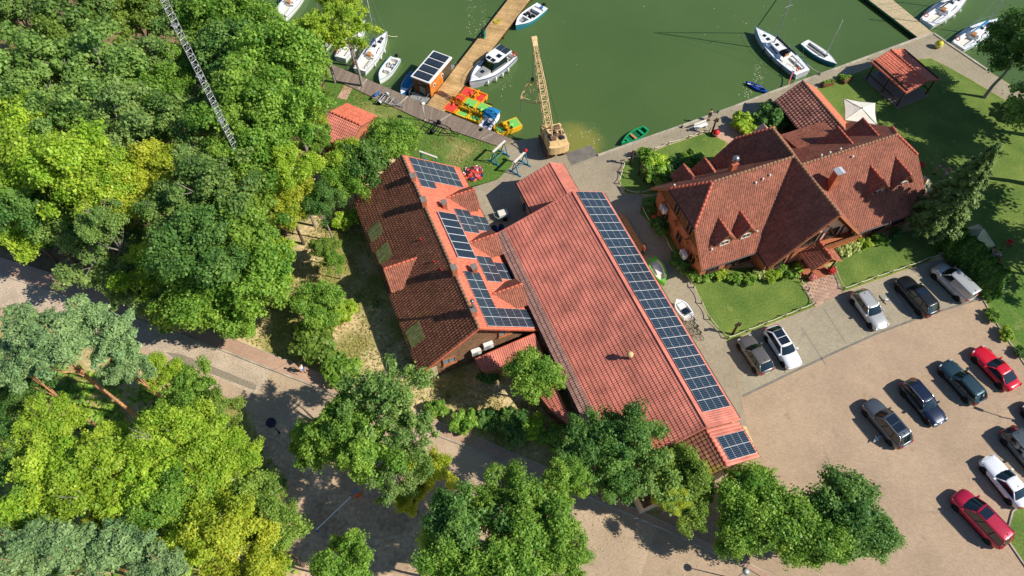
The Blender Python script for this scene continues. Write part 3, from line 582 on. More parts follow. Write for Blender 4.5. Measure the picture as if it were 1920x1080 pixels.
# south extension with its own four panels
SX = thing('hall_porch', 'lower red roofed end of the hall with four solar panels above the car park', 'building', FH.o, FH.a)
mb = MB(); ring = [(-6.5, 0), (3.1, 0), (3.1, 4.3), (0, 5.9), (-6.5, 3.3)]; mb.loft([[(25.75, y, z) for y, z in ring], [(29.1, y, z) for y, z in ring]]); grow(SX, 'wall', mb, 'plaster')
kS = (6.1 - 4.35) / 3.6
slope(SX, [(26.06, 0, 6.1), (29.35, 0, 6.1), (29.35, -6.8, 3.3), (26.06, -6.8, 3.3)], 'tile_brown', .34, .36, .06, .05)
slope(SX, [(26.06, .01, 6.1), (29.35, .01, 6.1), (29.35, 3.6, 4.35), (26.06, 3.6, 4.35)], 'tile_hall', .3, .6, .05, .03)
ridge(SX, (26.05, 0, 6.13), (29.35, 0, 6.13), 'ridge_red', .12); gutter(SX, (26.06, 3.66, 4.28), (29.35, 3.66, 4.28))
csS = math.cos(math.atan(kS))
solar('square block of four solar panels on the low end of the hall', FH, lambda s_, t: (s_, t, 6.1 - kS * t), [(26.95 + i * 1.033, .45 / csS + j * 1.65) for i in range(2) for j in range(2)], 1.015, 1.62, kS, HPV)
# lean-to roofs squeezed between the lodge and the hall
def leanto(name, label, px4, hs, mat='tile_hall'):
    pts = [at(u, v, h) for (u, v), h in zip(px4, hs)]; c = sum(pts, Vector()) / 4; rt = thing(name, label, 'shed', (c.x, c.y, 0)); q = [p - Vector((c.x, c.y, 0)) for p in pts]
    # make planar
    n = (q[2] - q[0]).cross(q[3] - q[1]).normalized(); cc = sum(q, Vector()) / 4; q = [Vector((p.x, p.y, cc.z - (n.x * (p.x - cc.x) + n.y * (p.y - cc.y)) / n.z)) for p in q]
    slope(rt, q, mat, .2, .38, .045, .045); wl = MB(); ins = [cc + (p - cc) * .9 for p in q]
    wl.add([(p.x, p.y, 0) for p in ins] + [p - Vector((0, 0, .2)) for p in ins], [(0, 1, 5, 4), (1, 2, 6, 5), (2, 3, 7, 6), (3, 0, 4, 7)]); grow(rt, 'wall', wl, 'siding')
    for a, b in ((0, 1), (1, 2), (2, 3), (3, 0)): grow(rt, 'edge_trim', MB().tube(q[a] + Vector((0, 0, .03)), q[b] + Vector((0, 0, .03)), .06, .06, 6), 'ridge_red')
    return rt
leanto('lean_to', 'red tiled lean-to below the timber gable of the lodge with two air conditioners above it', [(891, 672), (1001, 627), (1021, 670), (905, 698)], [3.0, 3.0, 2.3, 2.3])
leanto('lean_to', 'narrow red tiled lean-to along the hall wall, half hidden by a round tree', [(978, 700), (1018, 674), (1077, 803), (1031, 767)], [2.1, 2.6, 2.6, 2.1])
# ------------------------------------------------------------------ restaurant with steep tiled roofs
FR = Fr(27.38, 46.46, 20.8)
RS = thing('restaurant', 'large restaurant with steep crossing clay tile roofs and dormers above the car park', 'building', FR.o, FR.a)
def wbox(x0, x1, y0, y1, z1, mat='brick'):
    grow(RS, 'wall', MB().box(((x0 + x1) / 2, (y0 + y1) / 2, z1 / 2), (x1 - x0, y1 - y0, z1)), mat)
wbox(-11.0, -3, -4.9, 4.9, 3.3); wbox(-4.75, 4.75, -6.7, 5.4, 3.3); wbox(4.0, 13.4, -6.4, 5.4, 3.3)
def gable(axis, pos0, pos1, prof, mat):
    mb = MB(); g = (lambda p, y, z: (p, y, z)) if axis == 'x' else (lambda p, y, z: (y, p, z)); mb.loft([[g(pos0, y, z) for y, z in prof], [g(pos1, y, z) for y, z in prof]]); grow(RS, 'gable_wall', mb, mat)
gable('x', -10.98, -3, [(-4.88, 3.2), (4.88, 3.2), (2.5, 6.0), (-2.5, 6.0)], 'wood_brown')
gable('y', -6.68, 5.38, [(-4.73, 3.2), (4.73, 3.2), (2.3, 6.0), (0, 8.5), (-2.3, 6.0)], 'plaster_salmon')
gable('x', 4, 13.38, [(-6.3, 3.2), (5.3, 3.2), (1.4, 6.1), (-2.4, 6.1)], 'wood_brown')
TW = dict(tw=.2, rl=.3, amp=.045, step=.04)
Q = [  # the slopes
 [(-9, 0, 9), (0, 0, 9), (-5.35, -5.5, 3), (-11.6, -5.5, 3), (-11.6, -2.6, 6.16)],
 [(-9, 0, 9), (-11.6, 2.6, 6.16), (-11.6, -2.6, 6.16)],
 [(-9, 0, 9), (-11.6, 2.6, 6.16), (-11.6, 5.5, 3), (-5.35, 5.5, 3), (0, 0, 9)],
 [(0, 0, 9), (0, 4, 9), (-2.37, 6, 6.34), (-5.35, 6, 3), (-5.35, 5.5, 3)],
 [(0, 4, 9), (2.37, 6, 6.34), (-2.37, 6, 6.34)],
 [(0.01, -7.6, 9), (0.01, 4, 9), (2.37, 6, 6.34), (5.35, 6, 3), (5.35, -7.6, 3)],
 [(0, 0, 9), (-5.35, -5.5, 3), (-5.35, -7.6, 3), (0, -7.6, 9)],
 [(.9, -.5, 8), (12.2, -.5, 8), (14, -2.55, 6.45), (14, -7.1, 3), (5.35, -7.1, 3)],
 [(12.2, -.5, 8), (14, -2.55, 6.45), (14, 1.55, 6.45)],
 [(.9, -.5, 8), (5.35, 6.1, 3), (14, 6.1, 3), (14, 1.55, 6.45), (12.2, -.5, 8)]]
for q in Q: slope(RS, q, 'tile_rest', **TW)
for a, b in (((-9, 0, 9), (0, 0, 9)), ((0, -7.6, 9), (0, 4, 9)), ((.9, -.5, 8), (12.2, -.5, 8)), ((-9, 0, 9), (-11.6, -2.6, 6.16)), ((-9, 0, 9), (-11.6, 2.6, 6.16)), ((0, 4, 9), (-2.37, 6, 6.34)), ((0, 4, 9), (2.37, 6, 6.34)), ((12.2, -.5, 8), (14, -2.55, 6.45)), ((12.2, -.5, 8), (14, 1.55, 6.45))):
    ridge(RS, Vector(a) + Vector((0, 0, .06)), Vector(b) + Vector((0, 0, .06)), 'ridge_moss' if a[2] == b[2] else 'ridge_red', .15)
for a, b in (((-11.6, -5.5, 3), (-11.6, -2.6, 6.16)), ((-11.6, 5.5, 3), (-11.6, 2.6, 6.16)), ((0, -7.6, 9), (-5.35, -7.6, 3)), ((0, -7.6, 9), (5.35, -7.6, 3)), ((14, -7.1, 3), (14, -2.55, 6.45)), ((-5.35, 6, 3), (-2.37, 6, 6.34))):
    grow(RS, 'verge_board', MB().tube(Vector(a) - Vector((0, 0, .08)), Vector(b) - Vector((0, 0, .08)), .1, .1, 6), 'wood_red')
for a, b in (((-11.6, -5.55, 2.93), (-5.4, -5.55, 2.93)), ((-5.42, -5.6, 2.93), (-5.42, -7.6, 2.93)), ((5.4, -7.16, 2.93), (14, -7.16, 2.93)), ((-11.66, -2.6, 6.1), (-11.66, 2.6, 6.1))): gutter(RS, a, b)
DK = dict(tw=.2, rl=.3, amp=.04)
fs_ = lambda x, t, z: (x, -t, z); fn_ = lambda x, t, z: (x, t, z)
for s0 in (-8.95, -6.6): dormer(RS, fs_, 9, 6 / 5.5, s0, 6.4, 1.12, 5.0, 4.55, 'tile_rest', 'wood_red', **DK)
for s0, rh in ((-8.2, 5.3), (-5.75, 5.3)): dormer(RS, fn_, 9, 6 / 5.5, s0, rh, 1.15, 3.9, 5.7, 'tile_rest', 'wood_red', **DK)
fe_ = lambda x, t, z: (x, -.5 - t, z); fg_ = lambda x, t, z: (x, -.5 + t, z)
for s0 in (8.4, 11.45): dormer(RS, fe_, 8, .757, s0, 6.7, 1.35, 5.1, 4.2, 'tile_rest', 'wood_red', **DK)
dormer(RS, fg_, 8, .757, 8.0, 7.2, 2.6, 4.4, 3.7, 'tile_rest', 'wood_red', win=False, **DK)
dormer(RS, fg_, 8, .757, 11.15, 7.2, 1.9, 5.2, 3.8, 'tile_rest', 'wood_red', win=False, **DK)
ch = chimney(RS, 3.45, -2.85, 5.2, 8.5, .85, .7, 'brick', 'galv', 0)
for i in (-1, 1): grow(ch, 'cap_plate', MB().box((3.45 + i * .22, -2.85, 8.64), (.42, .8, .05), ry=R(18) * i), 'hull_grey')
c2 = chimney(RS, -5.2, 1.95, 6.0, 8.1, .62, .55, 'brick', 'ridge_red', 0)
grow(c2, 'flue', MB().tube((-5.2, 1.95, 8.1), (-5.2, 1.95, 8.5), .16, .16, 12).ball((-5.2, 1.95, 8.75), .34, 14, 8), 'metal', True)
for x, y, pl in ((-4.6, -1.0, 'S'), (-3.8, -.9, 'S'), (-3.0, -.8, 'S'), (-5.2, -4.2, 'S'), (-10.3, -4.4, 'S'), (3.5, -.1, 'E'), (4.5, -.1, 'E'), (5.8, -.05, 'E'), (6.5, -1.2, 'E'), (-10.8, 3.0, 'S')):
    z = 9 - abs(y) * 6 / 5.5 if pl == 'S' else 8 - abs(y + .5) * .757
    grow(RS, 'vent_pot', MB().tube((x, y, z - .05), (x, y, z + .3), .08, .07, 8).tube((x, y, z + .3), (x, y, z + .38), .12, .1, 8), 'offwhite', True)
# timber front gable, balcony, windows
for x, z, wd, ht in ((-3.2, 4.3, 1.2, 1.2), (-.6, 4.4, 1.4, 1.5), (1.9, 4.3, 1.2, 1.2), (0, 6.7, 1.1, 1.0), (-3.3, 1.6, 1.5, 1.3), (3.2, 1.6, 1.5, 1.3)): window(RS, (x, -6.72, z), wd, ht, R(-90), 'wood_dark', 2)
for x in (-4.4, -2.0, .6, 3.1, 4.5): grow(RS, 'timber_post', MB().box((x, -6.74, 1.65 if abs(x) > 4 else 2.5), (.18, .1, 3.3 if abs(x) > 4 else 5)), 'wood_dark')
for a, b in (((-4.6, 3.25), (-.1, 8.3)), ((4.6, 3.25), (.1, 8.3)), ((-2.6, 3.3), (-1.2, 5.4)), ((2.6, 3.3), (1.2, 5.4))): grow(RS, 'timber_brace', MB().tube((a[0], -6.76, a[1]), (b[0], -6.76, b[1]), .09, .09, 6), 'wood_brown')
bal = grow(RS, 'balcony', MB().box((2.6, -7.2, 3.0), (4.2, 1.2, .14)), 'wood_red')
for i in range(13): grow(bal, 'baluster', MB().box((.6 + i * .33, -7.76, 3.5), (.24, .04, .9)), 'wood_red')
grow(bal, 'handrail', MB().box((2.6, -7.78, 3.98), (4.3, .1, .08)), 'wood_brown')
for x in (-9.6, -7.4, -5.9): window(RS, (x, -4.92, 1.7), 1.2, 1.2, R(-90), 'wood_dark', 2)
for y, z in ((-3.2, 1.6), (-.4, 1.6), (2.6, 1.6), (-1.4, 4.4), (1.2, 4.4)): window(RS, (-11.02, y, z), 1.1, 1.2, R(180), 'wood_red', 2)
for y in (-4.0, -1.8, .6, 3.2): grow(RS, 'eave_bracket', MB().tube((-11.0, y, 2.2), (-11.5, y, 3.2), .09, .09, 6).box((-11.25, y, 3.25), (.6, .16, .16)), 'wood_red')
for x in (6.5, 9.2, 11.8): window(RS, (x, -6.42, 1.7), 1.3, 1.2, R(-90), 'wood_dark', 2)
# entrance porch
grow(RS, 'porch_floor', MB().box((.7, -7.9, .08), (2.6, 2.4, .16)), 'brick')
for i in range(2): grow(RS, 'porch_step', MB().box((-.9 - i * .3, -7.6, .06 - .02 * i), (.3, 1.6, .12 - .04 * i)), 'brick')
pr = [(.7, -6.75, 3.5), (.7, -9.0, 3.5)]
for sg in (-1, 1): slope(RS, [pr[0], pr[1], (.7 + sg * 1.75, -9.0, 2.15), (.7 + sg * 1.75, -6.75, 2.15)], 'tile_rest', **TW)
ridge(RS, (.7, -6.75, 3.55), (.7, -9.0, 3.55), 'ridge_red', .12)
for x in (-.55, 1.95): grow(RS, 'porch_post', MB().tube((x, -8.75, 0), (x, -8.75, 2.3), .11, .1, 10), 'wood_dark')
grow(RS, 'porch_beam', MB().box((.7, -8.75, 2.3), (3.0, .16, .2)), 'wood_red'); grow(RS, 'door', MB().box((.7, -6.76, 1.05), (1.3, .1, 2.1)), 'wood_dark')
for sg in (-1, 1): grow(RS, 'porch_verge', MB().tube((.7, -9.02, 3.46), (.7 + sg * 1.75, -9.02, 2.1), .07, .07, 6), 'wood_red')
# old wing toward the lake
AX = thing('restaurant_annex', 'older tiled wing of the restaurant reaching toward the quay with coarse mottled tiles', 'building', FR.o, FR.a)
grow(AX, 'wall', MB().box((10.9, 8.6, 1.2), (4.7, 7.2, 2.4)), 'wood_dark')
mb = MB(); ring = [(8.55, 2.3), (13.25, 2.3), (10.9, 4.35)]; mb.loft([[(x, 12.2, z) for x, z in ring], [(x, 5.0, z) for x, z in ring]]); grow(AX, 'gable_wall', mb, 'wood_dark')
AT = dict(tw=.36, rl=.38, amp=.08, step=.07)
slope(AX, [(10.9, 4.3, 4.55), (10.9, 12.5, 4.55), (8.0, 12.5, 2.55), (8.0, 6.4, 2.55)], 'tile_annex', **AT)
slope(AX, [(10.91, 4.3, 4.55), (10.91, 12.5, 4.55), (13.8, 12.5, 2.4), (13.8, 5.2, 2.4)], 'tile_orange', .22, .33, .03, .03)
ridge(AX, (10.9, 4.3, 4.6), (10.9, 12.5, 4.6), 'ridge_moss', .14)
LK = [(5.0, 5.6, 4.9), (10.4, 4.3, 4.9), (10.4, 1.9, 3.2), (5.0, 3.4, 3.2)]
slope(AX, [(4.2, 6.3, 4.3), (9.6, 6.3, 4.3), (9.6, 3.2, 5.1), (4.2, 3.2, 5.1)][::-1], 'tile_rest', **TW)
# ------------------------------------------------------------------ small gabled shelters
def shelter(name, label, ra, rb, hr, we, he, mat1, mat2, wall=None, posts=True):
    a, b = at(*ra, hr), at(*rb, hr); wv = at(*we, he); d = (b - a); L = d.length; ang = math.atan2(d.y, d.x); m = (a + b) / 2
    fr = Fr(m.x, m.y, math.degrees(ang)); lw = fr.l(wv); hw = abs(lw.y)
    rt = thing(name, label, 'shelter', fr.o, fr.a); h = L / 2
    for sg, mt in ((1, mat1), (-1, mat2)): slope(rt, [(-h, sg * .01, hr), (h, sg * .01, hr), (h, sg * hw, he), (-h, sg * hw, he)], mt, .24, .34, .045, .04)
    ridge(rt, (-h, 0, hr + .05), (h, 0, hr + .05), 'ridge_red', .13)
    if posts:
        for x in (-h + .4, 0, h - .4):
            for y in (-hw + .35, hw - .35): grow(rt, 'post', MB().tube((x, y, 0), (x, y, he + .25), .1, .09, 10), 'wood_dark')
        for y in (-hw + .35, hw - .35): grow(rt, 'beam', MB().box((0, y, he + .2), (2 * h - .4, .16, .18)), 'wood_dark'); grow(rt, 'rail', MB().box((0, y, .8), (2 * h - .8, .08, .12)), 'wood_dark')
        grow(rt, 'floor', MB().box((0, 0, .07), (2 * h, 2 * hw - .4, .14)), 'plank_grey')
    else:
        mb_ = MB(); rg = [(-hw + .3, 0), (hw - .3, 0), (hw - .3, he), (0, hr - .2), (-hw + .3, he)]; mb_.loft([[(-h + .3, y, z) for y, z in rg], [(h - .3, y, z) for y, z in rg]]); grow(rt, 'wall', mb_, wall)
        grow(rt, 'door', MB().box((h - .28, 0, .95), (.06, .9, 1.9)), 'wood_dark')
    return rt, fr, h, hw
gz, fgz, hz_, wz_ = shelter('garden_shelter', 'open timber shelter with red tiled gable roof on the lakeside lawn', (1670, 94), (1738, 153), 3.3, (1631, 115), 2.5, 'tile_orange', 'tile_orange')
hu, fhu, _, _ = shelter('tool_hut', 'small hut with bright orange tiled roof under the trees by the boardwalk', (618, 210), (677, 236), 3.5, (702, 216), 2.4, 'tile_orange', 'tile_hall', 'brick', False)
sheet('brick_path', [(646, 160), (661, 166), (650, 187), (632, 184)], .02, 'paving_walk')
# ================================================================== trees and shrubs
def quads_mesh(name, C_, Nn, sx, sy, tint, mat, spin=None):
    """many small leaf faces: centres, normals, half sizes"""
    k = len(C_); Nn = Nn / (np.linalg.norm(Nn, axis=1, keepdims=True) + 1e-9)
    ref = rng.normal(size=(k, 3)) if spin is None else spin
    U = np.cross(Nn, ref); U /= (np.linalg.norm(U, axis=1, keepdims=True) + 1e-9); V = np.cross(Nn, U)
    sx = np.broadcast_to(sx, (k,))[:, None]; sy = np.broadcast_to(sy, (k,))[:, None]
    P_ = np.stack([C_ - U * sx, C_ - V * sy * .9 + Nn * sx * .15, C_ + U * sx, C_ + V * sy], 1).reshape(-1, 3)
    me = bpy.data.meshes.new(name); me.vertices.add(4 * k); me.vertices.foreach_set('co', P_.astype(np.float32).ravel())
    me.loops.add(4 * k); me.loops.foreach_set('vertex_index', np.arange(4 * k, dtype=np.int32)); me.polygons.add(k)
    me.polygons.foreach_set('loop_start', np.arange(0, 4 * k, 4, dtype=np.int32)); me.polygons.foreach_set('loop_total', np.full(k, 4, np.int32))
    a = me.attributes.new('tint', 'FLOAT', 'FACE'); a.data.foreach_set('value', np.clip(tint, -.5, .5).astype(np.float32)); me.update(calc_edges=True)
    if mat: me.materials.append(MATS[mat])
    return me
def sph(k): v = rng.normal(size=(k, 3)); return v / np.linalg.norm(v, axis=1, keepdims=True)
def crown(name, nl, per, R0, sq, leaf, lr=(.26, .42), loose=.12, up=.45, low=-.35, dist=(.5, .8), elong=1.35, core=.42):
    LC = []
    while len(LC) < nl:
        d = sph(1)[0]
        if d[2] < low: continue
        LC.append(d * rng.uniform(*dist))
    LC = np.array(LC + [np.array([0, 0, .05])]); LR = rng.uniform(lr[0], lr[1], len(LC)); LR[-1] = core
    LT = rng.uniform(-.24, .24, len(LC)); cs, ns, ts = [], [], []
    for c, r, t in zip(LC, LR, LT):
        # secondary tufts inside each lobe give broken light and dark clumps
        ns_ = 14; sub = sph(ns_) * r * rng.uniform(.3, .95, (ns_, 1)) + c; k = int(per * (r / .34) ** 2 / ns_)
        for sc_ in sub:
            d = sph(k); p = sc_ + d * r * rng.uniform(.3, .5) * rng.uniform(.55, 1.0 + loose * 2, (k, 1)); cs.append(p); ns.append(d * .75 + np.array([0, 0, up]) + rng.normal(size=(k, 3)) * .42); ts.append(t + rng.uniform(-.1, .1) + rng.normal(size=k) * .19)
    C_ = np.concatenate(cs); N_ = np.concatenate(ns); T_ = np.concatenate(ts)
    an = np.arctan2(C_[:, 1], C_[:, 0]); f1, f2, f3 = rng.uniform(0, 6.28, 3); wob = 1 + .14 * np.sin(2 * an + f1) + .1 * np.sin(3 * an + f2 + C_[:, 2] * 3) + .06 * np.sin(7 * an + f3); C_[:, :2] *= wob[:, None]; C_ = C_ * np.array([R0, R0, R0 * sq]); k = len(C_); sz = leaf * rng.uniform(.35, 1.45, k)
    return quads_mesh(name, C_, N_, sz, sz * elong * .75, T_, None), LC * np.array([R0, R0, R0 * sq])
def trunk_mesh(name, LC, zc, r, mat, limbs=7, lean=.25):
    mb = MB(); top = Vector((random.uniform(-lean, lean), random.uniform(-lean, lean), zc * .98)); pts = [Vector((0, 0, -.15))] + [Vector((top.x * f * f + random.uniform(-.08, .08), top.y * f * f + random.uniform(-.08, .08), top.z * f)) for f in (.25, .5, .75, 1)]
    for i in range(4): mb.tube(pts[i], pts[i + 1], r * (1 - .2 * i), r * (1 - .2 * (i + 1)), 9, cap=False)
    for c in LC[:limbs]:
        b = pts[2].lerp(pts[4], random.random()); e = Vector(c) + Vector((0, 0, zc)); m = b.lerp(e, .5) + Vector((random.uniform(-.3, .3), random.uniform(-.3, .3), -.2))
        mb.tube(b, m, r * .4, r * .26, 6, cap=False); mb.tube(m, e, r * .26, r * .07, 6, cap=False)
        for _ in range(2):
            e2 = m.lerp(e, .5) + Vector((random.uniform(-1, 1), random.uniform(-1, 1), random.uniform(0, .8))); mb.tube(m.lerp(e, .3), e2, r * .16, r * .04, 5, cap=False)
    return mb.mesh(name, mat, True)
ZC, RC = 9.0, 4.0
BROAD = []
for i in range(5):
    cm, LC = crown('crown', 34 + i * 4, 1150, RC, (.82, .9, .75, .95, .85)[i], (.125, .12, .13, .115, .125)[i], lr=(.13, .34), loose=(.3, .4, .3, .45, .35)[i], dist=(.4, 1.05))
    BROAD.append((cm, trunk_mesh('trunk', LC, ZC, .26, ('bark', 'bark_grey')[i % 2]), trunk_mesh('trunk', LC, ZC, .2, 'bark_grey', 9)))
HORN = []
for i in range(3):
    cm, LC = crown('crown', 40, 1050, RC, (.8, .9, .85)[i], .115, lr=(.2, .34), loose=.3, dist=(.5, .78), core=.5)
    HORN.append((cm, trunk_mesh('trunk', LC, ZC, .24, 'bark', 8)))
OAK = []
for i in range(3):
    cm, LC = crown('crown', 40, 900, RC, .75, .125, lr=(.12, .28), loose=.45, dist=(.4, 1.1), up=.6, core=.2)
    OAK.append((cm, trunk_mesh('trunk', LC, ZC, .28, 'bark_grey', 12)))
PINE = []
for i in range(3):
    cm, LC = crown('crown', 26, 1300, RC, .6, .10, lr=(.2, .34), loose=.25, dist=(.35, .9), up=.7, low=-.15, elong=2.3)
    PINE.append((cm, trunk_mesh('trunk', LC, ZC, .3, 'bark_pine', 5, .5)))
BUSH = []
for i in range(3):
    cm, LC = crown('foliage', 12, 300, 1.0, .8, .105, lr=(.3, .5), loose=.2, low=-.1)
    BUSH.append((cm, trunk_mesh('stem', LC, .7, .05, 'bark', 6)))
def spruce_mesh():
    cs, ns, ts, sp = [], [], [], []; Ht, Rb = 1.0, .215
    for z in np.linspace(.12, .985, 52):
        L = Rb * (1 - z) ** .75 * min(1, .55 + (z - .12) * 3) + .012; nb = 7 if z < .8 else 5; ph = rng.uniform(0, 6.28)
        for b in range(nb):
            a = ph + 6.283 * b / nb + rng.normal() * .15; l = L * rng.uniform(.65, 1.12); k = max(8, int(270 * l / Rb)); t = rng.uniform(.06, 1, k) ** .75
            side = rng.normal(size=k) * .12 * l * (1 - t * .6); x = np.cos(a) * t * l - np.sin(a) * side; y = np.sin(a) * t * l + np.cos(a) * side
            zz = z - .11 * l * t * 2.2 + rng.normal(size=k) * .004 - np.abs(side) * .35
            cs.append(np.stack([x, y, zz], 1)); ns.append(np.stack([np.cos(a) * .5 + rng.normal(size=k) * .5, np.sin(a) * .5 + rng.normal(size=k) * .5, np.ones(k)], 1))
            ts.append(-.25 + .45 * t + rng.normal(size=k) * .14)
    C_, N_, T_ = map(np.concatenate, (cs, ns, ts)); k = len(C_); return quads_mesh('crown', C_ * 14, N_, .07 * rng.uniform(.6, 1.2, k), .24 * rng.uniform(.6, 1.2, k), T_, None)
SPR = spruce_mesh()
SPRT = MB().tube((0, 0, -.1), (0, 0, 5), .26, .17, 9, cap=False).tube((0, 0, 5), (0, 0, 13.6), .17, .03, 8, cap=False).mesh('trunk', 'bark', True)
def thuja_mesh():
    k = 3400; z = rng.uniform(0, 1, k) ** .8; r = .34 * (1 - z) ** .55 + .02; a = rng.uniform(0, 6.283, k); rr = r * rng.uniform(.75, 1.12, k) * (1 + .18 * np.sin(a * 5 + z * 9))
    C_ = np.stack([np.cos(a) * rr * 2.2, np.sin(a) * rr * 2.2, z * 2.9], 1); N_ = np.stack([np.cos(a), np.sin(a), .35 + 0 * a], 1) + rng.normal(size=(k, 3)) * .35
    return quads_mesh('foliage', C_, N_, .055, .13 * rng.uniform(.6, 1.2, k), rng.normal(size=k) * .22, None, np.tile([0., 0, 1], (k, 1)) + rng.normal(size=(k, 3)) * .3)
THU = thuja_mesh()
def placed(name, label, cat, p, sc_, rz, parts, leaf, group):
    rt = thing(name, label, cat, p, rz, group); rt.scale = sc_
    for nm, me in parts:
        o = link(nm, me, rt)
        if nm in ('crown', 'foliage'):
            if not me.materials: me.materials.append(MATS[leaf])
            o.material_slots[0].link = 'OBJECT'; o.material_slots[0].material = MATS[leaf]
    return rt
NT = [0]
def tree(u, v, rpx, kind, label, zc=9.0, name=None, group=None, sq=1.0):
    p = at(u, v, zc); dep = (p - Vector((0, 0, CAM_H))).dot(Vector((0, math.cos(CAM_T), -math.sin(CAM_T)))); rm = rpx * dep / CAM_F
    i = NT[0]; NT[0] += 1; rz = random.uniform(0, 6.28); leaf = 'leaf_' + kind
    if kind == 'willow': leaf = 'leaf_lime'
    if kind in ('oak', 'oak_grey', 'willow'): v_ = OAK[i % 3]; parts = (('trunk', v_[1]), ('crown', v_[0])); nm = 'willow_tree' if kind == 'willow' else 'oak_tree'
    elif kind in ('horn', 'hornd'): leaf = 'leaf_green' if kind == 'horn' else 'leaf_dark'; v_ = HORN[i % 3]; parts = (('trunk', v_[1]), ('crown', v_[0])); nm = 'deciduous_tree'
    elif kind == 'pine': v_ = PINE[i % 3]; parts = (('trunk', v_[1]), ('crown', v_[0])); nm = 'pine_tree'
    else: v_ = BROAD[i % 5]; parts = (('trunk', v_[1]), ('crown', v_[0])); nm = 'deciduous_tree'
    # crowns keep their own centre height: scale trunk through z, crown through r
    k = rm / RC; rt = thing(name or nm, label, 'tree', (p.x, p.y, 0), rz, group)
    for pn, me in parts:
        o = link(pn, me, rt)
        if pn == 'trunk': o.scale = (k, k, zc / ZC)
        else:
            o.location = (0, 0, zc); o.scale = (k, k, k * sq)
            if not me.materials: me.materials.append(MATS[leaf])
            o.material_slots[0].link = 'OBJECT'; o.material_slots[0].material = MATS[leaf]
    return rt
def shrub(u, v, rpx, kind, label, sq=.9, group=None, zc=None):
    r0 = rpx * 78 / CAM_F; zc = zc or r0 * .55; p = at(u, v, zc); dep = (p - Vector((0, 0, CAM_H))).dot(Vector((0, math.cos(CAM_T), -math.sin(CAM_T)))); rm = rpx * dep / CAM_F
    i = NT[0]; NT[0] += 1; m = BUSH[i % 3]; rt = thing('shrub', label, 'shrub', (p.x, p.y, 0), random.uniform(0, 6.28), group)
    o = link('stem', m[1], rt); o.scale = (rm, rm, zc / .7)
    o = link('foliage', m[0], rt); o.location = (0, 0, zc); o.scale = (rm, rm, rm * sq)
    if not m[0].materials: m[0].materials.append(MATS['leaf_' + kind])
    o.material_slots[0].link = 'OBJECT'; o.material_slots[0].material = MATS['leaf_' + kind]; return rt
FG = 'trees of the wood on the left'
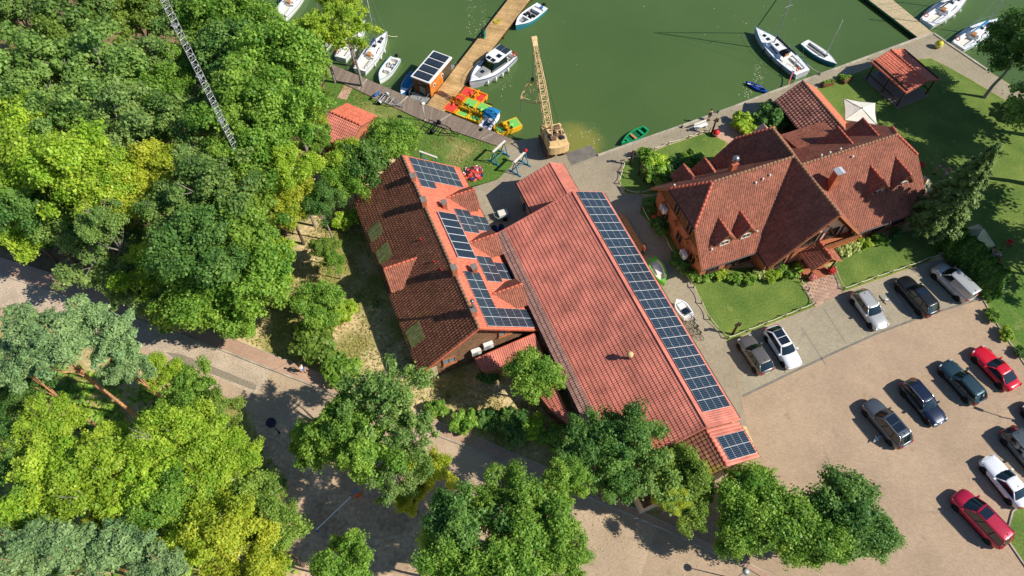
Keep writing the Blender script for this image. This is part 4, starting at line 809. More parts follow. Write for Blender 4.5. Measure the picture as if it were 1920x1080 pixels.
T = [
 (335, 45, 55, 'oak', 'oak crown crossed by the upper lattice mast', 10), (100, 95, 60, 'olive', 'dull olive oak between the corner oaks', 11), (345, 130, 48, 'green', 'green crown half way along the lattice mast', 9), (20, 180, 55, 'oak', 'oak on the left edge above the lime maples', 11), (380, 205, 45, 'oak', 'oak crown just behind the middle of the lattice mast', 9),   (420, 300, 50, 'green', 'green crown left of the mast foot', 10), (320, 585, 40, 'dark', 'dark crown at the footpath below the pale oaks', 4), (185, 415, 50, 'oak', 'pale oak behind the big pale oak', 11),
 (30, 25, 80, 'oak', 'dull green oak filling the top left corner of the photo', 11), (140, 40, 85, 'oak', 'broad oak on the top edge, second from the left corner', 11),
 (245, 25, 70, 'olive', 'oak with a few orange leaves on the top edge left of the lattice mast', 10), (300, 110, 55, 'oak_grey', 'pale grey green crown just left of the upper lattice mast', 9),
 (60, 130, 85, 'oak', 'large oak on the left edge below the corner oak', 12), (185, 140, 88, 'oak', 'biggest dark oak in the middle of the upper left wood', 12),
 (280, 180, 60, 'green', 'mid green crown with yellow sprigs just left of the lattice mast', 9), (110, 225, 75, 'oak', 'dark oak above the lime green maples at the left edge', 11),
 (215, 235, 78, 'oak_grey', 'greyish oak between the dark oak and the yellow birch', 11), (330, 235, 70, 'oak', 'oak pressed against the left side of the lattice mast at mid height', 10),
 (400, 25, 70, 'green', 'bright green tree on the top edge right of the lattice mast', 11), (462, 52, 62, 'green', 'green tree on the top edge beside the half hidden white yacht', 10),
 (430, 105, 72, 'dark', 'dark green crown right of the lattice mast near the top', 11), (520, 125, 82, 'green', 'big rounded green tree behind the boats at the upper wood edge', 12),
 (600, 52, 48, 'willow', 'fresh green willow hanging over the white boats', 8), (655, 60, 48, 'willow', 'light green willow spreading over the moored sailboat', 8), (640, 15, 45, 'willow', 'light willow crown at the top edge above the hidden boats', 8),
 (455, 195, 78, 'green', 'green tree right of the mast in the centre of the wood', 12), (545, 205, 72, 'green', 'dense green tree beside the yellow birch near the hut', 11), (475, 265, 70, 'green', 'green tree at the right foot of the lattice mast', 10),
 (582, 215, 26, 'yellow', 'slim yellow birch left of the orange hut', 8), (598, 185, 26, 'olive', 'olive coloured slim tree touching the orange hut', 8), (592, 128, 30, 'green', 'green tree between the willows and the brick path', 6),
 (50, 235, 62, 'lime', 'lime green maple at the left edge in the upper wood', 11), (35, 320, 70, 'lime', 'lime green maple on the left edge at mid height', 12), (130, 320, 85, 'lime', 'large lime green maple left of the yellow birches', 12),
 (200, 350, 60, 'lime', 'lime green maple next to the golden one', 11), (285, 315, 58, 'yellow', 'golden yellow maple in the middle of the left wood', 11), (255, 375, 58, 'yellow', 'yellow green maple below the golden maple', 10),
 (345, 300, 55, 'oak_grey', 'grey oak between the golden maple and the mast', 10), (400, 355, 80, 'oak', 'oak just below the foot of the lattice mast', 12), (325, 400, 60, 'oak', 'oak right of the yellow green maple', 11),
 (450, 420, 82, 'green', 'broad green oak left of the yellow maple by the lodge', 9), (365, 470, 78, 'dark', 'very dark crown in the shaded middle of the wood', 11), (470, 505, 80, 'green', 'green tree above the bare bank left of the lodge', 7),
 (395, 555, 75, 'green', 'green tree leaning over the footpath with branch shadows on it', 5.5), (450, 590, 45, 'green', 'small green crown on the footpath edge right of the leaning tree', 4), (290, 500, 60, 'lime', 'lime green tree in shade above the footpath', 5.5),
 (110, 400, 66, 'oak', 'pale oak above the left end of the footpath', 7), (190, 462, 70, 'oak_grey', 'big pale oak with bare twigs above the footpath', 5.5), (235, 535, 55, 'oak_grey', 'pale oak crown covering the footpath and road', 4.5), (40, 425, 52, 'lime', 'lime green small tree on the left edge above the footpath', 6), (35, 380, 55, 'dark', 'dark crown on the left edge between lime maples', 10),
 (548, 318, 48, 'lime', 'lime tree at the wood edge above the yellow maple', 9), (538, 385, 56, 'yellow', 'bright yellow green maple at the wood edge facing the lodge', 6.5), (600, 385, 36, 'dark', 'small dark tree right of the bright yellow maple', 6), (500, 465, 40, 'lime', 'sunlit lime crown on the bank left of the lodge', 7), (512, 520, 34, 'lime', 'small sunlit lime crown below the other on the bank', 6),
 (596, 566, 44, 'green', 'green round tree on the sandy bank left of the lodge', 4.2), (608, 462, 25, 'olive', 'olive young tree on the sandy bank', 3.4), (626, 490, 21, 'green', 'narrow young green tree right of the olive one on the bank', 3.2),
 (738, 262, 52, 'horn', 'round tree at the north corner of the lodge', 6), (690, 300, 50, 'dark', 'dark green tree behind the north gable of the lodge', 6), (648, 302, 38, 'lime', 'yellow green tree below the orange hut', 6), (598, 258, 32, 'green', 'green tree left of the orange hut', 5), (655, 335, 40, 'green', 'green tree above the sandy patch by the lodge', 5),
 (45, 615, 55, 'pine', 'pine on the left edge below the footpath', 13), (150, 612, 60, 'pine', 'pine in the middle of the pines below the road', 13), (28, 690, 52, 'pine', 'pine crown on the left edge above the orange trunk', 13), (225, 640, 58, 'pine', 'pine reaching over the road on the left', 13), (98, 655, 62, 'pine', 'pine crown around the top of the bare orange trunk', 14.2), (240, 690, 44, 'pine', 'small pine crown right of the orange trunk', 11),
 (40, 735, 50, 'dark', 'dark green tree on the left edge beside the orange trunk', 9), (300, 700, 36, 'lime', 'lime green bushy tree on the near road edge', 7), (350, 735, 52, 'green', 'dark leafed young tree on the near road edge', 7), (395, 780, 44, 'olive', 'olive tree by the shady lane entrance', 7),
 (85, 815, 58, 'lime', 'lime tree below the orange trunk on the left', 11), (195, 845, 56, 'lime', 'lime tree right of the orange trunk foot', 10), (318, 812, 58, 'lime', 'lime tree in the upper row of the lower left grove', 12), (370, 830, 62, 'lime', 'lime tree beside the shady lane, upper row', 11), (440, 860, 52, 'lime', 'lime tree on the edge of the shady lane', 10),
 (25, 850, 50, 'dark', 'blue green dark tree on the left edge in the lower grove', 11), (90, 890, 70, 'lime', 'lime tree in the left of the lower grove', 12), (180, 900, 72, 'lime', 'brightest lime tree in the lower grove', 12), (270, 910, 70, 'lime', 'lime tree in the centre of the lower grove', 12), (310, 950, 60, 'green', 'dull olive crown inside the lime grove', 12), (380, 915, 62, 'lime', 'yellowish lime tree near the shady lane', 11), (470, 935, 55, 'olive', 'olive green tree bordering the shady lane', 10),
 (50, 965, 62, 'green', 'green tree on the left edge above the bottom pines', 11), (200, 985, 40, 'yellow', 'golden crown above the bottom pines', 11), (420, 1000, 70, 'yellow', 'yellow lime tree near the bottom edge', 12), (500, 1010, 58, 'olive', 'olive lime tree at the bottom beside the lane', 10), (340, 1030, 55, 'lime', 'lime tree on the bottom edge right of the pines', 11), (480, 1075, 60, 'yellow', 'yellow lime tree cut by the bottom edge', 11),
 (45, 1035, 64, 'pine', 'grey green pine in the bottom left corner', 13), (135, 1030, 66, 'pine', 'second grey green pine from the bottom left corner', 13), (225, 1030, 62, 'pine', 'third grey green pine from the bottom left corner', 13), (300, 1075, 55, 'pine', 'grey green pine cut by the bottom edge', 13),
 (645, 1065, 55, 'green', 'green tree at the bottom edge left of the shady lane end', 8),
 (640, 790, 66, 'green', 'left crown of the big trees over the road below the lodge', 9), (715, 745, 72, 'oak', 'tall oak below the south gable of the lodge', 10), (765, 820, 58, 'oak', 'oak crown hanging over the footpath right of the lodge oak', 9), (690, 850, 62, 'green', 'green crown on the near side of the road below the lodge oak', 9), (590, 835, 48, 'green', 'low green crown beside the blue lamp on the shady lane', 7), (735, 905, 48, 'oak_grey', 'grey oak crown right of the road barrier', 8),
 (800, 885, 44, 'yellow', 'yellowing young tree by the road', 5), (770, 930, 30, 'yellow', 'yellow bushy tree below the road barrier', 5),
 (870, 985, 72, 'dark', 'dark tree at the bottom centre left', 10), (960, 935, 62, 'green', 'green tree overhanging the road at the bottom centre', 10), (1015, 985, 64, 'green', 'large green tree at the bottom centre', 10), (850, 1060, 62, 'green', 'green tree cut by the bottom edge left of centre', 9), (955, 1055, 70, 'green', 'large green tree cut by the bottom edge at the centre', 10), (1055, 905, 48, 'green', 'green crown between the road and the dark trees by the hall', 9), (1060, 1045, 48, 'green', 'green crown at the bottom edge beside the sunny road', 9),
 (1085, 830, 52, 'dark', 'dark tree left of the hall end', 7), (1165, 825, 62, 'dark', 'dark green tree touching the hall roof', 6.5), (1215, 890, 66, 'oak', 'grey green tree over the shaded kerb', 5), (1140, 890, 52, 'dark', 'dark tree in the shade below the hall', 6),
 (1285, 880, 48, 'olive', 'olive tree covering the low end of the hall', 5), (1300, 945, 48, 'olive', 'yellow green tree between the hall end and the hornbeams', 4), (1262, 935, 28, 'yellow', 'small yellow tree below the hall', 5),
 (1405, 930, 68, 'horn', 'hornbeam next to the four panel roof', 4.5), (1455, 980, 82, 'horn', 'largest hornbeam at the corner of the car park', 4.5), (1385, 1000, 52, 'horn', 'left hornbeam over the pavement', 4), (1580, 960, 78, 'hornd', 'upper right hornbeam standing out into the car park', 4.5), (1622, 1000, 60, 'hornd', 'rightmost hornbeam in the car park', 4), (1530, 1010, 64, 'horn', 'lower hornbeam in the middle of the row', 4.5),
 (1003, 705, 56, 'horn', 'round tree growing between the lodge and the red hall', 5.5),
 (1918, 88, 66, 'dark', 'dark leaning tree by the moored sailboats in the upper right corner', 7.5),
]
for (u, v, r_, k, lab, z) in T:
    tree(u, v, r_, k, lab, float(z), group=FG if (u < 660 and v < 640) else None)
# trees just beyond the right edge whose shade lies on the lake lawn
for (u, v, r_, z, lab) in ((2045, 135, 100, 9.5, 'tall tree beyond the right edge shading the lake lawn'), (2062, 225, 110, 10, 'second tall tree beyond the right edge shading the lake lawn'), (2170, 345, 105, 10, 'third tall tree beyond the right edge shading the deck chairs'), (2190, 425, 95, 10, 'fourth tall tree beyond the right edge above the deck chairs')):
    tree(u, v, r_, 'dark', lab, z)
# the leaning bare pine trunk that shows in full, under its crown
sb = thing('spruce_tree', 'tall pointed spruce leaning into view between the restaurant and the parasols', 'tree', at(1728, 443)); 
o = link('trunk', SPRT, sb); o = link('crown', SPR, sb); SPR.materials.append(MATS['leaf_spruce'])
sb.scale = (1.05, 1.05, 1.0)
# shrubs
S_ = [(595, 640, 46, 'olive', 'dark spreading bush on the dry bank above the walker'), (640, 690, 34, 'green', 'weedy bush at the footpath right of the walker'), (650, 412, 24, 'lime', 'yellow green bush beside the north west corner of the lodge'), (640, 590, 30, 'lime', 'yellow green bush beside the round bank tree'),
 (960, 800, 36, 'dark', 'dark bush at the footpath below the round tree'), (870, 790, 26, 'green', 'low bush at the footpath edge'), (818, 768, 20, 'green', 'small bush left of the low footpath bush'), (1000, 800, 26, 'lime', 'pale green bush beside the dark footpath bush'), (920, 790, 26, 'dark', 'low dark bush between the footpath bushes'), (1040, 815, 30, 'green', 'bush under the red lean-to'), (915, 700, 22, 'dark', 'dark bush in the corner under the lean-to roof'),
 (1395, 232, 24, 'lime', 'bright green bush on the sand path by the restaurant'), (1440, 222, 34, 'dark', 'dark conifer bush in the shade of the old wing'), (1215, 297, 22, 'green', 'left bush on the quay lawn'), (1240, 310, 26, 'lime', 'sunlit bush on the quay lawn'), (1225, 330, 24, 'green', 'lower bush on the quay lawn'), (1262, 320, 24, 'dark', 'shaded bush on the quay lawn near the dormers'), (1295, 300, 22, 'green', 'flat bush on the quay lawn'),
 (1225, 385, 16, 'dark', 'bush under the upper air conditioner'), (1240, 425, 20, 'dark', 'bush along the shaded restaurant wall'), (1275, 490, 20, 'dark', 'bush at the corner of the rope fence'), (1300, 518, 15, 'green', 'leafy plant at the restaurant corner'), (1325, 517, 14, 'green', 'leafy plant below the tiled eave'), (1350, 512, 13, 'lime', 'light plant below the tiled eave'), (1425, 515, 13, 'pale', 'white flowering plant in front of the restaurant'), (1448, 515, 16, 'lime', 'shrub left of the porch'), (1475, 510, 18, 'green', 'leafy shrub beside the porch steps'), (1495, 505, 14, 'lime', 'small shrub touching the porch steps'), (1378, 522, 13, 'green', 'clipped low box bush in the lawn, left one'), (1405, 524, 13, 'green', 'clipped low box bush in the lawn, right one'),
 (1578, 470, 16, 'pale', 'pale yellow variegated shrub in front of the timber gable'), (1598, 465, 15, 'pale', 'second pale yellow shrub in front of the timber gable'), (1620, 457, 14, 'lime', 'green shrub right of the pale ones'), (1650, 448, 15, 'green', 'shrub under the shaded eave of the east wing'), (1680, 440, 14, 'dark', 'dark shrub under the east wing eave'),
 (1860, 592, 14, 'green', 'small round shrub at the car park corner'), (1885, 625, 15, 'lime', 'small shrub with a white stake by the car park'), (1912, 660, 12, 'dark', 'dark little shrub on the right edge of the car park'), (1905, 205, 24, 'dark', 'dark shrub beside the furniture on the lake lawn'), (1580, 145, 9, 'green', 'potted plant by the quay near the old wing'), (640, 245, 22, 'olive', 'bush against the orange hut')]
for a in S_: shrub(*a)
# thuja hedge by the silver van: every column a plant
h0, h1 = at(1778, 468), at(1850, 546)
for i in range(15):
    p = h0.lerp(h1, i / 14) + Vector((random.uniform(-.1, .1), random.uniform(-.1, .1), 0)); sc_ = random.uniform(.9, 1.15)
    rt = thing('thuja', ('first', 'second', 'third', 'fourth', 'fifth', 'sixth', 'seventh', 'eighth', 'ninth', 'tenth', 'eleventh', 'twelfth', 'thirteenth', 'fourteenth', 'last')[i] + ' evergreen of the hedge by the silver van, counted from the restaurant', 'hedge plant', (p.x, p.y, 0), random.uniform(0, 6), 'evergreens of the hedge behind the van'); rt.scale = (sc_ * 1.4, sc_ * 1.4, sc_ * 1.1)
    link('stem', SPRT, rt).scale = (.2, .2, .19); o = link('foliage', THU, rt)
    if not THU.materials: THU.materials.append(MATS['leaf_hedge'])
# dry grass and weeds on the bank, nobody could count them
def inpoly(x, y, poly):
    c = False; j = len(poly) - 1
    for i in range(len(poly)):
        if (poly[i][1] > y) != (poly[j][1] > y) and x < (poly[j][0] - poly[i][0]) * (y - poly[i][1]) / (poly[j][1] - poly[i][1]) + poly[i][0]: c = not c
        j = i
    return c
def tufts(name, poly_px, k, mat, label, size=.16, clumps=60):
    pl = [tuple(at(u, v).xy) for u, v in poly_px]; xs = [p[0] for p in pl]; ys = [p[1] for p in pl]; cen = []
    while len(cen) < clumps:
        x, y = rng.uniform(min(xs), max(xs)), rng.uniform(min(ys), max(ys))
        if inpoly(x, y, pl): cen.append((x, y, rng.uniform(.3, 1.3), rng.uniform(-.4, .4)))
    C_ = []; Tn = []
    while len(C_) < k:
        c = cen[rng.integers(len(cen))]; x, y = c[0] + rng.normal() * c[2], c[1] + rng.normal() * c[2]
        if inpoly(x, y, pl): C_.append((x, y, rng.uniform(.02, size))); Tn.append(c[3] + rng.normal() * .15)
    C_ = np.array(C_); N_ = rng.normal(size=(k, 3)) * np.array([.7, .7, .6]) + np.array([0, 0, 1.3]); sz = size * rng.uniform(.5, 1.2, k)
    o = link(name, quads_mesh(name, C_, N_, sz * .55, sz, np.array(Tn), mat)); tag(o, label, 'grass', kind='stuff')
bank = [(500, 590), (560, 480), (610, 330), (668, 385), (705, 520), (790, 712), (900, 720), (1010, 760), (1040, 800), (900, 815), (740, 752), (600, 695), (440, 632)]
tufts('dry_grass', bank, 7000, 'grass_tuft', 'dry yellow grass on the bank around the lodge', .11, 130)
tufts('weeds', bank, 2200, 'leaf_olive', 'green weeds on the bank around the lodge', .12, 45)
tufts('lawn_weeds', [(625, 150), (725, 195), (797, 232), (930, 275), (955, 310), (885, 345), (760, 300), (640, 235)], 2500, 'grass_tuft', 'thin dry grass on the lawn by the boardwalk', .1, 50)
tufts('undergrowth', [(-100, 20), (540, 110), (600, 300), (540, 460), (410, 600), (200, 540), (-100, 430)], 9000, 'leaf_green', 'undergrowth between the trunks of the upper wood', .35, 240)
tufts('undergrowth', [(-100, 640), (240, 690), (450, 790), (540, 900), (560, 1100), (-100, 1150)], 9000, 'leaf_green', 'undergrowth between the trunks of the lower grove', .35, 240)
# ================================================================== boats
def hull_fn(L, B, tr=.72, fine=2.0, free=.55, rise=.3, mid=.42):
    def b(t):
        if t < mid: q = t / mid; return B / 2 * (tr + (1 - tr) * math.sin(q * math.pi / 2))
        q = (t - mid) / (1 - mid); return max(.015, B / 2 * (1 - q ** fine))
    def z(t): return free * (1 + rise * t * t)
    return b, z
def boat(name, label, st, bw, B, hullmat='gel_white', deckmat='gel_white', pitmat='offwhite', tr=.72, fine=2.0, free=.55, pits=(), rail=None, cat='boat', group=None, zs=.0, railr=.035):
    S, Bo = at(*st, zs), at(*bw, zs); d = Bo - S; L = d.length; c = (S + Bo) / 2
    rt = thing(name, label, cat, (c.x, c.y, -.55), math.atan2(d.y, d.x), group); b, z = hull_fn(L, B, tr, fine, free)
    rings = []
    for i in range(17):
        t = i / 16; x = (t - .5) * L; bb, zz = b(t), z(t); k = -.3 * (1 - t ** 4); rk = (.18 * L * .12 if i == 16 else 0)
        rings.append([(x + rk, bb, zz), (x + rk * .6, bb * .95, zz * .5), (x, bb * .78, k * .3), (x, bb * .35, k * .9), (x, 0, k), (x, -bb * .35, k * .9), (x, -bb * .78, k * .3), (x + rk * .6, -bb * .95, zz * .5), (x + rk, -bb, zz)])
    mb = MB().loft(rings, closed=False, caps=False); mb.add(rings[0], [tuple(range(9))]); grow(rt, 'hull', mb, hullmat, False)
    ts = sorted(set([i / 16 for i in range(17)] + [q for p in pits for q in (p[0], p[0] + .004, p[1] - .004, p[1])]))
    secs = []
    for t in ts:
        x = (t - .5) * L; bb, zz = b(t), z(t) + .012; pit = next((p for p in pits if p[0] + .001 < t < p[1] - .001), None)
        cw, dp = (bb * pit[2], pit[3]) if pit else (bb * .5, 0)
        rk = .18 * L * .12 if t == 1 else 0
        secs.append([(x + rk, -bb, zz), (x + rk, -cw, zz + (0 if pit else .02)), (x, -cw * (.94 if pit else 1), zz - dp + (0 if pit else .03)), (x, cw * (.94 if pit else 1), zz - dp + (0 if pit else .03)), (x + rk, cw, zz + (0 if pit else .02)), (x + rk, bb, zz)])
    dk = MB(); n = 6; vs_ = [p for q in secs for p in q]; fd, fm = [], []
    for k in range(len(secs) - 1):
        tm_ = (ts[k] + ts[k + 1]) / 2; inp = any(p[0] + .002 < tm_ < p[1] - .002 for p in pits)
        for i in range(5): fd.append((k * n + i, (k + 1) * n + i, (k + 1) * n + i + 1, k * n + i + 1)); fm.append(1 if (inp and 1 <= i <= 3) else 0)
    dk.add(vs_, fd); dk.m = fm; dk.f = [tuple(reversed(q)) for q in dk.f]; grow(rt, 'deck', dk, [deckmat, pitmat])
    if rail:
        for sg in (-1, 1): grow(rt, 'rub_rail', MB().path([((i / 16 - .5) * L + (.18 * L * .12 if i == 16 else 0), sg * b(i / 16), z(i / 16) + .02) for i in range(17)], railr, 6), rail)
    return rt, L, b, z
def cabin(rt, x0, x1, w0, w1, z0, h, mat='gel_white', slant=.35, name='cabin', top=.78, mid=True):
    rg = []
    for x, ww, zz, ins in ((x0, w0, z0, 0),):
        pass
    base = [(x0, -w0), (x0, w0), (x1, w1), (x1, -w1)]; tp = [(x0 + .08, -w0 * top), (x0 + .08, w0 * top), (x1 - slant, w1 * top), (x1 - slant, -w1 * top)]
    mb = MB().add([(x, y, z0) for x, y in base] + [(x, y, z0 + h) for x, y in tp] + [((x0 + x1 - slant) / 2, 0, z0 + h * 1.12)], [(0, 4, 5, 1), (1, 5, 6, 2), (2, 6, 7, 3), (3, 7, 4, 0), (4, 7, 8), (7, 6, 8), (6, 5, 8), (5, 4, 8)])
    mb.f = [tuple(reversed(f)) for f in mb.f]
    return grow(rt, name, mb, mat)
def outboard(rt, x, y, z):
    o = grow(rt, 'outboard_motor', MB().loft([[(x - .28, y - .14, z), (x - .28, y + .14, z), (x + .12, y + .14, z), (x + .12, y - .14, z)], [(x - .3, y - .16, z + .3), (x - .3, y + .16, z + .3), (x + .14, y + .16, z + .3), (x + .14, y - .16, z + .3)], [(x - .2, y - .1, z + .45), (x - .2, y + .1, z + .45), (x + .06, y + .1, z + .45), (x + .06, y - .1, z + .45)]]).box((x - .12, y, z - .3), (.16, .1, .7)), 'black'); return o
def yacht(label, st, bw, B, cover='canvas_navy', rail='canvas_navy', mast_h=10.5, hood=None, genoa=None, hullmat='gel_white', detail=True, name='sailboat'):
    rt, L, b, z = boat(name, label, st, bw, B, hullmat, 'gel_white', 'offwhite', .74, 2.1, .75, [(.05, .34, .62, .38)], rail, zs=.2)
    zd = z(.5); w = B / 2
    cabin(rt, -.14 * L, .2 * L, w * .66, w * .4, zd, .38, 'gel_white', .6)
    for sg in (-1, 1):
        grow(rt, 'cabin_window', MB().box((.02 * L, sg * w * .54, zd + .2), (.17 * L, .04, .14), -sg * .13), 'glass_dark')
        grow(rt, 'cockpit_seat', MB().box((-.3 * L, sg * w * .44, zd - .18), (.24 * L, w * .26, .1)), 'gel_white')
        if detail:
            grow(rt, 'guard_rail', MB().path([(-.46 * L, sg * w * .78, zd + .55), (-.2 * L, sg * w * .93, zd + .55), (.1 * L, sg * w * .93, zd + .58), (.3 * L, sg * w * .66, zd + .65), (.48 * L, sg * .12, zd + .8)], .014, 5), 'metal')
            for t in (.08, .28, .48, .66, .84): grow(rt, 'stanchion', MB().tube(((t - .5) * L, sg * b(t) * .95, z(t)), ((t - .5) * L, sg * b(t) * .95, z(t) + .58), .014, .014, 5), 'metal')
    for x in (.24, .32): grow(rt, 'hatch', MB().box((x * L, 0, zd + (.12 if x > .22 else .45)), (.5, .5, .06)), 'glass_dark')
    grow(rt, 'hatch', MB().box((.06 * L, 0, zd + .44), (.45, .45, .05)), 'glass_dark')
    grow(rt, 'companionway', MB().box((-.125 * L, 0, zd + .18), (.5, .5, .5), ry=R(-14)), 'teak')
    mx = .12 * L; mtop = zd + .4 + mast_h
    grow(rt, 'mast', MB().tube((mx, 0, zd + .3), (mx, 0, mtop), .075, .05, 10), 'galv', True)
    grow(rt, 'boom', MB().tube((mx - .1, 0, zd + 1.1), (mx - .43 * L, 0, zd + 1.15), .05, .05, 8), 'galv', True)
    sv = MB(); 
    for i in range(8):
        t0, t1 = i / 8, (i + 1) / 8; sv.tube((mx - .1 - t0 * .4 * L, 0, zd + 1.24), (mx - .1 - t1 * .4 * L, 0, zd + 1.25), .17 - .1 * t0, .17 - .1 * t1, 8)
    grow(rt, 'sail_cover', sv, cover, True)
    grow(rt, 'spreader', MB().tube((mx, 0, zd + mast_h * .48), (mx - .12, .62, zd + mast_h * .48), .025, .02, 6).tube((mx, 0, zd + mast_h * .48), (mx - .12, -.62, zd + mast_h * .48), .025, .02, 6), 'galv')
    rg = MB().tube((.49 * L, 0, z(1)), (mx, 0, mtop), .012, .012, 4).tube((-.48 * L, 0, z(0)), (mx, 0, mtop), .012, .012, 4)
    for sg in (-1, 1): rg.tube((mx - .2, sg * w * .92, zd), (mx - .12, sg * .62, zd + mast_h * .48), .012, .012, 4).tube((mx - .12, sg * .62, zd + mast_h * .48), (mx, 0, mtop - .3), .012, .012, 4)
    grow(rt, 'rigging', rg, 'galv')
    if genoa: grow(rt, 'furled_sail', MB().tube((.485 * L, 0, z(1) + .3), (mx + (.485 * L - mx) * .06, 0, mtop - .6), .06, .05, 8), genoa)
    if hood:
        hd = [[(-.13 * L - .5 + .0, y, zd + .35 + hh) for y, hh in ((-w * .55, 0), (-w * .5, .45), (0, .62), (w * .5, .45), (w * .55, 0))], [(-.13 * L + .25, y, zd + .35 + hh) for y, hh in ((-w * .52, 0), (-w * .46, .35), (0, .5), (w * .46, .35), (w * .52, 0))], [(-.13 * L + .8, y, zd + .3 + hh) for y, hh in ((-w * .45, 0), (-w * .3, .05), (0, .08), (w * .3, .05), (w * .45, 0))]]
        grow(rt, 'spray_hood', MB().loft(hd, closed=False, caps=False), hood, True)
        wh = MB(); c = Vector((-.34 * L, 0, zd + .55)); q = [c + Vector((0, .38 * math.cos(a), .38 * math.sin(a))) for a in np.linspace(0, 6.283, 13)]; wh.path(q, .025, 5); wh.tube((-.33 * L, 0, zd - .3), (-.33 * L, 0, zd + .5), .08, .06, 8)
        grow(rt, 'steering_wheel', wh, 'metal')
    lr = MB(); c = Vector((-.46 * L, w * .5, zd + .5)); q = [c + Vector((0, .26 * math.cos(a), .26 * math.sin(a))) for a in np.linspace(0, 6.283, 13)]; lr.path(q, .06, 6); grow(rt, 'life_ring', lr, 'orange')
    for t in (.25, .45, .62):
        for sg in ((1, -1) if detail else (1,)): grow(rt, 'fender', MB().tube(((t - .5) * L, sg * (b(t) + .1), z(t) * .15), ((t - .5) * L, sg * (b(t) + .1), z(t) * .8), .09, .09, 8), 'canvas_navy' if hood else 'white', True)
    return rt
yacht('white sailboat with blue sail cover moored by the boardwalk, half under the willow', (674, 131), (725, 63), 2.3, 'canvas_navy', 'deck_grey', 9)
yacht('large white yacht with black spray hood moored stern to the stone quay', (1506, 136), (1417, 55), 3.0, 'canvas_dark', 'canvas_blue', 12, 'canvas_dark', 'canvas_dark', 'hull_grey')
yacht('white sailboat with navy sail cover moored beside the plank pier, upper one of the pair', (1738, 42), (1815, -12), 2.7, 'canvas_dark', 'deck_grey', 11)
yacht('white sailboat with bright blue sail cover near the leaning tree in the upper right corner', (1797, 86), (1868, 38), 2.6, 'canvas_blue', 'hull_teal', 11)
yacht('white yacht glimpsed through the willow leaves at the top edge', (523, 32), (575, -35), 2.6, 'white', 'deck_grey', 10, detail=False)
yacht('white boat hidden under the willow, nearest to the boardwalk end', (596, 92), (640, 28), 2.2, 'white', 'deck_grey', 8, detail=False)
yacht('white sailboat under the willow next to the one with the blue sail cover', (638, 108), (684, 42), 2.1, 'white', 'deck_grey', 8, detail=False)
# motor dinghy with two seats
rt, L, b, z = boat('motor_dinghy', 'small white motorboat with two horseshoe seat backs and black outboard next to the sailboat', (742, 108), (712, 151), 1.75, pits=[(.08, .8, .74, .4)], tr=.85, fine=2.6, rail='hull_teal', pitmat='offwhite'); outboard(rt, -L / 2 - .1, 0, .5)
grow(rt, 'console', MB().box((.05 * L, .1, .45), (.5, .7, .6)), 'gel_white')
for y in (-.28, .32):
    q = MB(); c = Vector((-.17 * L, y, .62)); q.path([c + Vector((.2 * math.cos(a) - .05, .2 * math.sin(a), 0)) for a in np.linspace(.6, 5.7, 9)], .055, 6); o = grow(rt, 'seat', MB().box((-.17 * L, y, .42), (.4, .36, .3)), 'white'); grow(o, 'seat_back', q, 'canvas_navy', True)
grow(rt, 'bow_rail', MB().path([(-.5 * L, .8, .55), (-.55 * L, .75, 1.0), (-.55 * L, -.75, 1.0), (-.5 * L, -.8, .55)], .02, 5), 'metal')
# houseboat
q = [at(771, 140, 2.2), at(814, 95, 2.2), at(846, 107, 2.2), at(805, 160, 2.2)]; c = sum(q, Vector()) / 4; d = (q[1] + q[2] - q[0] - q[3]); an = math.atan2(d.y, d.x); Lh = d.length / 2; Wh = ((q[2] + q[3] - q[0] - q[1]).length) / 2
hb = thing('houseboat', 'orange timber houseboat with eight solar panels on its white roof', 'houseboat', (c.x, c.y, -.55), an)
grow(hb, 'pontoon', MB().box((0, 0, .12), (Lh + 2.4, Wh * .96, .42)), 'deck_grey'); grow(hb, 'cabin', MB().box((0, 0, 1.45), (Lh * .94, Wh * .9, 2.3)), 'houseboat_wood')
grow(hb, 'roof', MB().box((0, 0, 2.68), (Lh, Wh, .18)), 'gel_white')
pvs = pv_mesh(.62 * Wh * .62, .9)
for i in range(4):
    for j in (-1, 1):
        me = MB().box((0, 0, 0), (Lh * .2, Wh * .4, .04), mi=0).box((0, 0, .024), (Lh * .18, Wh * .38, .012), mi=1).mesh('solar_panel', ['steel_dark', 'pv_glass']) if (i, j) == (0, -1) else me
        o = link('solar_panel', me, hb, (-Lh * .36 + i * Lh * .24, j * Wh * .205, 2.84))
for sg, x, wd in ((-1, -.05, .5), (-1, -.27, .35)): pass
for x in (.06 * Lh, -.3 * Lh): 
    w_ = MB(); w_.X = Matrix.Translation((x, -Wh * .455, 1.7)) @ Matrix.Rotation(R(90), 4, 'X'); w_.tube((0, 0, -.02), (0, 0, .04), .26, .26, 16); o = grow(hb, 'porthole', w_, 'white', False); g = MB(); g.X = w_.X.copy(); g.tube((0, 0, .03), (0, 0, .055), .19, .19, 16); grow(o, 'pane', g, 'glass_dark')
grow(hb, 'sliding_door', MB().box((.27 * Lh, -Wh * .455, 1.35), (.38 * Lh, .05, 1.9)), 'glass_dark'); grow(hb, 'end_wall', MB().box((-Lh * .475, 0, 1.4), (.06, Wh * .88, 2.1)), 'wood_brown')
grow(hb, 'door', MB().box((-Lh * .485, -.1, 1.3), (.06, .8, 1.9)), 'glass_dark')
